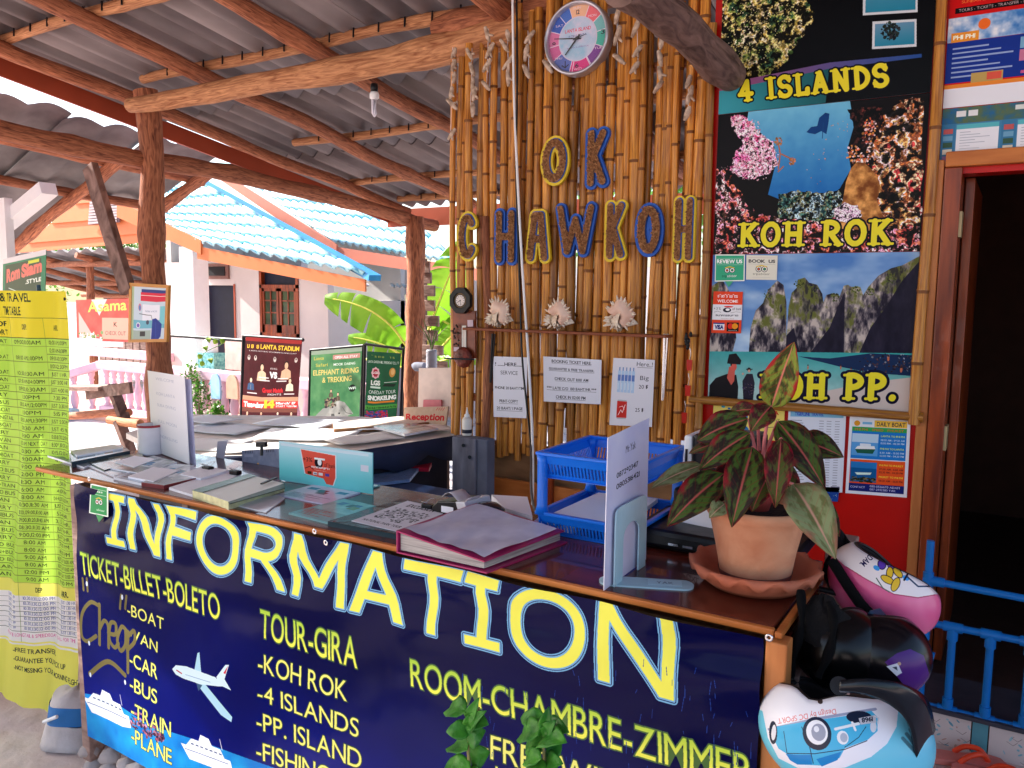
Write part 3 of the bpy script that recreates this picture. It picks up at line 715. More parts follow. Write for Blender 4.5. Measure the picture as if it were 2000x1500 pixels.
# low wall of plywood and cross board below the screen
lw = thing('low_partition', 'rough plywood partition with orange cross board under the bamboo screen', 'partition', (-1.8, BY + .05, .4))
b = MB(); b.box((-2.3, BY + .03, .1), (-1.2, BY + .05, .80)); b.build('plywood_sheet', M['ply'], lw)
b = MB(); b.box((-2.3, BY - .0, .46), (-1.2, BY + .025, .62)); b.build('cross_board', M['honey'], lw, bevel=.004)
b = MB(); b.box((-2.335, BY - .03, .1), (-2.28, BY + .02, .66)); b.build('stud', M['redwood'], lw, bevel=.004)
b = MB(); b.box((-1.86, BY - .02, .1), (-1.83, BY + .002, .66)); b.build('stud', M['redwood'], lw, bevel=.003)
b = MB(); q0 = U(892, 850, Y=3.2); q1 = U(948, 850, Y=3.2); b.box((q0.x, 3.16, .05), (q1.x - .03, 3.24, q0.z)); gp = thing('grey_timber_block', 'grey painted timber block with two dark bolts under the glue bottle', 'timber', (q0.x, 3.2, .05)); b.build('post', M['greypost'], gp, bevel=.006)
b = MB(); b.box((q1.x - .03, 3.17, .05), (q1.x + .03, 3.24, q0.z)); b.build('side_board', mat('blue_grey_board', rgb(92, 98, 118), rough=.8, scale=12), gp, bevel=.006)
b = MB()
for px, py in ((905, 870), (917, 893)):
    b = MB(); b.tube([U(px, py, Y=3.162), U(px, py, Y=3.15)], .009, 8); b.build('bolt', M['black'], gp)
# glue bottle
c = U(912, 850, Y=3.2); gl = thing('glue_bottle', 'white glue bottle with pointed nozzle on the grey timber block', 'bottle', c)
b = MB(); b.lathe([(0, 0), (.022, 0), (.024, .006), (.024, .075), (.016, .088), (.0, .088)], c, 16); b.build('bottle_body', mat('bottle_white', rgb(228, 224, 218), rough=.4, var=.04), gl)
b = MB(); b.lathe([(.0, .086), (.013, .088), (.013, .1), (.007, .104), (.002, .135), (0, .135)], c, 12); b.build('nozzle', M['white'], gl)
b = MB(); b.lathe([(.0245, .012), (.0245, .03)], c, 16); b.build('label_band', mat('band_dark', rgb(40, 44, 60)), gl)

# ------------------------------------------------------------------ 3-D letters: plywood backs with glued shell chips
def smoothstroke(ch):
    A = lambda *a: _arc(*a)
    T = {'O': A(.5, .5, .36, .42, 0, 360, 24), 'C': A(.52, .5, .34, .42, 45, 315, 20),
         'K': [(.2, .0, .2, 1), (.22, .45, .78, 1), (.34, .55, .8, .02)], 'H': [(.18, 0, .18, 1), (.82, 0, .82, 1), (.18, .5, .82, .5)],
         'A': [(.14, 0, .34, .95), (.34, .95, .66, .95), (.66, .95, .86, 0), (.22, .42, .78, .42)],
         'W': [(.05, 1, .27, .05), (.27, .05, .5, .75), (.5, .75, .73, .05), (.73, .05, .95, 1)]}
    return T[ch]
def sdf(st, X, Y, w, h):
    d = np.full(X.shape, 9.)
    for a in st:
        ax, ay, bx, by = a[0] * w, a[1] * h, a[2] * w, a[3] * h; dx, dy = bx - ax, by - ay; L = dx * dx + dy * dy + 1e-12
        t = np.clip(((X - ax) * dx + (Y - ay) * dy) / L, 0, 1); d = np.minimum(d, np.hypot(X - ax - t * dx, Y - ay - t * dy))
    return d
def sdf_solid(ch, w, h, rad, origin, ex, ey, n, thick, g=.0045):
    """extruded outline of a stroked letter (marching squares)"""
    st = smoothstroke(ch); pad = rad + 2 * g; xs = np.arange(-pad, w + pad, g); ys_ = np.arange(-pad, h + pad, g)
    X, Y = np.meshgrid(xs, ys_); D = sdf(st, X, Y, w, h) - rad; b = MB(); vid = {}; fr = []; F = []
    def V(x, y):
        k = (round(x, 6), round(y, 6))
        if k not in vid: vid[k] = len(fr); fr.append(k)
        return vid[k]
    edges = []
    for j in range(len(ys_) - 1):
        for i in range(len(xs) - 1):
            cs = [(xs[i], ys_[j], D[j, i]), (xs[i + 1], ys_[j], D[j, i + 1]), (xs[i + 1], ys_[j + 1], D[j + 1, i + 1]), (xs[i], ys_[j + 1], D[j + 1, i])]
            if min(c[2] for c in cs) > 0: continue
            poly = []; cut = []
            for k in range(4):
                p, q = cs[k], cs[(k + 1) % 4]
                if p[2] <= 0: poly.append(V(p[0], p[1]))
                if (p[2] <= 0) != (q[2] <= 0):
                    t = p[2] / (p[2] - q[2]); v = V(p[0] + (q[0] - p[0]) * t, p[1] + (q[1] - p[1]) * t); poly.append(v); cut.append((v, p[2] <= 0))
            if len(poly) >= 3: F.append(poly)
            if len(cut) == 2:
                a, c = cut
                edges.append((a[0], c[0]) if a[1] else (c[0], a[0]))
    N_ = len(fr); vs = [origin + ex * x + ey * y for x, y in fr] + [origin + ex * x + ey * y - n * thick for x, y in fr]
    b.add(vs, [tuple(f) for f in F] + [tuple(k + N_ for k in f[::-1]) for f in F] + [(a, c, c + N_, a + N_) for a, c in edges])
    return b
M['lyel'] = mat('letter_yellow', rgb(222, 190, 40), rough=.45, var=.08, scale=15, bump=.1)
M['lblu'] = mat('letter_blue', rgb(22, 84, 178), rough=.45, var=.1, scale=15, bump=.1)
M['chip'] = mat('shell_chips', rgb(196, 142, 96), rough=.85, col2=rgb(128, 82, 50), scale=90, bump=.8, detail=2)
LET = [('O', 1048, 1120, 254, 372, 'y'), ('K', 1134, 1200, 244, 372, 'b'), ('C', 886, 940, 404, 518, 'y'), ('H', 958, 1018, 404, 519, 'b'), ('A', 1020, 1082, 402, 516, 'y'),
       ('W', 1080, 1170, 392, 508, 'b'), ('K', 1172, 1234, 388, 512, 'y'), ('O', 1232, 1304, 386, 510, 'b'), ('H', 1306, 1366, 380, 514, 'y')]
ords = ['O of the upper word', 'K of the upper word', 'C that starts the lower word', 'first H of the lower word', 'A of the lower word', 'W in the middle of the lower word', 'K of the lower word', 'O of the lower word', 'last H of the lower word']
LYF = BY - .05
for (ch, x0, x1, y0, y1, c), od in zip(LET, ords):
    a = U(x0, y1, Y=LYF); d = U(x1, y0, Y=LYF); w = d.x - a.x; h = d.z - a.z; rb = .032 if ch in 'OC' else (.028 if ch == 'W' else min(.030, (d.x - a.x) * .2))
    big, nar = (rb, rb * .58)
    t = thing('wall_letter', ('yellow' if c == 'y' else 'blue') + ' letter ' + od + ' with glued shell chips', 'letter', (a.x, LYF, a.z), 'letters on the bamboo screen')
    ori = Vector((a.x + big, LYF, a.z + big)); ww, hh = w - 2 * big, h - 2 * big
    sdf_solid(ch, ww, hh, big, ori, Vector((1, 0, 0)), Vector((0, 0, 1)), Vector((0, -1, 0)), .016).build('letter_back', M['lyel' if c == 'y' else 'lblu'], t)
    # inner coloured rim (the other colour peeps out) and chips
    sdf_solid(ch, ww, hh, nar * 1.06, ori + Vector((.002, -.004, .001)), Vector((1, 0, 0)), Vector((0, 0, 1)), Vector((0, -1, 0)), .004).build('inner_rim', M['lblu'] if c == 'y' else mat('rim_dark', rgb(16, 50, 110)) , t)
    sdf_solid(ch, ww, hh, nar * .9, ori + Vector((0, -.007, 0)), Vector((1, 0, 0)), Vector((0, 0, 1)), Vector((0, -1, 0)), .005).build('chip_bed', M['chip'], t)
    st = smoothstroke(ch); b = MB(); R_ = random.Random(hash(od) % 1000)
    area = sum(math.hypot((s[2] - s[0]) * ww, (s[3] - s[1]) * hh) for s in st)
    for _ in range(int(area / .0011)):
        s_ = R_.choices(st, weights=[math.hypot((q[2] - q[0]) * ww, (q[3] - q[1]) * hh) for q in st])[0]; u = R_.random()
        cx = (s_[0] + (s_[2] - s_[0]) * u) * ww + R_.uniform(-1, 1) * nar * .85; cz = (s_[1] + (s_[3] - s_[1]) * u) * hh + R_.uniform(-1, 1) * nar * .85
        k = R_.uniform(.0035, .0075); q = ori + Vector((cx, -.008 - R_.uniform(0, .004), cz)); an = R_.uniform(0, 6.3)
        v = [q + Vector((math.cos(an + j * 1.5708) * k * (1 if j % 2 else .6), 0, math.sin(an + j * 1.5708) * k * (1 if j % 2 else .6))) for j in range(4)] + [q + Vector((R_.uniform(-.002, .002), -k * .8, R_.uniform(-.002, .002)))]
        b.add(v, [(0, 4, 1), (1, 4, 2), (2, 4, 3), (3, 4, 0)])
    tag(b.build('shell_chips', M['chip'], t), kind='stuff')

# ------------------------------------------------------------------ round wall clock
c = U(1127, 75, Y=BY - .04); R0 = .158
ck = thing('wall_clock', 'round silver wall clock with coloured pie segments on the bamboo screen', 'clock', c)
def ring(name, prof, m, parent, c, n=48, axis='Y'):
    b = MB(); vs = []
    b.lathe(prof, (0, 0, 0), n)
    b.v = [(c[0] + p[0], c[1] - p[2], c[2] + p[1]) for p in b.v]; b.f = [f[::-1] for f in b.f] if False else b.f
    return b.build(name, m, parent)
ring('rim', [(R0, -.035), (R0, .012), (R0 - .004, .02), (R0 - .012, .02), (R0 - .016, .008), (R0 - .016, -.01)], mat('silver_rim', rgb(188, 186, 196), rough=.3, metal=.7, var=.05), ck, c)
q = [c + Vector((-R0, .008, R0)), c + Vector((R0, .008, R0)), c + Vector((R0, .008, -R0)), c + Vector((-R0, .008, -R0))]
cv = Canvas(q, 1600, rgb(150, 90, 120)); cc = cv.f(.5, .5); RR = cv.W / 2
segs = [rgb(245, 190, 150), rgb(240, 110, 120), rgb(120, 190, 190), rgb(70, 180, 160), rgb(125, 60, 150), rgb(120, 50, 140), rgb(225, 40, 130), rgb(230, 60, 140), rgb(88, 110, 190), rgb(220, 100, 160), rgb(225, 120, 170), rgb(40, 90, 190), rgb(60, 110, 200)]
for k, (a0, a1) in enumerate([(-18, 22), (22, 52), (52, 80), (80, 112), (112, 150), (150, 152), (152, 190), (190, 196), (196, 236), (236, 262), (262, 290), (290, 320), (320, 342)]):
    pts = [cc] + [(cc[0] + RR * .92 * math.sin(math.radians(a0 + (a1 - a0) * i / 8)), cc[1] - RR * .92 * math.cos(math.radians(a0 + (a1 - a0) * i / 8))) for i in range(9)]
    cv.poly(pts, segs[k]); cv.line(pts[:2], 5, (.95, .9, .95))
cv.ell(cc, RR * .6, RR * .6, rgb(214, 206, 228)); nz = fbm(cv.H, cv.W, 90, 4, 3)
cv.ell(cc, RR * .57, RR * .57, lambda a, b_, c_, d: mixc(rgb(150, 200, 226), rgb(226, 216, 236), np.clip(nz[b_:d, a:c_] * 2 - .5, 0, 1)))
cv.tf('LANTA ISLAND', .3, .40, .4, .045, rgb(225, 70, 100), bold=.02); cv.tf('KOH LANTA', .36, .47, .28, .03, rgb(90, 100, 160)); cv.tf('www.kohlanta', .33, .62, .34, .025, rgb(150, 120, 180))
for s_, u, v in (('12', .47, .17), ('3', .86, .49), ('6', .47, .885), ('9', .1, .55)): cv.tf(s_, u, v, .05, .055, rgb(30, 30, 50), bold=.02)
for s_, u, v in (('MON', .66, .24), ('TUE', .76, .68), ('WED', .45, .92), ('THU', .14, .74), ('SAT', .15, .3), ('SUN', .42, .1)): cv.tf(s_, u, v, .12, .03, rgb(240, 220, 230))
cv.line([cv.f(.31, .78), cv.f(.31, .86)], 8, rgb(30, 30, 60)); cv.line([cv.f(.26, .83), cv.f(.31, .865), cv.f(.36, .83)], 8, rgb(30, 30, 60))
m = img_mat('clock_face', cv, rough=.3)
b = MB(); n = 48; vs = [c + Vector((0, .006, 0))] + [c + Vector((math.sin(2 * math.pi * i / n) * (R0 - .014), .006, math.cos(2 * math.pi * i / n) * (R0 - .014))) for i in range(n)]
uv = [((v.x - q[0].x) / (2 * R0), 1 - (q[0].z - v.z) / (2 * R0)) for v in vs]
b.add(vs, [(0, 1 + (i + 1) % n, 1 + i) for i in range(n)], [[uv[0], uv[1 + (i + 1) % n], uv[1 + i]] for i in range(n)]); b.build('dial', m, ck)
def hand(an, L, w, nm, par, c, m='black', back=.02, y=0.0):
    d = Vector((math.sin(math.radians(an)), 0, math.cos(math.radians(an)))); b = MB(); b.bar(c + d * -back + Vector((0, y, 0)), c + d * L + Vector((0, y, 0)), .002, w, up=(0, 1, 0) if abs(d.z) > .9 else (0, 0, 1)); 
    b = MB(); s = Vector((d.z, 0, -d.x)) * w / 2; yv = Vector((0, y, 0)); b.slab([c - d * back + s + yv, c - d * back - s + yv, c + d * L - s * .5 + yv, c + d * L + s * .5 + yv], .001); b.build(nm, M[m] if isinstance(m, str) else m, par)
hand(-83, .115, .006, 'minute_hand', ck, c, y=.0); hand(222, .085, .009, 'hour_hand', ck, c, y=-.002)
hand(75, .045, .004, 'alarm_hand', ck, c, m='darkblue', y=-.003)
b = MB(); b.lathe([(0, 0), (.007, 0), (.007, .004), (0, .004)], (0, 0, 0), 12); b.v = [(c[0] + p[0], c[1] - .002 - p[2], c[2] + p[1]) for p in b.v]; b.build('hub', M['black'], ck)
b = MB(); b.lathe([(.003, .016), (R0 - .02, .016), (R0 - .014, .012)], (0, 0, 0), 48)
b.v = [(c[0] + p[0], c[1] - p[2], c[2] + p[1]) for p in b.v]; b.build('cover_glass', glass_sheet('cover_glass', rgb(240, 240, 250), .06, .02), ck)

# octagonal barometer clock on its brown thermometer board
oc = thing('weather_station', 'octagonal black clock over a brown board with thermometer and pen', 'clock', U(905, 600, Y=BY - .04))
b = MB(); q = [U(884, 605, Y=BY - .035), U(928, 607, Y=BY - .035), U(928, 700, Y=BY - .035), U(885, 698, Y=BY - .035)]; b.slab(q, .012)
b.build('back_board', mat('brown_board', rgb(150, 72, 40), rough=.4, col2=rgb(90, 34, 20), scale=14, coat=.3), oc, bevel=.003)
co = U(902, 587, Y=BY - .05); b = MB(); ro = .069; mo = mat('clock_black', rgb(34, 32, 32), rough=.5)
for (r0, r1, ya, yb) in ((ro, ro * .94, 0, -.02), (ro * .94, ro * .58, -.02, -.02)):
    for k in range(8):
        a0, a1 = math.radians(k * 45 + 22.5), math.radians(k * 45 + 67.5)
        P_ = lambda r, a, y: co + Vector((r * math.cos(a), y, r * math.sin(a))); b.add([P_(r0, a0, ya), P_(r0, a1, ya), P_(r1, a1, yb), P_(r1, a0, yb)], [(0, 1, 2, 3)])
b.build('octagon_case', mo, oc)
q = [co + Vector((-.045, -.014, .045)), co + Vector((.045, -.014, .045)), co + Vector((.045, -.014, -.045)), co + Vector((-.045, -.014, -.045))]
cv = Canvas(q, 4500, rgb(34, 30, 30)); cc = cv.f(.5, .5); RR = cv.W / 2; cv.ell(cc, RR * .8, RR * .8, rgb(60, 46, 34))
for k in range(36): a = math.radians(k * 10); cv.line([(cc[0] + RR * .7 * math.sin(a), cc[1] - RR * .7 * math.cos(a)), (cc[0] + RR * .77 * math.sin(a), cc[1] - RR * .77 * math.cos(a))], 8, rgb(190, 150, 100))
cv.ell(cc, RR * .6, RR * .6, rgb(226, 214, 208))
for k in range(12): a = math.radians(k * 30); cv.line([(cc[0] + RR * .42 * math.sin(a), cc[1] - RR * .42 * math.cos(a)), (cc[0] + RR * .54 * math.sin(a), cc[1] - RR * .54 * math.cos(a))], 9, rgb(40, 30, 30))
cv.line([cc, (cc[0] - RR * .32, cc[1] + RR * .18)], 12, rgb(20, 20, 20)); cv.line([cc, (cc[0] + RR * .06, cc[1] + RR * .44)], 8, rgb(20, 20, 20)); cv.ell(cc, RR * .08, RR * .08, rgb(10, 10, 10))
cv.mesh('small_dial', img_mat('small_dial', cv), oc, t=.003)
cv = Canvas([U(902, 636, Y=BY - .042), U(910, 636, Y=BY - .042), U(910, 684, Y=BY - .042), U(902, 684, Y=BY - .042)], 5000, rgb(226, 220, 210)); cv.line([cv.f(.5, .1), cv.f(.5, .95)], 5, rgb(200, 60, 50))
for k in range(14): cv.line([cv.f(.15, .1 + k * .06), cv.f(.4, .1 + k * .06)], 2, rgb(60, 60, 60))
cv.mesh('thermometer', img_mat('thermometer', cv), oc, t=.004)
for nm, a, b_, c_, d in (('price_tag', 913, 924, 625, 638), ('price_tag', 886, 896, 678, 686)):
    b = MB(); b.slab([U(a, c_, Y=BY - .05), U(b_, c_, Y=BY - .05), U(b_, d, Y=BY - .05), U(a, d, Y=BY - .05)], .001); b.build(nm, mat('tag_pink', rgb(214, 190, 200)), oc)
b = MB(); P0 = U(905, 700, Y=BY - .05); b.lathe([(0, -.05), (.03, -.042), (.052, -.015), (.055, .01), (.04, .042), (.015, .058), (0, .06)], (0, 0, 0), 16)
b.v = [(P0.x + p[0], P0.y + p[1] * .35, P0.z + p[2] * .95) for p in b.v]; b.build('carved_pocket', mat('carved_red', rgb(128, 44, 28), rough=.4, col2=rgb(60, 20, 14), scale=30, bump=.6), oc)
b = MB(); b.tube([U(868, 700, Y=BY - .1), U(926, 702, Y=BY - .08)], .004, 8); b.build('pen', mat('pen_dark', rgb(24, 40, 48), rough=.3), oc)
b = MB()
for k in range(14): a = random.uniform(0, 1); q = U(888 + random.uniform(-3, 8), 630 + a * 45, Y=BY - .05); b.lathe([(0, -.006), (.007, 0), (0, .008)], q, 6)
b.build('carved_relief', mat('relief_dark', rgb(50, 34, 24), scale=60, bump=.8), oc)

# thin shelf with three spiny shells
sh_ = thing('shell_shelf', 'thin brown shelf carrying three seashells across the bamboo', 'shelf', U(1105, 650, Y=BY - .06))
s0 = U(905, 642, Y=BY - .09); s1 = U(1303, 653, Y=BY - .09)
b = MB(); b.box((s0.x, BY - .1, s0.z - .006), (s1.x, BY - .022, s0.z + .006)); b.build('shelf_board', mat('shelf_brown', rgb(130, 66, 38), rough=.5, scale=20), sh_, bevel=.002)
for px, L in ((962, 95), (1298, 130)):
    b = MB(); a = U(px, 652, Y=BY - .04); e = U(px - 4, 652 + L, Y=BY - .04); b.tube([a, e], .006, 8); b.tube([a + Vector((.014, 0, 0)), e + Vector((.004, 0, .01))], .004, 8)
    tag(b.build('hanging_rod', M['chrome'] if px > 1200 else M['blackm']), 'slim metal rods hanging ' + ('from the left end of the shell shelf' if px < 1200 else 'from the right end of the shell shelf'), 'rod', 'hanging metal rods')
def seashell(px, py, lab, sc=1.0, mir=1):
    c = U(px, py, Y=BY - .062); c.z = s0.z + .052 * sc
    t = thing('sea_shell', lab, 'shell', (c.x, c.y, s0.z), 'spiny seashells on the shelf'); b = MB(); R_ = random.Random(int(px))
    # spiral body: whorls that shrink towards the spire, lying on its side
    def body(u, v):
        r = .042 * sc * (1 - .85 * u) * (1 + .10 * math.sin(v * 9 + u * 20)); x = (-.015 + .062 * u) * sc
        return c + Vector((mir * (-x + r * .2 * math.sin(v)), r * .75 * math.cos(v), r * math.sin(v) * .95 - .004))
    P = [[body(i / 12, 2 * math.pi * j / 20) for j in range(21)] for i in range(13)]; b.grid(P)
    P = [[c + Vector((mir * (.015 + .055 * (i / 8) * sc + .012 * math.sin(j)), (.03 * (1 - i / 8)) * math.cos(2 * math.pi * j / 14) * .7, (.04 * (1 - i / 8) ** .7) * math.sin(2 * math.pi * j / 14) - .018 * i / 8)) for j in range(15)] for i in range(9)]; b.grid(P)
    b.build('shell_body', M['shell'], t)
    b = MB(); P = []     # flared irregular lip
    rad = lambda a: .040 + .012 * math.cos(a - 1.1) + .005 * math.sin(5 * a + px)
    for i in range(7):
        row = []
        for j in range(19):
            a = math.radians(-50 + 205 * j / 18); r = (.008 + (rad(a) - .004) * i / 6) * sc * (1 + .05 * math.sin(j * 2.6) * i / 6); row.append(c + Vector((mir * (.008 + r * math.cos(a)), -.020 - .012 * math.sin(math.pi * i / 6) + .014 * (i / 6) ** 2, .006 + r * math.sin(a) * 1.15)))
        P.append(row)
    b.grid(P); b.build('shell_lip', M['shellin'], t, solid=.003)
    b = MB()
    for k in range(34):
        if k < 16: a = math.radians(-45 + 195 * k / 15 + R_.uniform(-5, 5)); r = rad(a) * sc; q = c + Vector((mir * (.008 + r * math.cos(a)), -.014, .006 + r * math.sin(a) * 1.15)); d = Vector((mir * math.cos(a), R_.uniform(-.5, .1), math.sin(a))); L = R_.uniform(.008, .024) * sc
        else: a = R_.uniform(2.4, 5.4); rr = R_.uniform(.5, 1); q = c + Vector((mir * (-.004 + .046 * rr * math.cos(a)), -.026, .036 * rr * math.sin(a) - .004)); d = Vector((mir * math.cos(a), -.6, math.sin(a) * .6)); L = R_.uniform(.006, .016) * sc
        d.normalize(); b.tube([q - d * .004, q + d * L * .5, q + d * L], [.006, .0042, .0012], 6)
    b.build('spines', M['shell'], t)
seashell(972, 612, 'spiny pink-lipped seashell beside the octagonal clock', 1.2, 1); seashell(1088, 615, 'spiny seashell in the middle of the shelf, upright crown', 1.18, 1); seashell(1207, 616, 'spiny seashell nearest the right end of the shelf', 1.28, 1)

# strings of coral pieces
def coral_string(px, pys, lab):
    c = U(px, pys[0], Y=BY - .045); t = thing('coral_string', lab, 'ornament', c, 'strings of coral pieces on the bamboo')
    b = MB(); b.tube([U(px, pys[0] - 12, Y=BY - .035), U(px + random.uniform(-4, 4), pys[-1], Y=BY - .04)], .0012, 5); b.build('thread', M['paper'], t)
    for y in pys:
        q = U(px + random.uniform(-5, 5), y, Y=BY - .045); b = MB(); L = random.uniform(.026, .042); a = random.uniform(-.9, .9); d = Vector((math.sin(a), 0, -math.cos(a)))
        b.tube([q - d * L, q - d * L * .3 + Vector((.003, -.004, 0)), q + d * L * .4, q + d * L], [.008, .012, .011, .006], 8, jit=.15)
        if random.random() < .75:
            e = Vector((math.sin(a + 1.0), -.1, -math.cos(a + 1.0))); b.tube([q, q + e * L * .5, q + e * L * .95], [.008, .006, .004], 7, jit=.15)
        b.build('coral_piece', M['coral'], t)
CS = [(884, [104, 128, 152, 182, 204, 262], 'coral string at the left edge of the bamboo screen under the beam'), (922, [106, 136, 168, 184, 215], 'long coral string on the second pole group from the left'), (954, [68, 99, 128, 168], 'coral string with a forked lowest piece left of the white cable'),
      (990, [70, 90, 122, 152], 'coral string just left of the white cable near the top'), (1031, [72, 104, 140], 'short coral string between the white cable and the clock'), (1070, [130], 'single coral piece under the left rim of the clock'),
      (1205, [28, 70, 116], 'coral string right beside the clock rim'), (1243, [25, 55, 100, 132], 'coral string between the clock and the grey log'), (1290, [82, 115, 145, 170], 'coral string crossing under the grey log'), (1344, [160, 186, 222], 'thick coral string below the grey log on the right')]
for a in CS: coral_string(*a)

# cables
def cable(pts, r, m, label, Y=BY - .06):
    b = MB(); b.tube(catmull([U(x, y, Y=yy) for x, y, yy in pts], 6), r, 8); return tag(b.build('cable', m), label, 'cable')
cable([(1001, -20, BY - .05), (1004, 180, BY - .05), (1010, 330, BY - .06), (1020, 520, BY - .07), (1032, 700, BY - .1), (1040, 860, BY - .25), (1040, 985, BY - .5)], .006, M['white'], 'white cable hanging down over the bamboo screen')
cable([(1009, -20, BY - .05), (1010, 180, BY - .05), (1008, 330, BY - .055), (1014, 520, BY - .06), (1020, 700, BY - .09), (1036, 860, BY - .22), (1038, 960, 2.4), (1050, 1010, 2.1), (1062, 1030, 1.9)], .005, M['black'], 'black cable running behind the white cable to the blue tray rack')

# paper notices on the bamboo
def notice(q, lab, rows, bg=rgb(226, 226, 238), extra=None, cat='notice', group='paper notices on the bamboo screen', res=2200, Y=BY - .04):
    q = [U(*p, Y=Y) for p in q]; cv = Canvas(q, res, bg)
    for t, u, v, w, h, col, bo in rows: cv.tf(t, u, v, w, h, col, bold=bo)
    if extra: extra(cv)
    o = cv.mesh('paper_notice', img_mat('print_' + lab[:12], cv, rough=.4), None, t=.001); return tag(o, lab, cat, group)
K = rgb(40, 40, 56)
def u_(*v):
    def f(cv):
        for u, w, y in v: cv.line([cv.f(u, y), cv.f(u + w, y)], 2.5, K)
    return f
notice([(963, 696), (1030, 698), (1028, 817), (964, 814)], 'white notice headed here service beside the hanging cables', [('!', .06, .15, .03, .055, K, 0), ('......HERE......', .14, .15, .74, .055, K, .018), ('SERVICE', .22, .29, .5, .06, K, 0), ('PHONE 20 BAHT/TIME', .05, .53, .9, .04, K, .018), ('PRINT-COPPY', .18, .75, .56, .045, K, .018), ('20 BAHT/ 1 PAGE', .1, .87, .78, .045, K, .018)], extra=u_((.18, .56, .77), (.1, .78, .89)))
notice([(1061, 696), (1175, 703), (1173, 790), (1062, 784)], 'white landscape notice about booking tickets and check out time', [('BOOKING TICKET HERE.', .15, .12, .68, .06, K, .018), ('GUARANTEE & FREE TRANSFER.', .1, .28, .78, .05, K, .018), ('CHECK OUT 11:00 AM', .2, .5, .58, .06, K, .018), ('*** LATE C/O  100 BAHT/HR.***', .06, .71, .86, .06, K, .018), ('CHECK IN 02:00 PM', .22, .91, .52, .065, K, .018)], extra=u_((.15, .68, .14), (.1, .78, .3), (.2, .58, .52), (.06, .86, .73), (.22, .52, .93)))
def drinks(cv):
    for i in range(5):
        x = .14 + i * .085; cv.rf(x, .18, x + .07, .5, rgb(178, 206, 236)); cv.rf(x + .02, .13, x + .05, .18, rgb(120, 150, 200)); cv.rf(x, .24, x + .07, .33, rgb(96, 128, 196)); cv.rf(x + .01, .36, x + .03, .46, rgb(214, 230, 246))
    cv.rf(.16, .63, .40, .88, rgb(206, 50, 44)); cv.rf(.17, .61, .39, .63, rgb(190, 190, 195)); cv.rf(.17, .88, .39, .9, rgb(190, 190, 195))
    P = [cv.f(.2, .84), cv.f(.26, .76), cv.f(.3, .8), cv.f(.36, .68)]; cv.line(P, 5, (1, .95, .95)); cv.line([cv.f(.22, .72), cv.f(.3, .7), cv.f(.34, .75)], 4, (1, .95, .95)); cv.line([cv.f(.6, .12), cv.f(.95, .12)], 3, K)
notice([(1198, 699), (1279, 703), (1273, 834), (1190, 830)], 'white notice with a pack of water bottles and a red can', [('Here..!', .58, .1, .38, .06, K, 0), ('Big', .68, .30, .2, .06, K, 0), ('20 ฿', .66, .43, .22, .055, K, 0), ('25 ฿', .6, .78, .2, .055, K, 0)], bg=rgb(226, 224, 234), extra=drinks)
# bunch of keys on the dark strip at the right of the screen
kb = thing('key_bunch', 'keys with red tags hanging between bamboo and poster', 'keys', U(1345, 690, Y=BY - .03))
for px, py in ((1346, 712), (1343, 762), (1336, 815)):
    q = U(px, py, Y=BY - .055); b = MB(); b.slab([q + Vector((-.012, 0, .02)), q + Vector((.012, 0, .02)), q + Vector((.01, 0, -.025)), q + Vector((-.01, 0, -.025))], .006); b.build('key_tag', mat('tag_red', rgb(190, 36, 24), rough=.3), kb, bevel=.002)
    b = MB(); b.tube([q + Vector((0, .004, .02)), q + Vector((.006, 0, .045)), q + Vector((0, 0, .07))], .0016, 6); b.build('key_ring', M['chrome'], kb)
b = MB()
for k in range(10): q = U(1345 + random.uniform(-6, 6), 665 + random.uniform(-12, 14), Y=BY - .05); b.lathe([(0, -.012), (.008, -.004), (.006, .008), (0, .014)], q, 6)
b.build('dark_keys', M['black'], kb)

# compact fluorescent lamp under the tie beam (unlit)
c = U(731, 172, Y=3.28); lm = thing('hanging_bulb', 'unlit compact fluorescent bulb hanging under the tie beam', 'lamp', c)
b = MB(); b.lathe([(0, .02), (.018, .02), (.02, 0), (.018, -.02), (0, -.02)], c, 14); b.build('lamp_holder', M['black'], lm)
b = MB(); b.lathe([(0, -.02), (.02, -.02), (.024, -.03), (.024, -.05), (.014, -.056), (0, -.056)], c, 16); b.build('lamp_base', M['white'], lm)
b = MB()
for k in range(3):
    a = k * 2.1; dx, dy = math.cos(a) * .010, math.sin(a) * .010; b.tube([c + Vector((dx, dy, -.055)), c + Vector((dx, dy, -.125)), c + Vector((dx * .4, dy * .4, -.138)), c + Vector((-dx * .3, -dy * .3, -.125)), c + Vector((-dx * .3, -dy * .3, -.055))], .0055, 8)
b.build('lamp_tube', mat('tube_white', rgb(236, 232, 244), rough=.25, var=.02), lm)
# ------------------------------------------------------------------ the red-walled building on the right, with its doorway
WY = 3.37
bd = thing('red_building', 'red painted building with varnished door frame and dark doorway', 'building', (0, WY, 0))
XL = U(1404, 493, Y=WY).x; XR = U(1797, 493, Y=WY).x; DX = U(1838, 600, Y=WY).x; DZ = U(1900, 338, Y=WY).z
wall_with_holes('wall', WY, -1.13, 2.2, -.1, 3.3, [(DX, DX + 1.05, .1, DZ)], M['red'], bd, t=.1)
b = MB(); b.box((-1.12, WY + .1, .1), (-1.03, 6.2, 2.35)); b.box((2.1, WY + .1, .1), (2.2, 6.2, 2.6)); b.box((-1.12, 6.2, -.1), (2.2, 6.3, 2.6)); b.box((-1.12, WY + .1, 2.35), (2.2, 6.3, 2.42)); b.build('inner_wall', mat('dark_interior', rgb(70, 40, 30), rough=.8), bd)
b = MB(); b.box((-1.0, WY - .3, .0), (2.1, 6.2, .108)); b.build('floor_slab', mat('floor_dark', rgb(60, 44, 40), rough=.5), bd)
b = MB(); f = .055
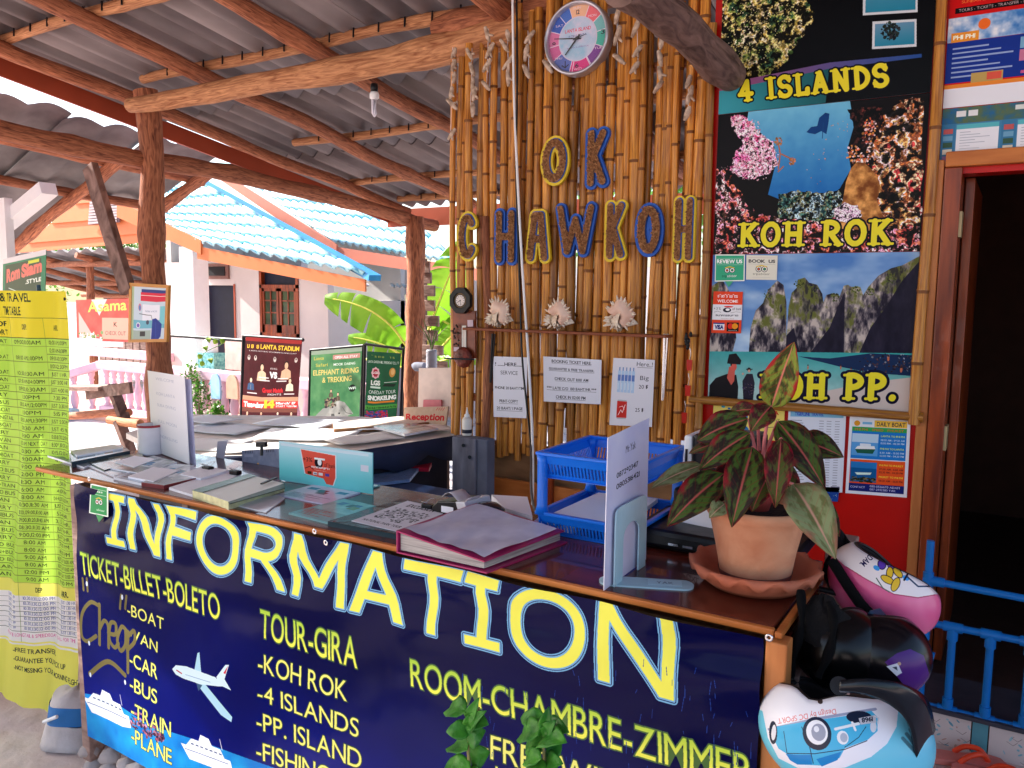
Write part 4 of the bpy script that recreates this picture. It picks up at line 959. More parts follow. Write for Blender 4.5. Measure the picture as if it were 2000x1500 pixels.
b.box((DX - .015, WY - .035, .11), (DX + f - .015, WY + .12, DZ + .02)); b.build('door_jamb', M['redwood'], bd, bevel=.004)
b = MB(); b.box((DX - .055, WY - .025, .11), (DX - .018, WY - .002, DZ + .05)); b.build('door_trim', M['honeyv'], bd, bevel=.004)
b = MB(); b.box((DX - .015, WY - .035, DZ + .022), (DX + 1.08, WY + .12, DZ + .075)); b.build('door_lintel', M['honey'], bd, bevel=.004)
b = MB(); b.box((DX + 1.03, WY - .035, .11), (DX + 1.08, WY + .12, DZ + .02)); b.build('door_jamb', M['redwood'], bd, bevel=.004)
b = MB(); b.box((DX + f - .012, WY + .13, .12), (DX + f + .02, WY + .75, DZ)); b.build('open_door', M['redwood'], bd, bevel=.003)
hm_ = mat('hinge_pale', rgb(170, 150, 110), rough=.4)
for zc in (U(1840, 440, Y=WY).z, U(1822, 852, Y=WY).z): b = MB(); b.box((DX + f - .018, WY - .03, zc - .045), (DX + f - .006, WY + .04, zc + .045)); b.build('hinge', hm_, bd)
# frame bamboo of the poster
def hbamboo(x0, x1, z, r, y, parent, nm, z1=None):
    b = MB(); n = 24; path = []; rr = []
    for i in range(n + 1):
        t = i / n; path.append((x0 + (x1 - x0) * t, y, z + ((z1 if z1 is not None else z) - z) * t)); rr.append(r * (1.12 if i % 7 == 3 else 1))
    b.tube(path, rr, 12); return b.build(nm, M['bamboo'], parent)
pf = thing('poster_frame', 'split bamboo frame round the three tour posters', 'frame', (-.7, WY - .03, 1.1))
zA, zB, zC = U(1600, 204, Y=WY).z, U(1600, 494, Y=WY).z, U(1580, 790, Y=WY).z
hbamboo(-1.17, XR + .05, zC - .012, .017, WY - .03, pf, 'bottom_rail')
o = pole(XR + .022, zC - .04, 2.9, .02, WY - .03, pf, name='side_rail')
tab = WY - .012
def rect(z1, z0, y=tab): return [Vector((XL - .02, y, z1)), Vector((XR, y, z1)), Vector((XR, y, z0)), Vector((XL - .02, y, z0))]
def blobs(cv, pts, n, r0, r1, pal, seed=0, jit=14):
    R_ = random.Random(seed)
    for _ in range(n):
        x, y, rad = R_.choice(pts); a = R_.uniform(0, 6.3); d = rad * math.sqrt(R_.random()); q = cv.p(x + d * math.cos(a), y + d * math.sin(a)); s = R_.uniform(r0, r1)
        c = R_.choice(pal); k = R_.uniform(.7, 1.15); cv.ell(q, s, s * R_.uniform(.4, 1), tuple(min(1, v * k) for v in c), R_.uniform(0, 3))
def reef(cv, pts, pal, seed, sc=26, dark=.55, rag=16, asp=1.0):
    '''a ragged mass of coral, foliage or rock: colour bands broken by noise, dark in its hollows'''
    R_ = random.Random(seed); P_ = cv.pp(pts); out = []
    for i in range(len(P_)):
        a, c = P_[i], P_[(i + 1) % len(P_)]
        for k in range(7): t = k / 7; out.append((a[0] + (c[0] - a[0]) * t + R_.uniform(-rag, rag), a[1] + (c[1] - a[1]) * t + R_.uniform(-rag, rag)))
    A1 = fbm(cv.H, cv.W, sc * 2.6, 5, seed, asp); A2 = fbm(cv.H, cv.W, sc * 1.1, 5, seed + 1, asp); A3 = fbm(cv.H, cv.W, sc * .5, 3, seed + 2)
    def f(x0, y0, x1, y1):
        t = np.clip((A1[y0:y1, x0:x1] - .28) * 2.2, 0, .999) * (len(pal) - 1); i = t.astype(int); fr = np.clip((t - i) * 3 - 1, 0, 1)[..., None]; Pn = np.array(pal); c = Pn[i] * (1 - fr) + Pn[np.minimum(i + 1, len(pal) - 1)] * fr
        sh = np.clip((A2[y0:y1, x0:x1] - .5 + (1 - dark) * .22) * 9, 0, 1)[..., None]; hi = np.clip((A3[y0:y1, x0:x1] - .45) * 3, -.25, .45)[..., None]
        return np.clip(c * (.1 + .95 * sh) * (1 + hi), 0, 1)
    cv.poly(out, f)
def poster(nm, z1, z0, paint, lab, res=1500, rough=.3):
    cv = Canvas(rect(z1, z0), res, (0, 0, 0)); paint(cv); o = cv.mesh('tour_poster', img_mat(nm, cv, rough=rough, bump=.03), None, t=.004)
    return tag(o, lab, 'poster', 'tour posters in the bamboo frame')
def p1(cv):
    cv.a[:] = rgb(6, 6, 10)
    reef(cv, [(1405, -90), (1575, -90), (1560, -20), (1590, 30), (1560, 80), (1530, 130), (1480, 158), (1405, 182)], [rgb(40, 70, 50), rgb(110, 120, 56), rgb(190, 176, 120), rgb(150, 130, 60), rgb(214, 196, 160), rgb(70, 100, 44)], 1, 20, .75, 18)
    blobs(cv, [(1450, 60, 70), (1500, 20, 60), (1430, 120, 40)], 500, 2, 5, [rgb(214, 206, 150), rgb(170, 176, 90), rgb(236, 222, 190)], 1)
    cv.poly(cv.pp([(1400, 175), (1500, 150), (1620, 128), (1612, 205), (1400, 228)]), lambda a, b_, c_, d: mixc(rgb(60, 160, 176), rgb(30, 90, 96), np.linspace(0, 1, c_ - a)[None].repeat(d - b_, 0)))
    cv.poly(cv.pp([(1405, 165), (1620, 122), (1800, 105), (1800, 112), (1620, 134), (1405, 178)]), lambda a, b_, c_, d: mixc(rgb(170, 90, 130), rgb(40, 80, 150), np.linspace(0, 1, c_ - a)[None].repeat(d - b_, 0)))
    for x0, y0, x1, y1 in ((1686, -60, 1792, 30), (1704, 42, 1790, 96)):
        s_ = -.06 * (x1 - x0); q = cv.pp([(x0, y0), (x1, y0 + s_), (x1, y1 + s_), (x0 - 1, y1)]); cv.poly(q, rgb(214, 220, 226)); q = cv.pp([(x0 + 5, y0 + 5), (x1 - 4, y0 + s_ + 5), (x1 - 4, y1 + s_ - 5), (x0 + 4, y1 - 5)])
        cv.poly(q, lambda a, b_, c_, d: mixc(rgb(110, 150, 180), rgb(34, 130, 160), np.linspace(0, 1, d - b_)[:, None].repeat(c_ - a, 1)))
        blobs(cv, [((x0 + x1) / 2 - 8, y0 + (y1 - y0) * .35, 18)], 130, 3, 9, [rgb(20, 24, 30), rgb(50, 54, 60), rgb(36, 50, 40)], 4)
    cv.tp('4 ISLANDS', (1446, 199), (1737, 168), (1443, 158), YEL, outline=rgb(10, 10, 24), slab=True, sw=.215)
def p2(cv):
    cv.a[:] = rgb(14, 8, 10); g = lambda a, b_, c_, d: mixc(rgb(120, 196, 226), rgb(20, 96, 176), np.clip((np.arange(b_, d)[:, None].repeat(c_ - a, 1) - 0) / (cv.H * .62), 0, 1) * .8 + .2 * fbm(d - b_, c_ - a, 60, 3, 5))
    cv.poly(cv.pp([(1408, 215), (1660, 197), (1668, 245), (1655, 290), (1662, 330), (1640, 368), (1600, 400), (1540, 396), (1500, 380), (1515, 320), (1470, 260), (1450, 225)]), g)
    cv.poly(cv.pp([(1408, 222), (1462, 216), (1450, 300), (1440, 370), (1404, 360)]), rgb(16, 10, 14))
    BR, OR, PK, WH, RD, BK = rgb(150, 90, 56), rgb(214, 140, 70), rgb(232, 140, 168), rgb(240, 206, 210), rgb(196, 60, 56), rgb(24, 14, 14)
    reef(cv, [(1398, 330), (1420, 325), (1450, 385), (1480, 420), (1540, 430), (1620, 425), (1680, 440), (1800, 400), (1800, 500), (1396, 500)], [BK, rgb(150, 50, 50), rgb(214, 110, 80), PK, rgb(90, 50, 40), WH, rgb(190, 90, 100), rgb(60, 40, 30)], 61, 20, .6, 14)
    reef(cv, [(1652, 300), (1690, 300), (1715, 262), (1735, 215), (1760, 200), (1800, 186), (1800, 440), (1740, 450), (1700, 420), (1690, 360)], [BK, rgb(120, 70, 40), rgb(190, 150, 90), WH, rgb(170, 100, 50), rgb(110, 60, 40), rgb(226, 190, 150), rgb(180, 60, 60)], 62, 26, .62, 12)
    reef(cv, [(1655, 215), (1725, 205), (1715, 262), (1680, 300), (1664, 290), (1670, 250)], [BK, rgb(50, 24, 22), rgb(90, 40, 36)], 63, 14, .8, 8)
    blobs(cv, [(1700, 245, 14), (1700, 268, 18), (1668, 300, 16), (1690, 312, 12)], 140, 3, 8, [rgb(214, 90, 60), WH, OR], 8)
    reef(cv, [(1428, 226), (1446, 222), (1470, 240), (1484, 262), (1512, 280), (1520, 320), (1496, 342), (1460, 350), (1424, 334), (1436, 300), (1452, 280), (1430, 250)], [rgb(206, 84, 140), PK, rgb(250, 214, 228), rgb(230, 150, 190), rgb(200, 60, 110)], 64, 12, .35, 8)
    blobs(cv, [(1470, 250, 16), (1478, 285, 24), (1500, 306, 24), (1456, 330, 22), (1440, 236, 12), (1486, 330, 24)], 420, 3, 6, [PK, WH, rgb(250, 200, 220)], 5)
    for pts in ([(1520, 330), (1524, 300), (1518, 270)], [(1524, 300), (1545, 310), (1550, 320)], [(1520, 335), (1530, 325)]): cv.line(cv.pp(pts), 8, rgb(176, 110, 80))
    blobs(cv, [(1520, 276, 8), (1548, 316, 8)], 60, 3, 7, [rgb(206, 130, 90), rgb(160, 110, 60)], 15)
    reef(cv, [(1520, 380), (1560, 372), (1600, 376), (1640, 370), (1650, 420), (1600, 432), (1520, 425)], [rgb(20, 44, 50), rgb(60, 100, 90), rgb(110, 110, 80), rgb(150, 176, 190), rgb(40, 60, 70)], 65, 12, .6, 8)
    NO = fbm(cv.H, cv.W, 40, 4, 6)
    cv.poly(cv.pp([(1636, 424), (1646, 392), (1652, 356), (1662, 328), (1674, 316), (1688, 318), (1700, 328), (1714, 346), (1720, 366), (1712, 392), (1724, 420), (1744, 440), (1700, 450), (1640, 446)]), lambda a, b_, c_, d: mixc(rgb(120, 66, 26), rgb(236, 172, 96), np.clip(NO[b_:d, a:c_] * 2 - .5, 0, 1)))
    reef(cv, [(1628, 408), (1650, 396), (1676, 402), (1684, 420), (1670, 436), (1632, 432)], [WH, rgb(236, 200, 226), rgb(206, 160, 190)], 66, 10, .2, 6)
    blobs(cv, [(1640, 250, 18), (1600, 330, 40), (1620, 300, 30)], 26, 2, 4, [OR, rgb(230, 170, 120)], 12)
    cv.poly(cv.pp([(1575, 258), (1584, 248), (1596, 246), (1600, 230), (1612, 220), (1620, 222), (1618, 240), (1614, 262), (1604, 256), (1592, 262), (1580, 260), (1570, 256)]), rgb(16, 60, 120)); cv.ell(cv.p(1614, 224), 8, 9, rgb(16, 56, 110)); cv.line(cv.pp([(1608, 240), (1606, 270)]), 4, rgb(18, 70, 130))
    cv.tp('KOH ROK', (1442, 482), (1742, 478), (1444, 436), YEL, outline=rgb(10, 8, 24), slab=True, sw=.215)
def p3(cv):
    sky_ = lambda a, b_, c_, d: mixc(rgb(66, 118, 190), rgb(176, 204, 232), np.clip((np.arange(b_, d)[:, None] / cv.H * 1.1 + np.arange(a, c_)[None] / cv.W * .25), 0, 1) * .55 + .75 * np.clip(fbm(d - b_, c_ - a, 260, 4, 2, asp=.5) * 2.2 - .75, 0, 1))
    cv._put(0, 0, cv.W, cv.H, np.ones((cv.H, cv.W), bool), sky_)
    NZ = fbm(cv.H, cv.W, 46, 5, 9, asp=2.4); NG = fbm(cv.H, cv.W, 70, 5, 19); NF = fbm(cv.H, cv.W, 16, 4, 29, asp=2.6)
    def rock(x0, y0, x1, y1, k=1.0):
        base = mixc(rgb(30, 26, 44), rgb(196, 184, 176), np.clip((NZ[y0:y1, x0:x1] * .6 + NF[y0:y1, x0:x1] * .4) * 4.4 - 1.75, 0, 1)); top = np.clip(1.25 - np.linspace(0, 1.6, max(1, y1 - y0)), 0, 1)[:, None]; g = np.clip((NG[y0:y1, x0:x1] - .56 + .16 * top) * 8, 0, 1) * np.clip(NF[y0:y1, x0:x1] * 4 - 1.3, .25, 1)
        return (base * (1 - g[..., None]) + np.array(rgb(98, 104, 46)) * g[..., None])
    cv.poly(cv.pp([(1380, 566), (1410, 545), (1424, 568), (1434, 600), (1438, 660), (1430, 690), (1380, 690)]), rock)
    cv.poly(cv.pp([(1462, 692), (1466, 640), (1476, 606), (1490, 592), (1500, 566), (1518, 548), (1530, 556), (1536, 590), (1536, 692)]), rock)
    cv.poly(cv.pp([(1534, 692), (1540, 600), (1546, 572), (1556, 562), (1558, 546), (1572, 542), (1580, 552), (1596, 556), (1606, 574), (1608, 590), (1614, 576), (1628, 572), (1640, 578), (1648, 558), (1656, 556), (1662, 560), (1680, 560), (1686, 576), (1696, 560), (1716, 538), (1740, 524), (1762, 518), (1800, 498), (1800, 692)]), rock)
    for x, y in ((1500, 575), (1560, 555), (1590, 566), (1670, 566), (1700, 570), (1740, 545), (1630, 580)):
        blobs(cv, [(x, y, 9)], 26, 2, 6, [rgb(70, 84, 36), rgb(100, 110, 50), rgb(44, 56, 28)], x)
    for pg in ([(1582, 690), (1620, 640), (1636, 600), (1650, 570), (1648, 690)], [(1676, 694), (1700, 640), (1730, 600), (1762, 548), (1800, 505), (1800, 700)], [(1534, 692), (1536, 655), (1550, 640), (1562, 690)]): cv.poly(cv.pp(pg), lambda a, b_, c_, d: mixc(rgb(14, 12, 34), rgb(44, 40, 62), np.clip(NZ[b_:d, a:c_] * 1.6 - .4, 0, 1)))
    cv.poly(cv.pp([(1380, 686), (1800, 690), (1800, 800), (1380, 790)]), lambda a, b_, c_, d: mixc(rgb(60, 168, 170), rgb(176, 208, 206), np.clip(np.linspace(-.1, 1.2, d - b_), 0, 1)[:, None].repeat(c_ - a, 1)) * (.9 + .15 * fbm(d - b_, c_ - a, 60, 3, 8)[..., None]))
    cv.poly(cv.pp([(1560, 696), (1620, 700), (1700, 690), (1790, 694), (1790, 735), (1700, 728), (1640, 716)]), rgb(20, 44, 84))
    blobs(cv, [(1700, 716, 24), (1730, 712, 22), (1765, 708, 18)], 120, 3, 7, [rgb(30, 24, 40), rgb(80, 60, 70), rgb(140, 150, 170), rgb(60, 40, 44)], 21)
    cv.poly(cv.pp([(1790, 736), (1700, 746), (1620, 762), (1500, 768), (1500, 800), (1800, 810)]), rgb(206, 192, 186))
    for x, y, s in ((1578, 718, 1), (1642, 718, 1), (1662, 724, 1.2), (1735, 700, 1.4), (1760, 722, 1.5), (1648, 750, 1)): cv.ell(cv.p(x, y), 4 * s, 11 * s, rgb(190, 110, 80)); cv.ell(cv.p(x, y - 5), 4 * s, 4 * s, rgb(60, 40, 40))
    # visitors in the foreground of the print
    cv.poly(cv.pp([(1384, 790), (1386, 752), (1398, 738), (1420, 730), (1438, 732), (1442, 756), (1440, 790)]), rgb(26, 24, 30)); cv.poly(cv.pp([(1424, 716), (1436, 718), (1434, 744), (1428, 752), (1420, 738)]), rgb(206, 96, 84)); cv.ell(cv.p(1433, 716), 19, 27, rgb(214, 96, 84)); cv.poly(cv.pp([(1421, 704), (1424, 692), (1438, 690), (1448, 704), (1446, 712), (1420, 710)]), rgb(20, 20, 28)); cv.ell(cv.p(1428, 712), 5, 8, rgb(30, 24, 28))
    cv.poly(cv.pp([(1452, 788), (1450, 744), (1458, 730), (1470, 730), (1474, 748), (1470, 790)]), rgb(40, 36, 52)); blobs(cv, [(1462, 760, 12)], 60, 2, 5, [rgb(120, 100, 110), rgb(60, 50, 90), rgb(30, 26, 40)], 31); cv.ell(cv.p(1463, 722), 12, 14, rgb(40, 36, 46)); cv.ell(cv.p(1463, 724), 8, 10, rgb(216, 160, 140)); cv.line(cv.pp([(1458, 721), (1469, 721)]), 6, (.05, .05, .05)); cv.ell(cv.p(1451, 730), 6, 7, rgb(216, 160, 140))
    cv.tp('KOH PP.', (1484, 778), (1752, 782), (1486, 730), YEL, outline=rgb(14, 14, 44), slab=True, sw=.23, ow=.1)
poster('poster_islands', 3.05, zA, p1, 'dark poster lettered 4 islands with reef foliage and inset photos')
poster('poster_rok', zA - .002, zB, p2, 'coral reef poster lettered koh rok with a diver silhouette')
poster('poster_pp', zB - .002, zC, p3, 'limestone bay poster lettered koh pp at the bottom of the frame')

# stickers on the posters
def sticker(q, lab, paint, bg, res=3200, cat='sticker', grp='stickers on the tour posters', Y=WY - .0165, name='window_sticker', rough=.3, t=.001):
    q = [U(*p, Y=Y) for p in q]; cv = Canvas(q, res, bg); paint(cv); o = cv.mesh(name, img_mat('stk_' + lab[:14], cv, rough=rough), None, t=t); return tag(o, lab, cat, grp)
def owl(cv, cx, cy, r, ink, wht):
    for s in (-1, 1): cv.ell(cv.f(cx + s * r * .95, cy), r * cv.W, r * cv.W, ink); cv.ell(cv.f(cx + s * r * .95, cy), r * .8 * cv.W, r * .8 * cv.W, wht); cv.ell(cv.f(cx + s * r * .95, cy), r * .5 * cv.W, r * .5 * cv.W, ink); cv.ell(cv.f(cx + s * r * .95, cy), r * .3 * cv.W, r * .3 * cv.W, rgb(220, 90, 60) if s < 0 else rgb(60, 160, 110))
    cv.line([cv.f(cx - r * 1.6, cy - r * 1.0), cv.f(cx, cy - r * 1.5), cv.f(cx + r * 1.6, cy - r * 1.0)], r * .35 * cv.W, rgb(226, 196, 60))
def s1(cv):
    cv.rf(.03, .04, .97, .96, rgb(58, 172, 130)); cv.tf('REVIEW US', .07, .32, .84, .13, (1, 1, 1), bold=.035); cv.line([cv.f(.07, .14), cv.f(.93, .14)], 2, (1, 1, 1)); cv.line([cv.f(.07, .38), cv.f(.93, .38)], 2, (1, 1, 1))
    owl(cv, .5, .58, .09, (.1, .2, .15), (1, 1, 1)); cv.tf('tripadvisor', .24, .84, .5, .1, rgb(20, 60, 50)); cv.tf('advisor', .42, .84, .32, .1, (1, 1, 1))
sticker([(1397, 497), (1455, 497), (1454, 549), (1396, 550)], 'green review us speech bubble sticker', s1, (.95, .97, .95))
q = [U(*p, Y=WY - .0166) for p in ((1416, 549), (1432, 549), (1423, 561))]; b = MB(); b.add(q, [(2, 1, 0)]); b.add([p + Vector((0, .001, 0)) for p in q], [(0, 1, 2)]); o = b.build('bubble_tail', mat('sticker_green', rgb(58, 172, 130), rough=.4)); tag(o, 'small green pointed tail below the review us sticker', 'sticker', 'stickers on the tour posters')
def s2(cv):
    cv.tf('BOOK  US', .08, .3, .84, .12, (.25, .25, .25), bold=.035); cv.line([cv.f(.07, .1), cv.f(.93, .1)], 2, rgb(190, 120, 120)); cv.line([cv.f(.07, .36), cv.f(.93, .36)], 2, (.5, .5, .5)); owl(cv, .5, .56, .1, (.2, .2, .2), (.95, .95, .9)); cv.tf('tripadvisor', .22, .8, .55, .09, (.45, .45, .42)); cv.line([cv.f(.2, .9), cv.f(.78, .9)], 2, (.7, .7, .7))
sticker([(1458, 498), (1519, 499), (1517, 547), (1457, 546)], 'cream book us sticker right of the green one', s2, rgb(228, 226, 210))
def s3(cv):
    cv.rf(0, 0, 1, .31, rgb(232, 70, 36)); cv.rf(0, .68, 1, 1, rgb(232, 70, 36)); cv.tf('ยินดีรับบัตร', .15, .14, .68, .07, (1, 1, 1), bold=.018); cv.tf('WELCOME', .15, .26, .7, .065, (1, .95, .95), bold=.018)
    cv.ell(cv.f(.5, .44), .14 * cv.W, .055 * cv.H, (.1, .1, .2)); cv.ell(cv.f(.52, .43), .07 * cv.W, .03 * cv.H, (1, 1, 1)); cv.ell(cv.f(.55, .36), .16 * cv.W, .02 * cv.H, rgb(220, 50, 50)); cv.tf('ธนาคารธนชาต', .12, .59, .76, .045, (.15, .15, .25), bold=.018); cv.tf('+ 3 %', .04, .44, .24, .06, (.3, .3, .3)); cv.tf('of bank', .68, .44, .3, .06, (.2, .2, .3))
    cv.line([cv.f(.06, .5), cv.f(.18, .47), cv.f(.3, .5)], 3, (.2, .2, .2)); cv.line([cv.f(.62, .51), cv.f(.8, .48), cv.f(.95, .49)], 3, (.2, .2, .2)); cv.tf('Thanachart Bank', .3, .66, .45, .02, rgb(190, 130, 120))
    cv.rf(.06, .75, .44, .93, (.92, .92, .95)); cv.rf(.06, .75, .44, .78, rgb(40, 50, 130)); cv.tf('VISA', .12, .9, .28, .09, rgb(24, 40, 120), bold=.06); cv.rf(.52, .74, .92, .96, (.08, .05, .05)); cv.ell(cv.f(.65, .83), .1 * cv.W, .1 * cv.W, rgb(222, 40, 30)); cv.ell(cv.f(.79, .83), .1 * cv.W, .1 * cv.W, rgb(240, 150, 30)); cv.tf('mastercard', .58, .945, .28, .02, (.9, .9, .9))
sticker([(1394, 569), (1451, 570), (1447, 651), (1389, 650)], 'orange and white bank card welcome sticker', s3, rgb(236, 236, 240))

# brochures pinned on the red wall: above the door and under the frame
def opal(cv):
    cv.rf(0, 0, 1, .36, rgb(206, 20, 20)); st = cv.f(.28, .03)
    for k in range(9): a = k * .7; cv.poly([(st[0] + .10 * cv.W * math.cos(a - .18), st[1] + .10 * cv.W * math.sin(a - .18)), (st[0] + .16 * cv.W * math.cos(a), st[1] + .16 * cv.W * math.sin(a)), (st[0] + .10 * cv.W * math.cos(a + .18), st[1] + .10 * cv.W * math.sin(a + .18))], rgb(200, 206, 216))
    cv.ell(st, .08 * cv.W, .08 * cv.W, rgb(180, 186, 200)); cv.ell(st, .06 * cv.W, .05 * cv.W, rgb(206, 30, 30))
    cv.text('OPAL TRAVEL', cv.f(.08, .19), cv.f(.66, .19), cv.f(.08, .135), rgb(40, 40, 46), bold=.06, outline=rgb(216, 216, 222)); cv.tf('SUNBAR & LANTA TOURS', .1, .24, .5, .02, rgb(240, 140, 60)); cv.rf(.05, .27, .98, .31, (.06, .04, .05)); cv.tf('TOURS - TICKETS - TRANSFER - HOTEL BOOKING', .08, .3, .8, .02, (.8, .7, .7))
    cv.rf(.76, .13, .98, .24, rgb(120, 160, 190)); NZ = fbm(cv.H, cv.W, 60, 4, 4)
    cv._put(0, int(.34 * cv.H), cv.W, int(.52 * cv.H), np.ones((int(.52 * cv.H) - int(.34 * cv.H), cv.W), bool), lambda a, b_, c_, d: mixc(rgb(60, 120, 190), rgb(236, 240, 246), np.clip(NZ[b_:d, a:c_] * 2 - .5, 0, 1)))
    cv.ell(cv.f(.85, .42), .18 * cv.W, .03 * cv.H, rgb(40, 60, 90)); cv.rf(.03, .45, .26, .52, rgb(236, 150, 50)); cv.tf('PHI PHI', .05, .5, .18, .03, (1, 1, .9), bold=.035); cv.ell(cv.f(.3, .41), .05 * cv.W, .05 * cv.W, rgb(240, 110, 40))
    cv.rf(.0, .52, 1, .82, rgb(24, 50, 140))
    for k in range(7): cv.rf(.05, .56 + k * .035, .05 + .3 + .1 * (k % 3), .572 + k * .035, rgb(150, 170, 214))
    for i in range(3):
        for j in range(2): cv.rf(.6 + i * .14, .54 + j * .09, .72 + i * .14, .62 + j * .09, [rgb(120, 170, 200), rgb(200, 120, 150), rgb(70, 120, 90), rgb(220, 210, 200), rgb(60, 90, 120), rgb(150, 190, 210)][i * 2 + j])
    cv.rf(.22, .76, .48, .83, rgb(190, 160, 90)); cv.rf(.35, .765, .47, .82, rgb(220, 90, 70)); cv.rf(.62, .78, .95, .8, rgb(200, 90, 140)); cv.rf(0, .83, 1, .86, rgb(236, 140, 50)); cv.rf(0, .86, 1, 1, rgb(236, 238, 244))
XO = U(1836, 300, Y=WY).x; z1 = U(1900, -60, Y=WY).z; zm = U(1900, 207, Y=WY).z; z0_ = U(1900, 320, Y=WY).z
def board(x0, x1, za, zb, lab, paint, bg, grp, nm, res=1400, y=WY - .006):
    cv = Canvas([Vector((x0, y, za)), Vector((x1, y, za)), Vector((x1, y, zb)), Vector((x0, y, zb))], res, bg); paint(cv); return tag(cv.mesh(nm, img_mat('brd_' + lab[:16], cv, rough=.28), None, t=.002), lab, 'poster', grp)
board(XO, XO + .37, z1, zm, 'red and blue travel agency brochure above the doorway', opal, rgb(206, 20, 20), 'brochures above the door', 'travel_brochure')
def lists(cv):
    cv.rf(0, 0, 1, .2, rgb(60, 90, 130)); NZ = fbm(cv.H, cv.W, 40, 4, 14); k = int(.28 * cv.H); cv._put(0, 0, cv.W, k, np.ones((k, cv.W), bool), lambda a, b_, c_, d: mixc(rgb(40, 100, 150), rgb(90, 110, 80), np.clip(NZ[b_:d, a:c_] * 2.4 - .7, 0, 1)))
    for u0 in (0, .5): cv.rf(u0, .28, u0 + .12, 1, rgb(60, 120, 160)); cv.rf(u0 + .13, .3, u0 + .48, .98, rgb(232, 234, 240)); cv.rf(u0 + .13, .3, u0 + .48, .38, rgb(90, 180, 190))
    for u0 in (0, .5):
        for j in range(5): cv.rf(u0 + .02, .36 + j * .12, u0 + .1, .45 + j * .12, [rgb(190, 90, 90), rgb(110, 160, 190), rgb(60, 90, 70), rgb(220, 210, 190), rgb(150, 110, 160)][j])
        for j in range(11): cv.rf(u0 + .16, .43 + j * .048, u0 + .25 + .2 * ((j * 7) % 5) / 5, .44 + j * .048, rgb(170, 176, 190))
        cv.rf(u0 + .36, .93, u0 + .46, .965, rgb(40, 110, 90))
    cv.rf(.12, .06, .2, .16, (.9, .9, .9)); cv.rf(.22, .06, .3, .16, (.9, .9, .9)); cv.rf(.6, .04, .8, .12, (.85, .88, .85))
board(XO, XO + .37, zm - .003, z0_, 'blue and white price list brochure just over the door lintel', lists, rgb(70, 130, 170), 'brochures above the door', 'travel_brochure')
def tiger(cv):
    cv.rf(.04, .03, .96, .1, rgb(130, 190, 224)); cv.tf('TIGERLINE TRAVEL', .12, .085, .5, .04, rgb(70, 90, 200), bold=.035)
    for j in range(26):
        cv.rf(.06, .14 + j * .031, .25 + .1 * ((j * 5) % 4) / 4, .148 + j * .031, (.55, .56, .62))
        for u in (.55, .68, .82): cv.rf(u, .14 + j * .031, u + .08, .148 + j * .031, (.6, .6, .66))
    cv.rf(.8, .93, .95, .97, (.4, .4, .5))
NY = WY - .006
def redn(q, lab, paint, bg, nm='wall_notice'): return sticker(q, lab, paint, bg, 2400, 'notice', 'notices on the red wall', NY, nm, .35, .0015)
redn([(1540, 797), (1653, 800), (1645, 962), (1534, 957)], 'white ferry price table under the bamboo frame', tiger, rgb(224, 228, 240))
def daily(cv):
    cv.rf(.05, .04, .95, .96, (.9, .9, .93)); cv.rf(.42, .045, .95, .13, rgb(240, 190, 70)); cv.tf('DAILY BOAT', .46, .115, .46, .05, rgb(60, 50, 70), bold=.018); cv.ell(cv.f(.13, .09), .05 * cv.W, .05 * cv.W, rgb(220, 150, 40)); cv.rf(.22, .07, .38, .1, rgb(120, 180, 220))
    cv.rf(.05, .135, .95, .19, rgb(56, 160, 80)); cv.tf('PHI PHI   SPEED   PHUKET', .1, .178, .8, .025, rgb(220, 90, 50)); cv.rf(.05, .19, .95, .54, rgb(30, 120, 200)); cv.rf(.05, .55, .95, .86, rgb(232, 84, 36)); cv.rf(.05, .86, .95, .96, rgb(24, 34, 110))
    cv.rf(.06, .22, .5, .5, rgb(90, 160, 220)); cv.rf(.06, .22, .5, .33, rgb(190, 216, 236)); cv.poly([cv.f(.12, .42), cv.f(.46, .41), cv.f(.42, .47), cv.f(.16, .47)], rgb(30, 90, 70)); cv.poly([cv.f(.12, .42), cv.f(.16, .38), cv.f(.44, .37), cv.f(.46, .41)], (.95, .95, .95)); cv.rf(.2, .345, .38, .38, (.9, .92, .95))
    cv.rf(.06, .58, .5, .84, rgb(20, 90, 150)); cv.rf(.06, .58, .5, .66, rgb(40, 120, 190)); cv.poly([cv.f(.14, .72), cv.f(.42, .71), cv.f(.4, .74), cv.f(.18, .75)], (.85, .95, .9)); blobs_f(cv, .08, .78, .48, .84, 60, [rgb(60, 60, 40), rgb(120, 110, 80), rgb(30, 40, 30)])
    for t, v, c in (('LANTA TO PHI PHI', .25, rgb(220, 240, 80)), ('08.00 AM - 09.30 AM', .3, rgb(190, 210, 230)), ('01.00 PM - 02.30 PM', .34, rgb(190, 210, 230)), ('PHI PHI TO LANTA', .41, rgb(220, 240, 80)), ('11.30 AM - 13.00 PM', .46, rgb(190, 210, 230)), ('03.00 PM - 04.30 PM', .5, rgb(190, 210, 230)), ('PHI PHI TO PHUKET', .62, rgb(250, 220, 60)), ('09.00 AM - 11.00 AM', .67, rgb(120, 40, 30)), ('02.30 PM - 04.30 PM', .71, rgb(120, 40, 30)), ('PHUKET TO PHI PHI', .77, rgb(250, 220, 60)), ('08.30 AM - 01.30 PM', .82, rgb(120, 40, 30))): cv.tf(t, .54, v, .38, .022, c, bold=.018)
    cv.tf('CONTACT', .08, .92, .24, .025, (.9, .9, 1)); cv.tf('080-0526670 ADAM', .4, .9, .48, .025, (.9, .9, 1)); cv.tf('087-2932383 YAK', .4, .94, .42, .025, (.9, .9, 1))
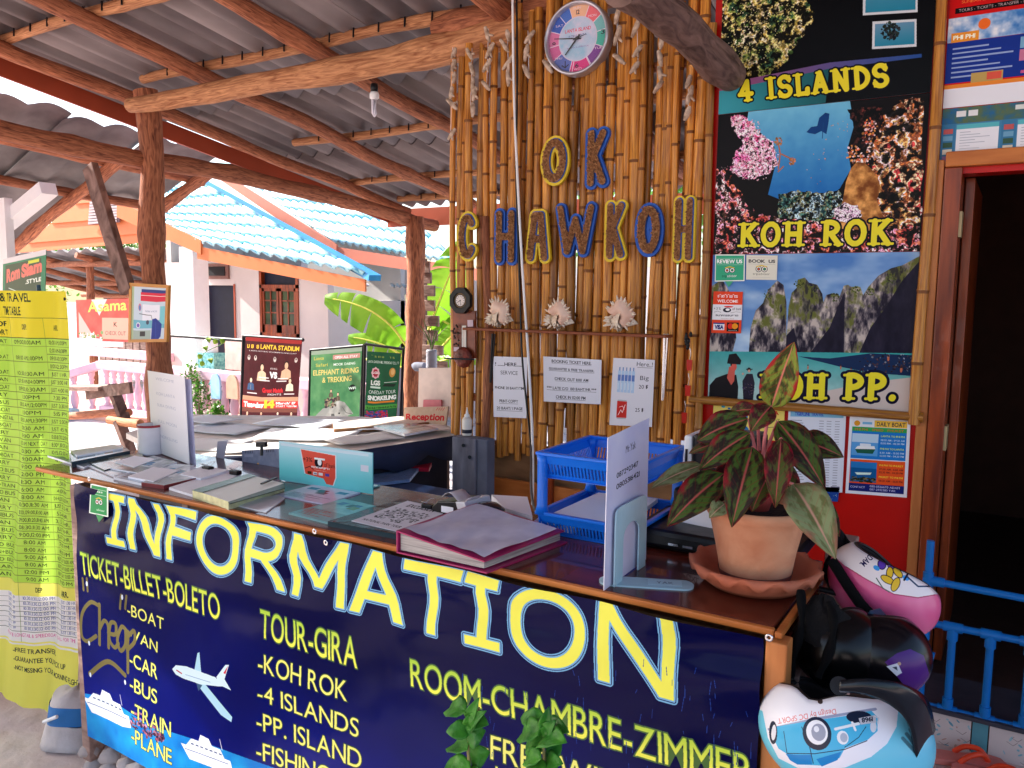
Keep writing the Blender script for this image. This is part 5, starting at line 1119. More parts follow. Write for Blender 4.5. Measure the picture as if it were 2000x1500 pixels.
def blobs_f(cv, u0, v0, u1, v1, n, pal):
    for _ in range(n): cv.ell(cv.f(random.uniform(u0, u1), random.uniform(v0, v1)), random.uniform(.01, .03) * cv.W, random.uniform(.01, .02) * cv.W, random.choice(pal))
redn([(1660, 812), (1779, 817), (1771, 972), (1651, 963)], 'daily boat timetable poster at the right of the red wall', daily, (.92, .92, .95))
def cmap(cv):
    cv.a[:] = rgb(238, 214, 110); blobs_f(cv, .1, .1, .5, .9, 40, [rgb(50, 130, 190), rgb(60, 160, 200), rgb(40, 110, 170)]); cv.tf('LANTA', .62, .25, .3, .1, rgb(210, 50, 40), bold=.035); cv.tf('RESTAURANT', .6, .45, .34, .08, rgb(60, 120, 60)); cv.line([cv.f(.1, .3), cv.f(.3, .8), cv.f(.25, .9)], 4, (.2, .2, .2)); cv.line([cv.f(.6, .7), cv.f(.9, .6)], 5, (.3, .3, .3))
redn([(1394, 786), (1533, 794), (1530, 862), (1390, 850)], 'yellow island map sheet behind the plant', cmap, rgb(238, 214, 110))
def bl(cv): blobs_f(cv, 0, 0, 1, 1, 60, [rgb(40, 90, 160), rgb(120, 170, 210), rgb(20, 40, 90), rgb(200, 220, 230)])
redn([(1600, 950), (1640, 953), (1636, 980), (1596, 978)], 'small blue photo card stuck low on the red wall', bl, rgb(30, 70, 150))

# blue water-pipe gate in the doorway on its tiled step
GY = 3.06
st_ = thing('tiled_step', 'tiled step with leaf pattern below the blue pipe gate', 'step', (.3, GY, 0))
zt_ = .115; xg0 = U(1776, 1402, Y=GY).x
b = MB(); b.box((xg0 - .02, GY + .016, -.05), (1.9, WY - .3 + .29, zt_ - .004)); b.build('step_core', M['conc'], st_)
def tile(cv):
    cv.a[:] = rgb(206, 192, 190); R_ = random.Random(5)
    for _ in range(26): x, y = R_.random(), R_.random(); cv.ell(cv.f(x, y), R_.uniform(8, 26), R_.uniform(5, 10), R_.choice([rgb(120, 170, 186), rgb(150, 186, 196), rgb(186, 150, 140), rgb(90, 150, 170)]), R_.uniform(0, 3))
    for _ in range(8): x, y = R_.random(), R_.random(); cv.line([cv.f(x, y), cv.f(x + .1, y + .06), cv.f(x + .16, y - .02)], 3, rgb(110, 90, 90))
x = xg0; cvt = Canvas([Vector((0, 0, .2)), Vector((.2, 0, .2)), Vector((.2, 0, 0)), Vector((0, 0, 0))], 2000, (1, 1, 1)); tile(cvt); mt = img_mat('leaf_tile', cvt, rough=.2)
mteal = mat('teal_tile', rgb(90, 150, 165), rough=.25)
for i in range(6):
    w = .05 if i % 3 == 1 else .19
    b = MB(); b.slab([(x + .002, GY, zt_), (x + w - .002, GY, zt_), (x + w - .002, GY, -.04), (x + .002, GY, -.04)], .016); b.build('tile', mteal if i % 3 == 1 else mt, st_, bevel=.001); x += w
b = MB(); b.box((xg0 - .02, GY - .008, zt_ - .002), (1.9, GY + .3, zt_ + .012)); b.build('step_edge', mat('step_edge', rgb(60, 60, 72), rough=.5), st_)
gt = thing('pipe_gate', 'low gate of blue plastic water pipes across the doorway', 'gate', (.1, GY, 0))
r = .0125
gx0 = U(1812, 1130, Y=GY).x; T1 = U(1820, 1138, Y=GY).z; T2 = U(1815, 1220, Y=GY).z; T3 = U(1835, 1388, Y=GY).z
def pipe(a, b_, nm='pipe', rr=r):
    m = MB(); m.tube([a, b_], rr, 12); return m.build(nm, M['pvc'], gt)
def fit(a, b_): return pipe(a, b_, 'pipe_fitting', r * 1.38)
G = lambda x, z: Vector((x, GY + .02, z))
pipe(G(gx0, T1 - .02), G(gx0, T1 + .14)); pipe(G(gx0, T1), G(gx0 + 1.0, T1 - .02)); fit(G(gx0, T1 - .035), G(gx0, T1 + .03)); fit(G(gx0 - .015, T1), G(gx0 + .05, T1))
pipe(G(gx0 - .01, T2), G(gx0 + 1.0, T2)); pipe(G(gx0 - .01, T3), G(gx0 + 1.0, T3)); pipe(G(gx0, T2), G(gx0, T3 - .02)); pipe(G(gx0 + .0, T2), G(gx0, T1))
for k in range(8):
    xx = gx0 + .085 + k * .112; pipe(G(xx, T2), G(xx, T3)); fit(G(xx, T2 + .002), G(xx, T2 - .045)); fit(G(xx, T3 - .002), G(xx, T3 + .045)); fit(G(xx - .03, T2), G(xx + .03, T2)); fit(G(xx - .03, T3), G(xx + .03, T3))
fit(G(gx0 - .02, T2), G(gx0 + .03, T2)); fit(G(gx0, T2 - .08 + .02), G(gx0, T2 + .02)); fit(G(gx0 + .0, T2 - .115), G(gx0 + .035, T2 - .12))
# rubber sandals
def sandal(px, py, rz_, lab):
    c = U(px, py, Z=.0); t = thing('sandal', lab, 'sandal', c, 'sandals below the step', rz=rz_); b = MB(); P = []
    out = [(-.125, .022), (-.11, .036), (-.06, .036), (0, .033), (.05, .043), (.09, .044), (.12, .03), (.13, .0)]
    pts = [(x, y) for x, y in out] + [(x, -y * .85) for x, y in out[::-1]]; n = len(pts); M4 = Matrix.Translation(c) @ Matrix.Rotation(rz_, 4, 'Z')
    vs = [M4 @ Vector((x, y, .003)) for x, y in pts] + [M4 @ Vector((x, y, .022)) for x, y in pts]
    b.add(vs, [tuple(range(n)), tuple(range(n, 2 * n))[::-1]] + [(i, i + n, (i + 1) % n + n, (i + 1) % n) for i in range(n)]); b.build('sole', mat('sole_pink', rgb(206, 120, 110), rough=.6), t)
    for s in (-1, 1): b = MB(); b.tube(catmull([M4 @ Vector((.075, 0, .022)), M4 @ Vector((.05, s * .016, .05)), M4 @ Vector((.01, s * .03, .045)), M4 @ Vector((-.02, s * .034, .02))], 5), .009, 8); b.build('strap', mat('strap_orange', rgb(226, 70, 36), rough=.4), t)
sandal(1880, 1492, .3, 'orange strapped sandal lying in front of the tiled step'); sandal(1945, 1530, .1, 'second sandal nearer the camera, mostly out of frame')
# ------------------------------------------------------------------ the front counter
CZ = .97; FY = 1.366
ct = thing('front_counter', 'varnished wooden reception counter carrying the information banner', 'counter', (-1.4, FY, 0))
xl, xr = -2.60, -.322
b = MB(); b.box((xl, FY + .014, CZ - .012), (xr, FY + .43, CZ)); b.build('counter_top', M['redbrown'], ct, bevel=.002)
b = MB(); b.box((xl, FY, CZ - .012), (xr + .004, FY + .013, CZ + .001)); b.build('front_edging', M['honey'], ct, bevel=.003)
b = MB(); b.box((xr + .005, FY + .0, CZ - .014), (xr + .018, FY + .43, CZ - .002)); b.build('side_edging', M['honey'], ct, bevel=.003)
b = MB(); b.box((xr - .006, FY - .012, .05), (xr + .03, FY + .03, CZ - .016)); b.build('corner_post', M['honeyv'], ct, bevel=.003)
b = MB(); b.box((-2.43, FY + .01, .05), (-2.39, FY + .06, CZ - .034)); b.build('corner_post', M['board'], ct, bevel=.003)
b = MB(); b.box((-2.40, FY + .02, .14), (xr - .03, FY + .035, CZ - .034)); b.build('front_panel', M['ply'], ct)
b = MB(); b.box((xr - .0, FY + .034, .1), (xr + .016, FY + .42, CZ - .034)); b.build('side_panel', M['redbrown'], ct)
b = MB(); b.box((-2.36, FY + .38, .1), (xr - .03, FY + .40, .9)); b.build('rear_panel', M['ply'], ct)
for k in range(5):     # pinkish weathered side slats behind the corner
    y = FY + .06 + k * .085; b = MB(); b.box((xr + .018, y, .12), (xr + .036, y + .075, CZ - .1 + .02 * (k % 2))); b.build('side_slat', M['board'], ct, bevel=.003)
b = MB(); b.box((xr + .0, FY + .44, .3), (xr + .06, FY + .49, 1.02)); b.build('rear_stud', M['board'], ct, bevel=.003)
# rubble of stones under the banner
b = MB()
rb_ = thing('rubble_footing', 'small mortared stones under the left end of the banner', 'footing', (-2.25, 1.5, 0))
for k in range(26):
    x = -2.42 + (k % 13) * .085; s = random.uniform(.03, .05); z = .02 + .055 * (k // 13); b = MB()
    b.lathe([(0, -s * .7), (s * .8, -s * .4), (s, 0), (s * .8, s * .45), (0, s * .7)], (x + random.uniform(-.01, .01), FY + .04 + random.uniform(-.01, .01), z), 7, fn=lambda i, t, r, zz: (r * (1 + .2 * math.sin(3 * t + k)), zz)); b.build('stone', M['conc'], rb_)

# ------------------------------------------------------------------ the information banner
BYY = FY - .014
BL = U(150, 935, Y=BYY); bxr = xr - .008
bt, bb = CZ - .011, .165
q = [Vector((BL.x - .002, BYY, bt)), Vector((bxr, BYY, bt)), Vector((bxr, BYY, bb)), Vector((BL.x - .002, BYY, bb))]
cv = Canvas(q, 1300)
NB = fbm(cv.H, cv.W, 500, 4, 40)
yy, xx_ = np.mgrid[0:cv.H, 0:cv.W]
tt = np.clip(yy / cv.H, 0, 1)
base = mixc(rgb(6, 8, 56), rgb(4, 24, 142), np.clip((tt - .22) * 1.15 + .5 * (NB - .5), 0, 1)); cv.a[:] = base
# printed sea, liners and island at the bottom
cv.poly(cv.pp([(168, 1352), (212, 1362), (300, 1412), (420, 1452), (600, 1520), (600, 1560), (340, 1560), (150, 1440)]), lambda a, b_, c_, d: mixc(rgb(40, 170, 226), rgb(20, 100, 190), fbm(d - b_, c_ - a, 80, 3, 5)))
def liner(x, y, s, sk=.5):
    f = lambda u, v: (x + u * s, y + (v + u * sk) * s)
    cv.poly(cv.pp([f(-50, -14), f(45, -14), f(50, 8), f(30, 14), f(-34, 12)]), rgb(236, 240, 246)); cv.poly(cv.pp([f(-30, -30), f(26, -30), f(34, -14), f(-40, -14)]), rgb(222, 230, 240)); cv.poly(cv.pp([f(-12, -44), f(4, -42), f(10, -30), f(-16, -30)]), rgb(230, 234, 244))
    for k in range(7): cv.line(cv.pp([f(-30 + k * 9, -20), f(-26 + k * 9, -20)]), 5, rgb(50, 70, 110))
    cv.line(cv.pp([f(-42, -6), f(40, -6)]), 3, rgb(60, 90, 140)); cv.line(cv.pp([f(30, -30), f(26, -50)]), 3, rgb(220, 224, 236))
liner(214, 1392, .95, .42); liner(410, 1480, 1.0, .38)
blobs(cv, [(276, 1405, 16), (300, 1424, 14), (320, 1436, 8)], 160, 4, 9, [rgb(90, 60, 90), rgb(160, 90, 110), rgb(60, 40, 70), rgb(190, 130, 150)], 3)
Y1, Y2 = rgb(240, 238, 92), rgb(236, 236, 90); BO = rgb(120, 176, 214); DK = rgb(20, 24, 70)
BW = .018
# INFORMATION, letter by letter: left, right at top/bottom line
def topy(x): return 962 + (x - 222) * (1206 - 962) / (1320 - 222)
def boty(x): return 1066 + (x - 245) * (1364 - 1066) / (1316 - 245)
L_ = [('I', 218, 250), ('N', 259, 317), ('F', 330, 386), ('O', 391, 470), ('R', 484, 563), ('M', 576, 678), ('A', 688, 792), ('T', 796, 905), ('I', 914, 980), ('O', 997, 1146), ('N', 1172, 1319)]
def big(ch, O, E, T_):
    O, E, T_ = map(np.array, (O, E, T_)); ex = E - O; ey = T_ - O; Wd = float(np.hypot(*ex)); Hd = float(np.hypot(*ey)); st = .155 * Hd; w = st / Wd; hh = .145
    F = lambda u, v: tuple(O + ex * u + ey * v)
    V = lambda u: ('p', [(u, 0), (u + w, 0), (u + w, 1), (u, 1)]); Hz = lambda v, u0=0, u1=1, t=hh: ('p', [(u0, v), (u1, v), (u1, v + t), (u0, v + t)])
    def dg(a, b, k=1.12): return ('p', [(a[0], a[1]), (a[0] + w * k, a[1]), (b[0] + w * k, b[1]), (b[0], b[1])])
    D = {'I': [V(.5 - w / 2), Hz(0, 0, 1, .13), Hz(.87, 0, 1, .13)], 'N': [V(0), V(1 - w), dg((0, 1), (1 - w * 1.2, 0), 1.2)], 'F': [V(0), Hz(1 - hh), Hz(.47, 0, .88)], 'O': [('o', .5, .5, .5, .52)], 'R': [V(0), ('o2', .0, .725, .93, .275), dg((.98 - w * 1.2, 0), (.42, .48), 1.2)],
         'M': [V(0), V(1 - w), dg((0, 1), (.5 - w * .55, .22)), dg((1 - w * 1.1, 1), (.5 - w * .55, .22))], 'A': [dg((0, 0), (.5 - w * .6, 1), 1.2), dg((1 - w * 1.2, 0), (.5 - w * .6, 1), 1.2), Hz(.24, .2, .8, .13)], 'T': [V(.5 - w / 2), Hz(1 - hh)]}[ch]
    for g, c_ in ((10, BO), (6.5, DK), (4.5, BO), (0, Y1)):
        for d in D:
            if d[0] == 'p':
                P_ = [F(*q_) for q_ in d[1]]; cv.poly(P_, c_)
                if g: cv.line(P_ + [P_[0]], 2 * g, c_)
            else:
                n = 60; cx, cy, rx, ry = d[1:]; full = d[0] == 'o'; A_ = np.linspace(0, 2 * math.pi, n) if full else np.linspace(-math.pi / 2, math.pi / 2, n // 2)
                ox = cx if full else .45; rx_ = rx if full else rx - ox
                o_ = [F(ox + rx_ * math.cos(a), cy + ry * math.sin(a)) for a in A_]; i_ = [F(ox + (rx_ - w * 1.0) * math.cos(a), cy + (ry - hh * .95) * math.sin(a)) for a in A_]
                if not full: o_ = [F(0, cy - ry)] + o_ + [F(0, cy + ry)]; i_ = [F(0, cy - ry + hh * .95)] + i_ + [F(0, cy + ry - hh * .95)]
                m = len(o_)
                for k in range(m - 1): cv.poly([o_[k], o_[k + 1], i_[k + 1], i_[k]], c_)
                if g: cv.line(o_, 2 * g, c_); cv.line(i_, 2 * g, c_)
for ch, x0, x1 in L_: big(ch, cv.p(x0, boty(x0)), cv.p(x1, boty(x1)), cv.p(x0, topy(x0)))
GR = (rgb(168, 206, 70), rgb(240, 240, 90))
def bt_(t, a, e, top, col=None, b_=.0, ol=rgb(80, 110, 60)): cv.tp(t, a, e, top, col if col is not None else GR, bold=b_, outline=ol)
bt_('TICKET-BILLET-BOLETO', (166, 1118), (438, 1208), (163, 1076)); bt_('TOUR-GIRA', (516, 1240), (704, 1302), (513, 1188)); bt_('ROOM-CHAMBRE-ZIMMER', (808, 1336), (1474, 1540), (806, 1284))
Yl = rgb(238, 236, 120)
for t, a, e, tp_ in (('-BOAT', (256, 1198), (326, 1228), (256, 1176)), ('-VAN', (258, 1242), (314, 1272), (258, 1222)), ('-CAR', (260, 1296), (314, 1324), (260, 1270)), ('-BUS', (260, 1344), (314, 1372), (260, 1318)), ('-TRAIN', (262, 1396), (341, 1436), (262, 1368)), ('-PLANE', (262, 1446), (342, 1490), (262, 1418)),
                     ('-KOH ROK', (511, 1308), (684, 1366), (511, 1272)), ('-4 ISLANDS', (510, 1364), (707, 1436), (510, 1332)), ('-PP. ISLAND', (508, 1420), (713, 1498), (508, 1386)), ('-FISHING', (506, 1478), (650, 1532), (506, 1444)),
                     ('-FREE WIFI', (948, 1470), (1210, 1556), (948, 1424)), ('-HOT WATER', (962, 1530), (1240, 1620), (962, 1486))):
    cv.tp(t, a, e, tp_, Yl, bold=.0, outline=rgb(60, 80, 50))
# aeroplane
W1, W2 = rgb(206, 232, 240), rgb(170, 214, 230)
cv.poly(cv.pp([(388, 1306), (394, 1272), (398, 1270), (402, 1308)]), W2); cv.poly(cv.pp([(390, 1328), (405, 1326), (462, 1396), (460, 1406), (440, 1392)]), W2); cv.poly(cv.pp([(392, 1330), (404, 1334), (396, 1346)]), rgb(60, 90, 120))
cv.poly(cv.pp([(343, 1304), (350, 1296), (372, 1298), (430, 1318), (448, 1336), (436, 1336), (400, 1332), (366, 1322), (350, 1314)]), W1); cv.poly(cv.pp([(432, 1318), (450, 1294), (457, 1294), (448, 1322), (460, 1344), (440, 1334)]), W1); cv.poly(cv.pp([(446, 1310), (455, 1296), (450, 1312)]), rgb(200, 50, 70)); cv.line(cv.pp([(352, 1306), (362, 1312)]), 5, rgb(170, 50, 60)); cv.line(cv.pp([(370, 1314), (420, 1328)]), 2, rgb(110, 150, 190))
# gold spray-pen scribble "Cheap" with an arrow
GO = rgb(108, 100, 60)
def sq(pts, w=17): cv.line([tuple(p) for p in [(v.x, v.y) for v in catmull([Vector((*cv.p(*p), 0)) for p in pts], 8)]], w, GO)
sq([(200, 1180), (184, 1174), (168, 1196), (166, 1236), (176, 1250), (194, 1240)]); sq([(202, 1178), (200, 1256)]); sq([(201, 1226), (210, 1210), (218, 1222), (218, 1262)]); sq([(218, 1234), (232, 1236), (232, 1216), (222, 1216), (220, 1246), (230, 1262), (238, 1254)]); sq([(254, 1230), (244, 1222), (236, 1246), (242, 1268), (252, 1256), (252, 1228), (256, 1270)]); sq([(257, 1232), (256, 1310)]); sq([(257, 1240), (268, 1230), (270, 1250), (258, 1264)])
sq([(180, 1314), (216, 1290), (250, 1316)], 20)
for a, c_ in (((168, 1128), (170, 1150)), ((176, 1128), (178, 1152)), ((244, 1160), (242, 1186)), ((254, 1162), (252, 1186))): cv.line(cv.pp([a, c_]), 12, GO)
for x, y in ((180, 1254), (181, 1316), (250, 1330), (176, 1138), (246, 1164)): cv.ell(cv.p(x, y), 6, 10, rgb(200, 214, 230))
# scuffs
R_ = random.Random(8)
for _ in range(70):
    x, y = R_.uniform(900, 1490), R_.uniform(1280, 1500); p_ = cv.p(x, y); L = R_.uniform(6, 36); cv.line([p_, (p_[0] + R_.uniform(-4, 4), p_[1] + L)], 1.6, rgb(30, 60, 140))
mb_ = img_mat('banner_print', cv, rough=.17, bump=.05, spec=.07)
nt = mb_.node_tree; nzn = [n for n in nt.nodes if n.type == 'TEX_NOISE'][0]; nzn.inputs['Scale'].default_value = 3.5; bpn = [n for n in nt.nodes if n.type == 'BUMP'][0]; bpn.inputs['Strength'].default_value = .5; bpn.inputs['Distance'].default_value = .02
bn = thing('information_banner', 'glossy dark blue vinyl banner lettered information on the counter front', 'banner', (-1.4, BYY, .2))
P = []; nx, nz_ = 150, 44
for j in range(nz_ + 1):
    row = []; v = j / nz_
    for i in range(nx + 1):
        u = i / nx; x = q[0].x + (q[1].x - q[0].x) * u; z = bt + (bb - bt) * v
        pins = abs(math.sin(u * math.pi * 3.5)) ; w = .011 * math.exp(-v * 6) * pins * math.sin(v * 46 + u * 9) + .004 * math.sin(u * 17 + v * 5) * v + .006 * math.sin(u * 43 + v * 26) * math.exp(-v * 5) + .0015 * math.sin(u * 31 - v * 4)
        w += .005 * math.exp(-v * 5) * math.sin((u * 24 - v * 9)) * math.exp(-((u - .12) ** 2) / .02) * 1.2
        row.append(Vector((x, BYY - .006 - w - .010 * math.sin(math.pi * v) * .6, z)))
    P.append(row)
b = MB(); b.grid(P); o = b.build('vinyl_sheet', mb_, bn)
for px, py in ((174, 936), (614, 1038), (636, 1060), (1502, 1246)):
    c = U(px, py, Y=BYY - .008); b = MB(); b.lathe([(.003, 0), (.006, .0015), (.007, 0)], (0, 0, 0), 12); b.v = [(c.x + p[0], c.y - p[2], c.z + p[1]) for p in b.v]; b.build('eyelet', M['chrome'], bn)
def s4(cv):
    cv.rf(.06, .03, .94, .96, rgb(48, 150, 84)); cv.tf('Find us on', .3, .24, .4, .07, (1, 1, 1), bold=.018); cv.line([cv.f(.1, .14), cv.f(.9, .14)], 3, (.9, 1, .9)); cv.line([cv.f(.1, .32), cv.f(.9, .32)], 3, (.9, 1, .9)); owl(cv, .52, .56, .1, (.1, .25, .15), (1, 1, 1)); cv.tf('advisor', .4, .86, .42, .08, (.9, 1, .9))
sticker([(177, 945), (211, 952), (211, 1010), (174, 1002)], 'green speech bubble sticker at the top left of the banner', s4, (.92, .97, .92), grp=None, Y=BYY - .018)
q_ = [U(*p, Y=BYY - .018) for p in ((187, 1004), (203, 1008), (193, 1020))]; b = MB(); b.add(q_, [(2, 1, 0)]); b.add([p + Vector((0, .001, 0)) for p in q_], [(0, 1, 2)]); tag(b.build('bubble_tail', mat('sticker_green2', rgb(48, 150, 84), rough=.4)), 'pointed tail of the green sticker on the banner', 'sticker')
# ------------------------------------------------------------------ things lying on the counter
def onctr(pts, z): return [U(*p, Z=z) for p in pts]
def flat(nm, lab, cat, pts, h, m, side=None, group=None, z=CZ, bevel=0):
    """a flat thing lying on the counter: four photo pixels of its top face"""
    qq = onctr(pts, z + h); b = MB(); b.slab(qq, h, side=1 if side else None)
    if (qq[1] - qq[0]).cross(qq[3] - qq[0]).z > 0: b = MB(); b.slab(qq, -h, side=1 if side else None)
    o = b.build(nm, [m, side] if side else m, None, bevel=bevel); return tag(o, lab, cat, group)
def printed(seed, c0, c1, rows=6, dark=False):
    cv = Canvas([Vector((0, 0, .2)), Vector((.2, 0, .2)), Vector((.2, 0, 0)), Vector((0, 0, 0))], 1400, c0); R_ = random.Random(seed); NN = fbm(cv.H, cv.W, 70, 4, seed)
    cv._put(0, 0, cv.W, int(cv.H * .6), np.ones((int(cv.H * .6), cv.W), bool), lambda a, b_, c_, d: mixc(c0, c1, np.clip(NN[b_:d, a:c_] * 2 - .5, 0, 1)))
    for k in range(rows): cv.rf(.1, .64 + k * .05, .1 + R_.uniform(.3, .8), .66 + k * .05, tuple(v * .5 for v in c0) if not dark else (.8, .8, .85))
    for k in range(4): x = R_.uniform(.05, .7); y = R_.uniform(.1, .4); cv.rf(x, y, x + .2, y + .15, R_.choice([rgb(60, 120, 160), rgb(90, 130, 80), rgb(170, 150, 130), rgb(40, 50, 70)]))
    return img_mat('brochure_%d' % seed, cv, rough=.16, spec=.7)
GB = 'brochure folders at the left end of the counter'
wh = M['paper']; drk = mat('folder_dark', rgb(46, 64, 76), rough=.3)
flat('brochure_folder', 'white edged folder overhanging the far left tip of the counter', 'folder', [(134, 868), (222, 886), (164, 912), (88, 888)], .006, printed(1, rgb(130, 144, 152), rgb(220, 226, 226)), wh, GB)
flat('brochure_folder', 'thick dark blue folder lying open furthest left behind the others', 'folder', [(236, 868), (254, 880), (140, 902), (136, 884)], .018, printed(2, rgb(90, 124, 146), rgb(180, 200, 210)), drk, GB)
flat('loose_leaflet', 'white leaflet resting on top of the dark blue folder', 'leaflet', [(222, 868), (240, 874), (150, 890), (138, 880)], .024, wh, None, GB)
flat('brochure_folder', 'dark photo folder with palm pictures left of the paint tin', 'folder', [(275, 884), (284, 896), (204, 918), (166, 900)], .008, printed(3, rgb(110, 120, 110), rgb(206, 206, 190)), drk, GB)
flat('brochure_folder', 'grey brochure sleeve directly beside the counter edge', 'folder', [(250, 902), (300, 908), (224, 930), (170, 908)], .005, printed(4, rgb(140, 150, 160), rgb(226, 232, 240)), wh, GB)
flat('brochure_folder', 'open brochure with mixed pictures in front of the white paper sign', 'folder', [(300, 890), (345, 902), (280, 925), (214, 914)], .009, printed(5, rgb(130, 140, 140), rgb(226, 230, 232)), wh, GB)
flat('brochure_folder', 'pale blue glossy sleeve in the middle of the brochure row', 'folder', [(310, 905), (380, 908), (280, 945), (222, 932)], .007, printed(6, rgb(170, 190, 210), rgb(232, 240, 246)), wh, GB)
flat('brochure_folder', 'slim dark red folder lying between blue sleeve and green ledger', 'folder', [(362, 908), (432, 922), (320, 948), (276, 942)], .011, printed(7, rgb(150, 160, 170), rgb(230, 234, 240)), mat('maroon_edge', rgb(120, 40, 46), rough=.4), GB)
flat('white_form', 'stack of white forms under a black clip beside the red folder', 'paper', [(430, 920), (470, 926), (376, 966), (330, 952)], .007, wh, None, GB)
flat('loose_leaflet', 'white leaflet half under the maroon folder near the edging', 'leaflet', [(300, 912), (352, 918), (300, 940), (250, 930)], .013, wh, None, GB)
flat('loose_leaflet', 'creased white sheet between the paint tin and the blue sleeve', 'leaflet', [(262, 890), (304, 896), (262, 912), (224, 902)], .011, M['paper'], None, GB)
flat('white_form', 'second white form fanned out from under the clipped stack', 'paper', [(398, 910), (448, 918), (392, 934), (350, 926)], .013, wh, None, GB)
lg = flat('ledger_book', 'thick green covered ledger with white page near the counter edge', 'book', [(484, 926), (555, 944), (446, 980), (376, 956)], .022, mat('ledger_page', rgb(238, 240, 232), rough=.5, var=.02), mat('ledger_edge', rgb(206, 206, 160), rough=.7, scale=60), None)
b = MB(); qq = onctr([(484, 925), (500, 929), (394, 962), (375, 957)], CZ + .024); b.slab(qq, .001); b.build('green_cover_strip', mat('ledger_green', rgb(60, 104, 80), rough=.3), lg)
b = MB(); b.slab(onctr([(555, 944), (557, 953), (448, 984), (446, 980)], CZ + .023), .002); b.build('green_spine', mat('ledger_green2', rgb(48, 74, 60), rough=.4), lg)
b = MB(); b.bar(U(510, 945, Z=CZ + .028), U(540, 933, Z=CZ + .028), .006, .004); tag(b.build('pencil', M['black']), 'short dark pencil resting on the green ledger', 'pencil')
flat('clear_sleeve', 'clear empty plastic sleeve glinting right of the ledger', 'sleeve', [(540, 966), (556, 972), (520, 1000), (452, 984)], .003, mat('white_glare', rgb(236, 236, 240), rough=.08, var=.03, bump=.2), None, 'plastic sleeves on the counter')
pl_ = printed(8, rgb(200, 196, 224), rgb(222, 214, 236))
flat('laminated_card', 'pale lilac laminated card in front of the cyan stand', 'card', [(612, 946), (704, 962), (634, 984), (538, 966)], .0035, pl_, None, 'laminated cards on the counter')
flat('laminated_card', 'teal laminated card overlapping the lilac one', 'card', [(672, 974), (734, 988), (640, 1020), (564, 1001)], .005, printed(9, rgb(96, 160, 166), rgb(130, 200, 204)), None, 'laminated cards on the counter')
# clear clip folder with photocopy
cf = flat('clear_clipfile', 'clear plastic file holding a black and white photocopy', 'file', [(784, 974), (900, 996), (786, 1046), (640, 1018)], .012, mat('dark_laminate', rgb(40, 62, 70), rough=.1, var=.2), None)
cvp = Canvas([Vector((0, 0, .2)), Vector((.28, 0, .2)), Vector((.28, 0, 0)), Vector((0, 0, 0))], 1600, rgb(216, 216, 228)); blobs_f(cvp, .12, .3, .9, .75, 240, [rgb(60, 64, 76), rgb(110, 114, 126), rgb(170, 172, 184), rgb(200, 200, 212)]); cvp.tf('EXCURSION', .2, .2, .6, .1, rgb(60, 64, 80), bold=.035); cvp.tf('NATIONAL PARK TOUR', .1, .9, .8, .06, rgb(60, 64, 80), bold=.018)
b = MB(); b.slab(onctr([(796, 978), (882, 996), (778, 1038), (686, 1017)], CZ + .0145), .0015); b.build('photocopy', img_mat('photocopy', cvp, rough=.5), cf)
def binderclip(x, y, z, lab, s=1):
    c = U(x, y, Z=z); t = thing('binder_clip', lab, 'clip', c, 'black binder clips on the counter'); b = MB(); b.bar(c + Vector((-.016 * s, 0, .004)), c + Vector((.016 * s, 0, .004)), .018 * s, .012 * s); b.build('clip_body', M['black'], t, bevel=.002)
    for k in (-1, 1): b = MB(); b.tube([c + Vector((-.01 * s, 0, .01)), c + Vector((-.006 * s, k * .02 * s, .02 * s)), c + Vector((.006 * s, k * .02 * s, .02 * s)), c + Vector((.01 * s, 0, .01))], .001, 5); b.build('clip_wire', M['chrome'], t)
binderclip(836, 992, CZ + .014, 'black binder clip on the photocopy file'); binderclip(406, 917, CZ + .01, 'black binder clip on the forms beside the white sign', 1.1); binderclip(460, 925, CZ + .01, 'black binder clip on the white forms behind the ledger', 1.1)
# magenta binder
bq = dict(tl=(932, 982), tr=(1102, 1036), br=(946, 1096), bl=(774, 1036))
bi = thing('magenta_binder', 'magenta ring binder with clear front pocket near the middle of the counter', 'binder', U(930, 1050, Z=CZ))
h = .05; T = [U(*bq[k], Z=CZ + hh) for k, hh in (('tl', .05), ('tr', .028), ('br', .024), ('bl', .05))]
mag = mat('magenta_vinyl', rgb(158, 34, 92), rough=.3, var=.08)
b = MB(); b.slab(T, .003); b.build('front_cover', mag, bi, bevel=.001)
Bq = [Vector((p.x, p.y, CZ + .003)) for p in T]; Bq[1] += Vector((.008, 0, 0)); Bq[2] += Vector((.008, -.003, 0)); b = MB(); b.slab(Bq, .003); b.build('back_cover', mag, bi)
b = MB(); b.slab([T[0], T[3], Bq[3] - Vector((0, 0, .003)), Bq[0] - Vector((0, 0, .003))], .003); b.build('spine', mag, bi)
ce = sum(T, Vector()) / 4
Pp = [t.lerp(ce, .05) for t in T]; b = MB(); pages = [Vector((p.x, p.y, p.z - .006)) for p in Pp]; lowp = [Vector((p.x, p.y, CZ + .006)) for p in Pp]
for i in range(4): j = (i + 1) % 4; b.add([pages[i], pages[j], lowp[j], lowp[i]], [(0, 1, 2, 3)])
b.add(pages, [(0, 1, 2, 3)]); b.build('page_block', mat('page_edges', rgb(190, 186, 180), rough=.5, col2=rgb(120, 116, 116), scale=6, stretch=(1, 1, 60), uv=False), bi)
T3 = [t.lerp(ce, .09) + Vector((0, 0, .0025)) for t in T]
P = []
for j in range(17):
    row = []
    for i in range(25):
        u, v = i / 24, j / 16; p_ = T3[0].lerp(T3[1], u).lerp(T3[3].lerp(T3[2], u), v); row.append(p_ + Vector((0, 0, .0016 * math.sin(u * 9 + v * 7) + .0014 * math.sin(u * 23 - v * 12) * v + .001)))
    P.append(row)
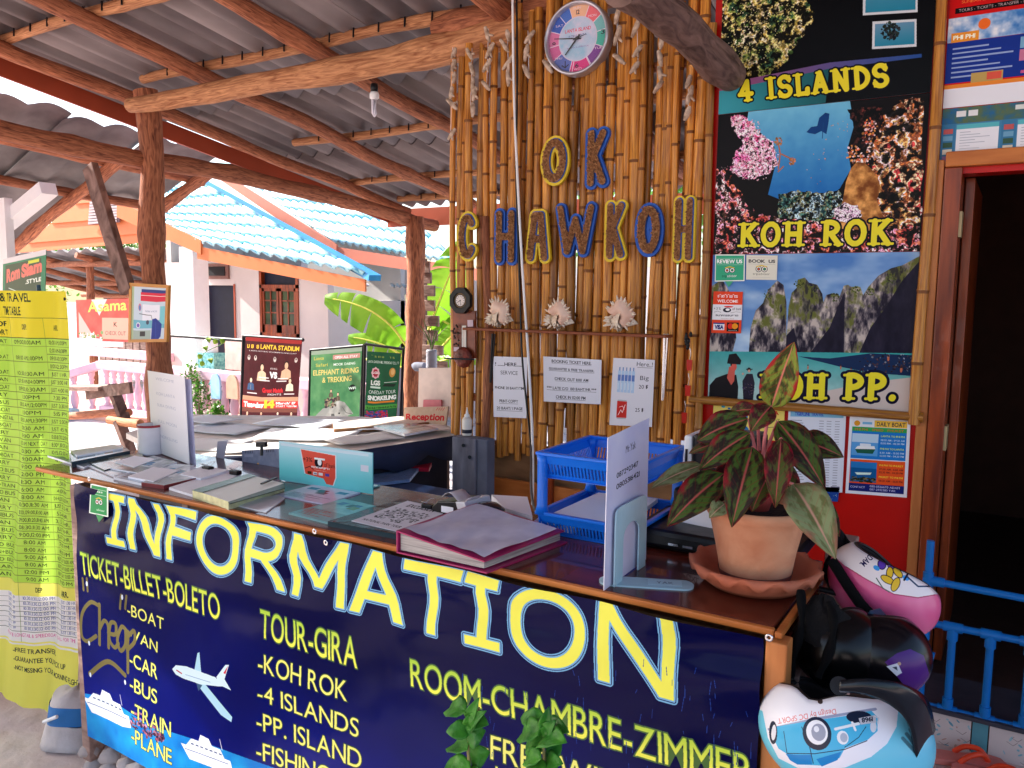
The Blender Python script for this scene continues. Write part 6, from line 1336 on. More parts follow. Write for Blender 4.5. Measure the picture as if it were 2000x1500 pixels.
cvb = Canvas([Vector((0, 0, .22)), Vector((.3, 0, .22)), Vector((.3, 0, 0)), Vector((0, 0, 0))], 1200, rgb(206, 206, 222)); NN = fbm(cvb.H, cvb.W, 50, 4, 6); cvb.a[:] = mixc(rgb(178, 180, 204), rgb(212, 212, 228), NN)
b = MB(); b.grid(P); b.build('clear_pocket', img_mat('pocket', cvb, rough=.15, bump=.06), bi)
# cyan acrylic stand with bank sticker
AY = 2.02
cy = thing('cyan_sign_stand', 'upright cyan acrylic stand with an orange bank sticker', 'sign', U(640, 940, Z=CZ))
Q = [U(547, 862, Z=CZ + .135), U(729, 884, Z=CZ + .135), U(728, 964, Z=CZ + .004), U(546, 936, Z=CZ + .004)]
Q = [Vector((Q[3].x, Q[3].y, 0)), Vector((Q[2].x, Q[2].y, 0))]; zt0 = U(547, 862, Y=Q[0].y); zt1 = U(729, 884, Y=Q[1].y)
A0, A1 = Q[0], Q[1]; q = [Vector((A0.x, A0.y, zt0.z)), Vector((A1.x, A1.y, zt0.z)), Vector((A1.x, A1.y, CZ + .002)), Vector((A0.x, A0.y, CZ + .002))]
cvc = Canvas(q, 1600, rgb(150, 226, 236)); vv = np.linspace(0, 1, cvc.H)[:, None].repeat(cvc.W, 1); cvc.a[:] = mixc(rgb(196, 236, 246), rgb(120, 222, 226), np.clip(vv * 1.3, 0, 1)); cvc.rf(.02, .04, .96, .1, rgb(220, 242, 250)); cvc.rf(.88, .32, .96, .48, rgb(236, 236, 246))
SB = [(.245, .12), (.62, .17), (.62, .73), (.59, .94), (.52, .93), (.49, .80), (.29, .74)]
cvc.poly([cvc.f(u + (.008 if u > .4 else -.008), v) for u, v in SB], (.97, .97, .97)); cvc.poly([cvc.f(u * .985 + .007, v * .97 + .02) for u, v in SB], rgb(238, 92, 72))
cvc.ell(cvc.f(.44, .42), 24, 24, (.12, .1, .14)); cvc.ell(cvc.f(.45, .40), 12, 16, (1, 1, 1)); cvc.line([cvc.f(.40, .32), cvc.f(.50, .32)], 9, (1, 1, 1)); cvc.tf('ธนาคารธนชาต', .36, .56, .2, .05, (1, 1, 1), bold=.035); cvc.tf('Thanachart', .39, .62, .13, .03, (1, .95, .9)); cvc.tf('+3%', .27, .42, .1, .1, (.25, .12, .1)); cvc.tf('of bank', .50, .5, .12, .1, (.25, .12, .1)); cvc.line([cvc.f(.29, .6), cvc.f(.34, .54), cvc.f(.38, .6)], 3, (.3, .1, .1))
for u, c_ in ((.34, (.3, .2, .1)), (.40, (.95, .95, .95)), (.46, (.95, .95, .95)), (.53, rgb(90, 80, 170))): cvc.rf(u - .022, .66, u + .022, .73, c_)
cvc.tf('VISA', .385, .715, .035, .03, rgb(20, 40, 120), bold=.035)
b = MB(); n_ = Vector(((q[1] - q[0]).y, -(q[1] - q[0]).x, 0)).normalized(); b.slab(q, .004, side=1); b.build('acrylic_panel', [img_mat('cyan_print', cvc, rough=.12, trans=.25), mat('cyan_edge', rgb(90, 190, 206), rough=.2)], cy)
b = MB(); b.slab([q[3] + Vector((.02, .0, .002)), q[3] + Vector((.02, .09, .002)), q[2] + Vector((-.05, .09, .002)), q[2] + Vector((-.05, .0, .002))], .003); b.build('acrylic_foot', mat('cyan_edge2', rgb(140, 210, 220), rough=.2), cy)
# white paper sign in clear stand at the left
q0 = U(298, 880, Z=CZ + .002); q1 = U(370, 908, Z=CZ + .002); hz = U(292, 724, Y=q0.y).z
ws = thing('white_paper_sign', 'tall white handwritten paper sign standing beside the paint tin', 'sign', q0)
q = [Vector((q0.x - .012, q0.y, hz)), Vector((q1.x - .01, q1.y, hz + .005)), Vector((q1.x, q1.y, CZ + .003)), Vector((q0.x, q0.y, CZ + .003))]
cvw = Canvas(q, 1800, rgb(240, 240, 244)); 
for t, v in (('WELCOME', .1), ('KOH LANTA', .28), ('SUBA DIVING', .42), ('FULL MOON', .62), ('SNORKELING', .8)): cvw.tf(t, .22, v, .5, .035, rgb(196, 200, 214))
b = MB(); b.slab(q, .001); b.build('paper_sheet', img_mat('white_sign', cvw, rough=.5, trans=.3), ws)
b = MB(); b.slab([p + Vector((.012, .012, -.01)) for p in q], .003); b.build('clear_backing', mat('lilac_backing', rgb(196, 196, 226), rough=.3), ws)
# paint tin
c = U(274, 890, Z=CZ); c = Vector((c.x, c.y + .04, CZ)); tin = thing('paint_tin', 'white paint tin with red stained rim at the back of the counter', 'tin', c); rr_ = .040; hh_ = U(274, 826, Y=c.y).z - CZ
b = MB(); b.lathe([(0, 0), (rr_, 0), (rr_ + .002, .004), (rr_, .008), (rr_, hh_ - .008), (rr_ + .002, hh_ - .004), (rr_, hh_), (rr_ - .004, hh_), (rr_ - .004, hh_ - .02), (0, hh_ - .02)], c, 28); b.build('tin_body', mat('tin_white', rgb(222, 220, 228), rough=.35, var=.06, scale=18), tin)
b = MB(); b.lathe([(rr_ - .004, hh_ - .002), (rr_ + .0025, hh_ + .001), (rr_ + .003, hh_ - .007)], c, 28); b.build('stained_rim', mat('rim_red', rgb(150, 50, 60), rough=.5), tin)
# card terminal
c = U(905, 992, Z=CZ); tm = thing('card_terminal', 'black and silver card payment terminal behind the magenta binder', 'card reader', c, rz=0)
ax = Vector((1, -.12, 0)).normalized(); ay = Vector((.12, 1, 0)).normalized()
o_ = U(846, 985, Z=CZ + .03); TQ = lambda u, v, w: o_ + ax * u + ay * v + Vector((0, 0, w))
b = MB(); prof = [(0, -.03), (0, -.004), (.02, .012), (.085, .022), (.10, .024), (.10, -.03)]; n = len(prof)
vs = [TQ(u, -.005, w) for u, w in prof] + [TQ(u, .085, w) for u, w in prof]; b.add(vs, [tuple(range(n))[::-1], tuple(range(n, 2 * n))] + [(i, (i + 1) % n, (i + 1) % n + n, i + n) for i in range(n)]); b.build('terminal_body', M['black'], tm, bevel=.003)
b = MB(); prof = [(.102, -.028), (.082, .022), (.112, .026), (.132, -.02)]; vs = [TQ(u, -.008, w) for u, w in prof] + [TQ(u, .088, w) for u, w in prof]; n = 4; b.add(vs, [tuple(range(n))[::-1], tuple(range(n, 2 * n))] + [(i, (i + 1) % n, (i + 1) % n + n, i + n) for i in range(n)]); b.build('silver_band', mat('silver_plastic', rgb(210, 210, 214), rough=.25, var=.05), tm, bevel=.002)
b = MB(); b.lathe([(0, -.03), (.042, -.03), (.046, -.01), (.042, .008), (.026, .02), (0, .024)], TQ(.15, .035, 0), 22); b.build('paper_roll_cover', mat('smoky_cover', rgb(40, 38, 50), rough=.12, var=.2), tm)
b = MB(); b.slab([TQ(.035, -.0075, .004), TQ(.075, -.0075, .006), TQ(.075, -.0075, -.010), TQ(.035, -.0075, -.012)], .001); b.build('barcode_label', M['paper'], tm)
P = [[TQ(.03 + .09 * i / 8, .0 + .05 * j / 3, .024 + .012 * math.sin(i * .8) + .01 * (i / 8)) for j in range(4)] for i in range(9)]; b = MB(); b.grid(P); b.build('receipt_paper', mat('receipt', rgb(206, 200, 204), rough=.6), tm, solid=.0008)
# loose paper sheets behind the terminal
flat('paper_sheet', 'loose white sheets curling between terminal and blue trays', 'paper', [(960, 966), (1030, 970), (1040, 1008), (985, 992)], .02, M['paper'], None)
# ------------------------------------------------------------------ blue two-tier letter tray
tr = thing('letter_tray_rack', 'bright blue two tier plastic letter tray on the counter', 'letter tray', (-.80, 1.75, CZ))
tx0, tx1, ty0, ty1 = -.934, -.672, 1.62, 1.90
def tray(zr, hh, nm):
    b = MB(); w = .012
    b.box((tx0, ty0, zr - .008), (tx1, ty0 + w, zr)); b.box((tx0, ty1 - w, zr - .008), (tx1, ty1, zr)); b.box((tx0, ty0 + w, zr - .008), (tx0 + w, ty1 - w, zr)); b.box((tx1 - w, ty0 + w, zr - .008), (tx1, ty1 - w, zr))
    o = b.build('tray_rim', M['blue'], tr, bevel=.002)
    b = MB(); z0, z1 = zr - hh, zr - .009; i0 = .006
    def side(a, c, inn):
        a, c, inn = Vector(a), Vector(c), Vector(inn); L = (c - a).length; d = (c - a).normalized(); zt, zb = z1 - hh * .30, z0 + hh * .14
        for za, zb_ in ((z1, zt), (zb, z0)): b.slab([Vector((*(a + inn * (z1 - za) * 1.0).xy, za)), Vector((*(c + inn * (z1 - za)).xy, za)), Vector((*(c + inn * (z1 - zb_)).xy, zb_)), Vector((*(a + inn * (z1 - zb_)).xy, zb_))], .002)
        n = int(L / .0085)
        for k in range(n + 1):
            s0 = a + d * (L * k / n - .0016); s1 = a + d * (L * k / n + .0024)
            b.slab([Vector((*(s0 + inn * (z1 - zt)).xy, zt)), Vector((*(s1 + inn * (z1 - zt)).xy, zt)), Vector((*(s1 + inn * (z1 - zb)).xy, zb)), Vector((*(s0 + inn * (z1 - zb)).xy, zb))], .002)
    side((tx0 + i0, ty0 + i0, 0), (tx1 - i0, ty0 + i0, 0), (0, .35, 0)); side((tx1 - i0, ty0 + i0, 0), (tx1 - i0, ty1 - i0, 0), (-.35, 0, 0)); side((tx1 - i0, ty1 - i0, 0), (tx0 + i0, ty1 - i0, 0), (0, -.35, 0)); side((tx0 + i0, ty1 - i0, 0), (tx0 + i0, ty0 + i0, 0), (.35, 0, 0))
    b.box((tx0 + .02, ty0 + .02, z0 - .001), (tx1 - .02, ty1 - .02, z0 + .001)); b.build(nm, M['blue'], tr)
tray(1.167, .062, 'upper_tray'); tray(1.026, .054, 'lower_tray')
for x, y in ((tx0 + .014, ty0 + .012), (tx1 - .014, ty0 + .012), (tx0 + .014, ty1 - .012), (tx1 - .014, ty1 - .012)):
    b = MB(); b.lathe([(0, 1.022), (.017, 1.022), (.0125, 1.04), (.0125, 1.145), (.015, 1.16), (0, 1.16)], (x, y, 0), 14); b.build('leg', M['blue'], tr)
b = MB(); b.slab([(tx0 + .05, ty1 - .04, 1.028), (tx1 - .06, ty1 - .02, 1.03), (tx1 - .05, ty0 + .03, 1.018), (tx0 + .03, ty0 + .04, 1.018)], .01); o = b.build('paper_stack', M['paper']); tag(o, 'printed white papers lying in the lower blue tray', 'paper')
b = MB(); b.slab([(tx0 - .06, 1.86, .985), (tx0 + .1, 1.9, .99), (tx0 + .08, 1.66, .975), (tx0 - .05, 1.70, .974)], .003); tag(b.build('paper_sheet', M['paper']), 'white paper under the left side of the blue tray rack', 'paper')

# ------------------------------------------------------------------ Mr.Yak sign on a teal bookend
yk = thing('phone_number_sign', 'white paper with handwritten phone numbers held by a teal bookend', 'sign', (-.635, 1.48, CZ))
X0 = -.637; ya, yb = U(1190, 1157, Z=CZ).y, U(1267, 1097, Z=CZ).y; zt = U(1194, 853, X=X0).z; zt2 = U(1270, 817, X=X0).z
q = [Vector((X0, ya + .002, zt)), Vector((X0 - .004, yb, zt2)), Vector((X0 - .002, yb, CZ + .004)), Vector((X0, ya, CZ + .001))]
cvy = Canvas(q, 2400, rgb(204, 204, 232)); NN = fbm(cvy.H, cvy.W, 160, 4, 12); cvy.a[:] = mixc(rgb(196, 196, 228), rgb(216, 216, 236), NN)
INK = rgb(24, 24, 40)
cvy.tf('Mr.Yak', .42, .165, .24, .05, INK); cvy.tf('0872923417', .22, .30, .52, .034, INK, bold=.018); cvy.tf('0805316421', .22, .375, .56, .034, INK, bold=.018)
b = MB(); b.slab(q, .0015, side=1); b.build('paper_sheet', [img_mat('yak_sign', cvy, rough=.35), M['paper']], yk)
teal = mat('teal_acrylic', rgb(176, 210, 222), rough=.15, var=.05)
a_ = lambda y, z: Vector((X0 + .006, y, z)); b = MB(); yA, yB, zT = ya + .028, yb - .03, CZ + .155; n = 16; out = []; inn = []
yc = (yA + yB) / 2; hw = (yB - yA) / 2
for k in range(n + 1):
    t = math.pi * k / n; ex_ = math.copysign(abs(math.cos(t)) ** .35, math.cos(t)); ez_ = abs(math.sin(t)) ** .35
    out.append(a_(yc - hw * ex_, zT - .03 + .03 * ez_)); inn.append(a_(yc - hw * .52 * math.cos(t), CZ + .085 + .028 * math.sin(t)))
out = [a_(yA, CZ + .001)] + out + [a_(yB, CZ + .001)]; inn = [a_(yc - hw * .52, CZ + .001)] + inn + [a_(yc + hw * .52, CZ + .001)]
N_ = len(out); vs = out + inn + [p + Vector((.003, 0, 0)) for p in out] + [p + Vector((.003, 0, 0)) for p in inn]; fs = []
for i in range(N_ - 1): fs += [(i, i + N_, i + 1 + N_, i + 1), (2 * N_ + i, 2 * N_ + i + 1, 3 * N_ + i + 1, 3 * N_ + i), (i, i + 1, 2 * N_ + i + 1, 2 * N_ + i), (N_ + i + 1, N_ + i, 3 * N_ + i, 3 * N_ + i + 1)]
b.add(vs, fs); b.build('bookend_upright', teal, yk)
b = MB(); p0 = U(1190, 1133, Z=CZ + .003); p1 = U(1335, 1142, Z=CZ + .003); d = (p1 - p0).normalized(); sd = Vector((-d.y, d.x, 0)) * .026; n = 10; pts = []
for k in range(n + 1): t = -math.pi / 2 + math.pi * k / n; pts.append(p1 + d * .02 * math.cos(t) + sd * math.sin(t))
for k in range(n + 1): t = math.pi / 2 + math.pi * k / n; pts.append(p0 + d * .02 * math.cos(t) + sd * math.sin(t))
n = len(pts); vs = pts + [p - Vector((0, 0, .003)) for p in pts]; b.add(vs, [tuple(range(n)), tuple(range(n, 2 * n))[::-1]] + [(i, i + n, (i + 1) % n + n, (i + 1) % n) for i in range(n)]); b.build('bookend_foot', teal, yk)

fq = [p0 + d * .075 + sd * .7, p0 + d * .14 + sd * .7, p0 + d * .14 - sd * .5, p0 + d * .075 - sd * .5]; fq = [p + Vector((0, 0, .0008)) for p in fq]
cvk = Canvas(fq, 2400, rgb(176, 210, 222)); cvk.tf('YAK', .25, .7, .5, .38, rgb(60, 80, 110)); b = MB(); b.slab(fq, .0005); b.build('foot_writing', img_mat('yak_foot', cvk, rough=.3), yk)
# ------------------------------------------------------------------ plant pot, saucer and red-green plant
PC = Vector((-.408, 1.575, CZ)); sauc = thing('pot_saucer', 'scalloped terracotta saucer under the plant pot', 'saucer', PC)
def scal(i, t, r, z):
    if i in (3, 4, 5): return r * (1 + (.05 if i == 3 else .03) * math.cos(13 * t)), z + (.006 * math.cos(13 * t) if i != 4 else .011 * math.cos(13 * t + .5))
    return r, z
b = MB(); b.lathe([(0, .003), (.088, .002), (.103, .014), (.116, .03), (.124, .034), (.124, .042), (.117, .046), (.108, .038), (.096, .018), (.085, .012), (0, .011)], PC, 90, fn=scal); b.build('saucer_body', M['terra2'], sauc)
pt = thing('terracotta_pot', 'weathered terracotta pot standing in the scalloped saucer', 'pot', PC + Vector((0, 0, .012)))
b = MB(); b.lathe([(0, .012), (.064, .012), (.067, .02), (.075, .07), (.0875, .125), (.093, .138), (.0965, .142), (.0965, .158), (.092, .160), (.084, .157), (.080, .14), (0, .138)], PC, 48, fn=lambda i, t, r, z: (r * (1 + .006 * math.sin(3 * t + i)), z)); b.build('pot_body', M['terra'], pt)
b = MB(); b.lathe([(.0645, .0125), (.068, .021), (.0705, .032)], PC, 48); b.build('wet_band', mat('wet_band', rgb(88, 62, 64), rough=.7, col2=rgb(150, 90, 66), scale=22), pt)
b = MB(); b.lathe([(0, .150), (.04, .149), (.083, .146)], PC, 24); b.build('soil', M['soil'], pt)
def leafcv(seed, g1, g2, edge, mid):
    c = Canvas([Vector((0, 0, .3)), Vector((.15, 0, .3)), Vector((.15, 0, 0)), Vector((0, 0, 0))], 1200, g1); N1 = fbm(c.H, c.W, 26, 4, seed, asp=2.2); N2 = fbm(c.H, c.W, 60, 4, seed + 5)
    u = np.linspace(-1, 1, c.W)[None].repeat(c.H, 0); v = np.linspace(0, 1, c.H)[:, None].repeat(c.W, 1)
    a = mixc(g1, g2, np.clip((N1 - .38) * 5, 0, 1)); e = np.clip((np.abs(u) - .8 + 1.3 * (N2 - .5)) * 3, 0, 1) * .9; a = a * (1 - e[..., None]) + np.array(edge) * e[..., None]
    ve = np.clip(1 - np.abs(((v * 9 + np.abs(u) * 2.2) % 1) - .5) * 9, 0, 1) * .4; a = a * (1 - ve[..., None]) + np.array(edge) * ve[..., None]
    m = np.clip(1.3 - np.abs(u) / .07, 0, 1); a = a * (1 - m[..., None]) + np.array(mid) * m[..., None]; c.a[:] = a; return c
LM = []
for i, a in enumerate([(21, rgb(44, 34, 28), rgb(70, 96, 40), rgb(132, 26, 34), rgb(176, 84, 80)), (22, rgb(62, 26, 28), rgb(74, 84, 38), rgb(142, 28, 42), rgb(176, 80, 78)), (23, rgb(104, 110, 70), rgb(132, 146, 104), rgb(150, 100, 80), rgb(196, 150, 130)), (24, rgb(66, 70, 34), rgb(134, 150, 60), rgb(186, 36, 44), rgb(222, 130, 110))]):
    LM.append(img_mat('aglaonema_%d' % i, leafcv(*a), rough=.4, bump=.12, trans=.18))
def leaf(base, tip, hw, m, parent, arch=.18, fold=.25, face=None, name='leaf', nseg=12, wave=.06, prof=None, droop=0):
    base, tip = Vector(base), Vector(tip); d = tip - base; L = d.length; d.normalize(); f = face if face is not None else (Vector(EYE) - base).normalized()
    f = (f + Vector((0, 0, .35))).normalized(); s = d.cross(f).normalized(); n = s.cross(d).normalized(); P = []
    for i in range(nseg + 1):
        t = i / nseg; c = base + d * L * t + n * L * arch * math.sin(math.pi * t) * 1.0 + Vector((0, 0, -droop * t * t)); w = hw * (math.sin(math.pi * min(1, t ** .72)) ** .8 if prof is None else prof(t)); row = []
        if t > .97: w = hw * .02
        for j in range(-4, 5):
            k = j / 4; row.append(c + s * w * k + n * (fold * abs(k) * w * (1 if True else 0) + wave * w * math.sin(t * 14 + k * 2) * abs(k)))
        P.append(row)
    b = MB(); b.grid(P, uvf=lambda i, j: (j / 8, 1 - i / nseg)); return b.build(name, m, parent, solid=.0008)
ag = thing('potted_plant', 'red and green leafed houseplant growing from the terracotta pot', 'plant', PC + Vector((0, 0, .15)))
LV = [((1506, 796), (1551, 668), 33, 1.57, 1.55, 3), ((1506, 793), (1466, 843), 24, 1.53, 1.50, 1), ((1480, 800), (1423, 808), 16, 1.60, 1.62, 1), ((1462, 818), (1361, 862), 30, 1.60, 1.60, 0), ((1466, 846), (1366, 918), 28, 1.56, 1.53, 0), ((1430, 862), (1345, 886), 13, 1.63, 1.64, 1),
      ((1372, 908), (1271, 954), 17, 1.60, 1.56, 2), ((1415, 925), (1303, 1028), 34, 1.54, 1.47, 0), ((1470, 873), (1429, 1030), 36, 1.52, 1.44, 0), ((1526, 856), (1514, 992), 26, 1.50, 1.46, 1), ((1519, 822), (1612, 956), 32, 1.58, 1.56, 0), ((1556, 860), (1648, 893), 27, 1.62, 1.62, 0),
      ((1549, 945), (1632, 1092), 40, 1.52, 1.44, 2), ((1592, 975), (1640, 1048), 19, 1.56, 1.54, 0), ((1416, 984), (1385, 1012), 17, 1.50, 1.47, 2), ((1500, 900), (1560, 975), 26, 1.60, 1.62, 1), ((1440, 900), (1395, 985), 26, 1.60, 1.60, 1), ((1500, 930), (1468, 1000), 22, 1.56, 1.50, 1)]
for (bx_, tx_, hw_, y0_, y1_, mi) in LV:
    B_ = U(*bx_, Y=y0_); T_ = U(*tx_, Y=y1_); k = depth_px(B_)
    leaf(B_, T_, hw_ * 1.04 * k, LM[mi], ag, arch=.14 if mi != 3 else .03, fold=.3, wave=.07)
    r0 = PC + Vector((random.uniform(-.02, .02), random.uniform(-.015, .015), .145)); md = (r0 + B_) / 2 + Vector((0, 0, .03)); b = MB(); b.tube(catmull([r0, Vector((PC.x * .6 + B_.x * .4, PC.y * .6 + B_.y * .4, max(md.z, B_.z * .6 + r0.z * .4))), B_], 5), [.0045 - .002 * i / 10 for i in range(11)], 8); b.build('stem', mat('stem_pink', rgb(206, 130, 130), rough=.4, col2=rgb(170, 70, 70), scale=12) if 'stem_pink' not in bpy.data.materials else bpy.data.materials['stem_pink'], ag)
b = MB(); b.lathe([(.02, 0), (.026, .02), (.02, .06), (.008, .10), (.002, .12)], PC + Vector((0, 0, .145)), 14); b.build('red_sheath', mat('sheath_red', rgb(150, 40, 44), rough=.5, col2=rgb(110, 50, 36), scale=14), ag)

# ------------------------------------------------------------------ black and white office machine behind the pot
pr = thing('office_printer', 'black printer with white front marked gxl behind the plant', 'printer', (-.53, 1.9, CZ))
b = MB(); o0 = U(1262, 1055, Z=CZ); x0, y0 = -.715, 1.80; b.box((x0, y0 - .13, CZ + .002), (x0 + .36, y0 + .22, CZ + .045)); b.build('printer_base', M['black'], pr, bevel=.012)
b = MB(); P = []
zg = .045
for j in range(9):
    row = []
    for i in range(17):
        u, v = i / 16, j / 8; row.append(Vector((x0 + .07 + .26 * u, y0 - .05 + .015 * (1 - math.sin(math.pi * u)) + .02 * v, CZ + zg + (.075) * v * (.55 + .45 * math.sin(math.pi * min(1, u * 1.3 + .1))))))
    P.append(row)
b.grid(P[::-1]); cvx = Canvas([Vector((0, 0, .075)), Vector((.26, 0, .075)), Vector((.26, 0, 0)), Vector((0, 0, 0))], 2400, rgb(232, 230, 236)); cvx.tf('GXL', .12, .52, .12, .2, rgb(40, 40, 60), bold=.035); b.build('white_front', img_mat('gxl', cvx, rough=.3), pr)
b = MB(); b.box((x0 + .06, y0 - .028, CZ + .046), (x0 + .34, y0 + .2, CZ + .12)); b.build('printer_body', M['black'], pr, bevel=.01)
b = MB(); wx = U(1334, 900, Y=1.84).x; b.box((wx, 1.84, CZ + .05), (wx + .018, 1.99, U(1334, 850, Y=1.84).z)); b.build('white_side_panel', M['white'], pr, bevel=.005)
b = MB(); b.box((wx + .019, 1.845, CZ + .122), (wx + .16, 1.99, U(1334, 846, Y=1.84).z)); b.build('black_screen_back', M['black'], pr, bevel=.01)
b = MB(); b.box((wx + .006, 1.836, CZ + .09), (wx + .011, 1.8395, CZ + .2)); b.build('slot', M['black'], pr)
for k in (0, 1):
    b = MB(); a = U(1297 + k * 30, 1068 + k * 4, Z=CZ + .02); a.y = y0 - .135; b.bar(a, a + Vector((.022, 0, 0)), .004, .005); b.build('latch', M['chrome'], pr)

# ------------------------------------------------------------------ helmets hung upside down on the counter side
class Ell:
    """an ellipsoid-shaped shell whose side faces a given direction"""
    def __init__(s, px, py, Y, rx, ry, rz, roll=0):
        s.c = U(px, py, Y=Y); k = depth_px(s.c); s.k = k; ez = (Vector(EYE) - s.c).normalized(); up = Vector((-CM[1][0], -CM[1][1], -CM[1][2])); ex = up.cross(ez).normalized(); ey = ez.cross(ex)
        cr, sr = math.cos(math.radians(roll)), math.sin(math.radians(roll)); s.ex = ex * cr + ey * sr; s.ey = -ex * sr + ey * cr; s.ez = ez; s.r = (rx * k, ry * k, rz * k)
    def P(s, x, y, z): return s.c + s.ex * s.r[0] * x + s.ey * s.r[1] * y + s.ez * s.r[2] * z
    def hit(s, px, py, g=1.0):
        d = Vector(ray(px, py)); o = Vector(EYE) - s.c; f = lambda v: Vector((v.dot(s.ex) / s.r[0] / g, v.dot(s.ey) / s.r[1] / g, v.dot(s.ez) / s.r[2] / g)); O, D = f(o), f(d)
        a, b_, c_ = D.dot(D), 2 * O.dot(D), O.dot(O) - 1; q = b_ * b_ - 4 * a * c_
        t = (-b_ - math.sqrt(q)) / (2 * a) if q > 0 else -b_ / (2 * a)
        return Vector(EYE) + d * t
def helmet(E_, lab, paint, rim, res=2200, inner=True, loc=None, name='helmet'):
    t = thing(name, lab, 'helmet', E_.c, 'helmets hanging at the counter end')
    q = [E_.c + E_.ex * E_.r[0] * 1.1 * sx + E_.ey * E_.r[1] * 1.5 * sy for sx, sy in ((-1, 1), (1, 1), (1, -1), (-1, -1))]; cv = Canvas(q, res, (1, 1, 1)); paint(cv); m = img_mat('helmet_' + lab[:14], cv, rough=.24, bump=0, spec=.3)
    b = MB(); P = []; n = 56
    for i in range(25):
        row = []
        for j in range(n + 1):
            th = 2 * math.pi * j / n; top = rim(th); ph = -math.pi / 2 + (top + math.pi / 2) * i / 24; row.append(E_.P(math.cos(ph) * math.cos(th), math.sin(ph), math.cos(ph) * math.sin(th)))
        P.append(row)
    W_ = 2.2 * E_.r[0]; H_ = 3.0 * E_.r[1]
    def uvf(i, j):
        v = P[i][j] - E_.c
        # projected along the line of sight onto the print plane
        e = Vector(EYE) - E_.c; dd = P[i][j] - Vector(EYE); tt = -e.dot(E_.ez) / dd.dot(E_.ez); w = e + dd * tt
        return (.5 + w.dot(E_.ex) / W_, .5 + w.dot(E_.ey) / H_)
    b.grid(P, uvf=uvf); b.build('shell', m, t, solid=.004)
    b = MB(); P2 = [[E_.c + (p - E_.c) * .93 + Vector((0, 0, .0)) for p in r] for r in P]; b.grid(P2); b.build('padding', mat('padding', rgb(26, 24, 28), rough=.9) if 'padding' not in bpy.data.materials else bpy.data.materials['padding'], t, solid=.006)
    b = MB(); b.tube([p + E_.ey * .001 for p in P[-1]], .0035, 8, cap=False); b.build('edge_trim', M['black'] if name == 'helmet' else M['black'], t)
    return t
def band(E_, up_, lo_, g, m, parent, nm, solid=.003, n=20):
    a = catmull([E_.hit(x, y, g) for x, y in up_], n); c = catmull([E_.hit(x, y, g) for x, y in lo_], n); k = min(len(a), len(c)); a = [a[int(i * (len(a) - 1) / (k - 1))] for i in range(k)]; c = [c[int(i * (len(c) - 1) / (k - 1))] for i in range(k)]
    b = MB(); b.grid([[p.lerp(q_, j / 4) for j in range(5)] for p, q_ in zip(a, c)]); return b.build(nm, m, parent, solid=solid)
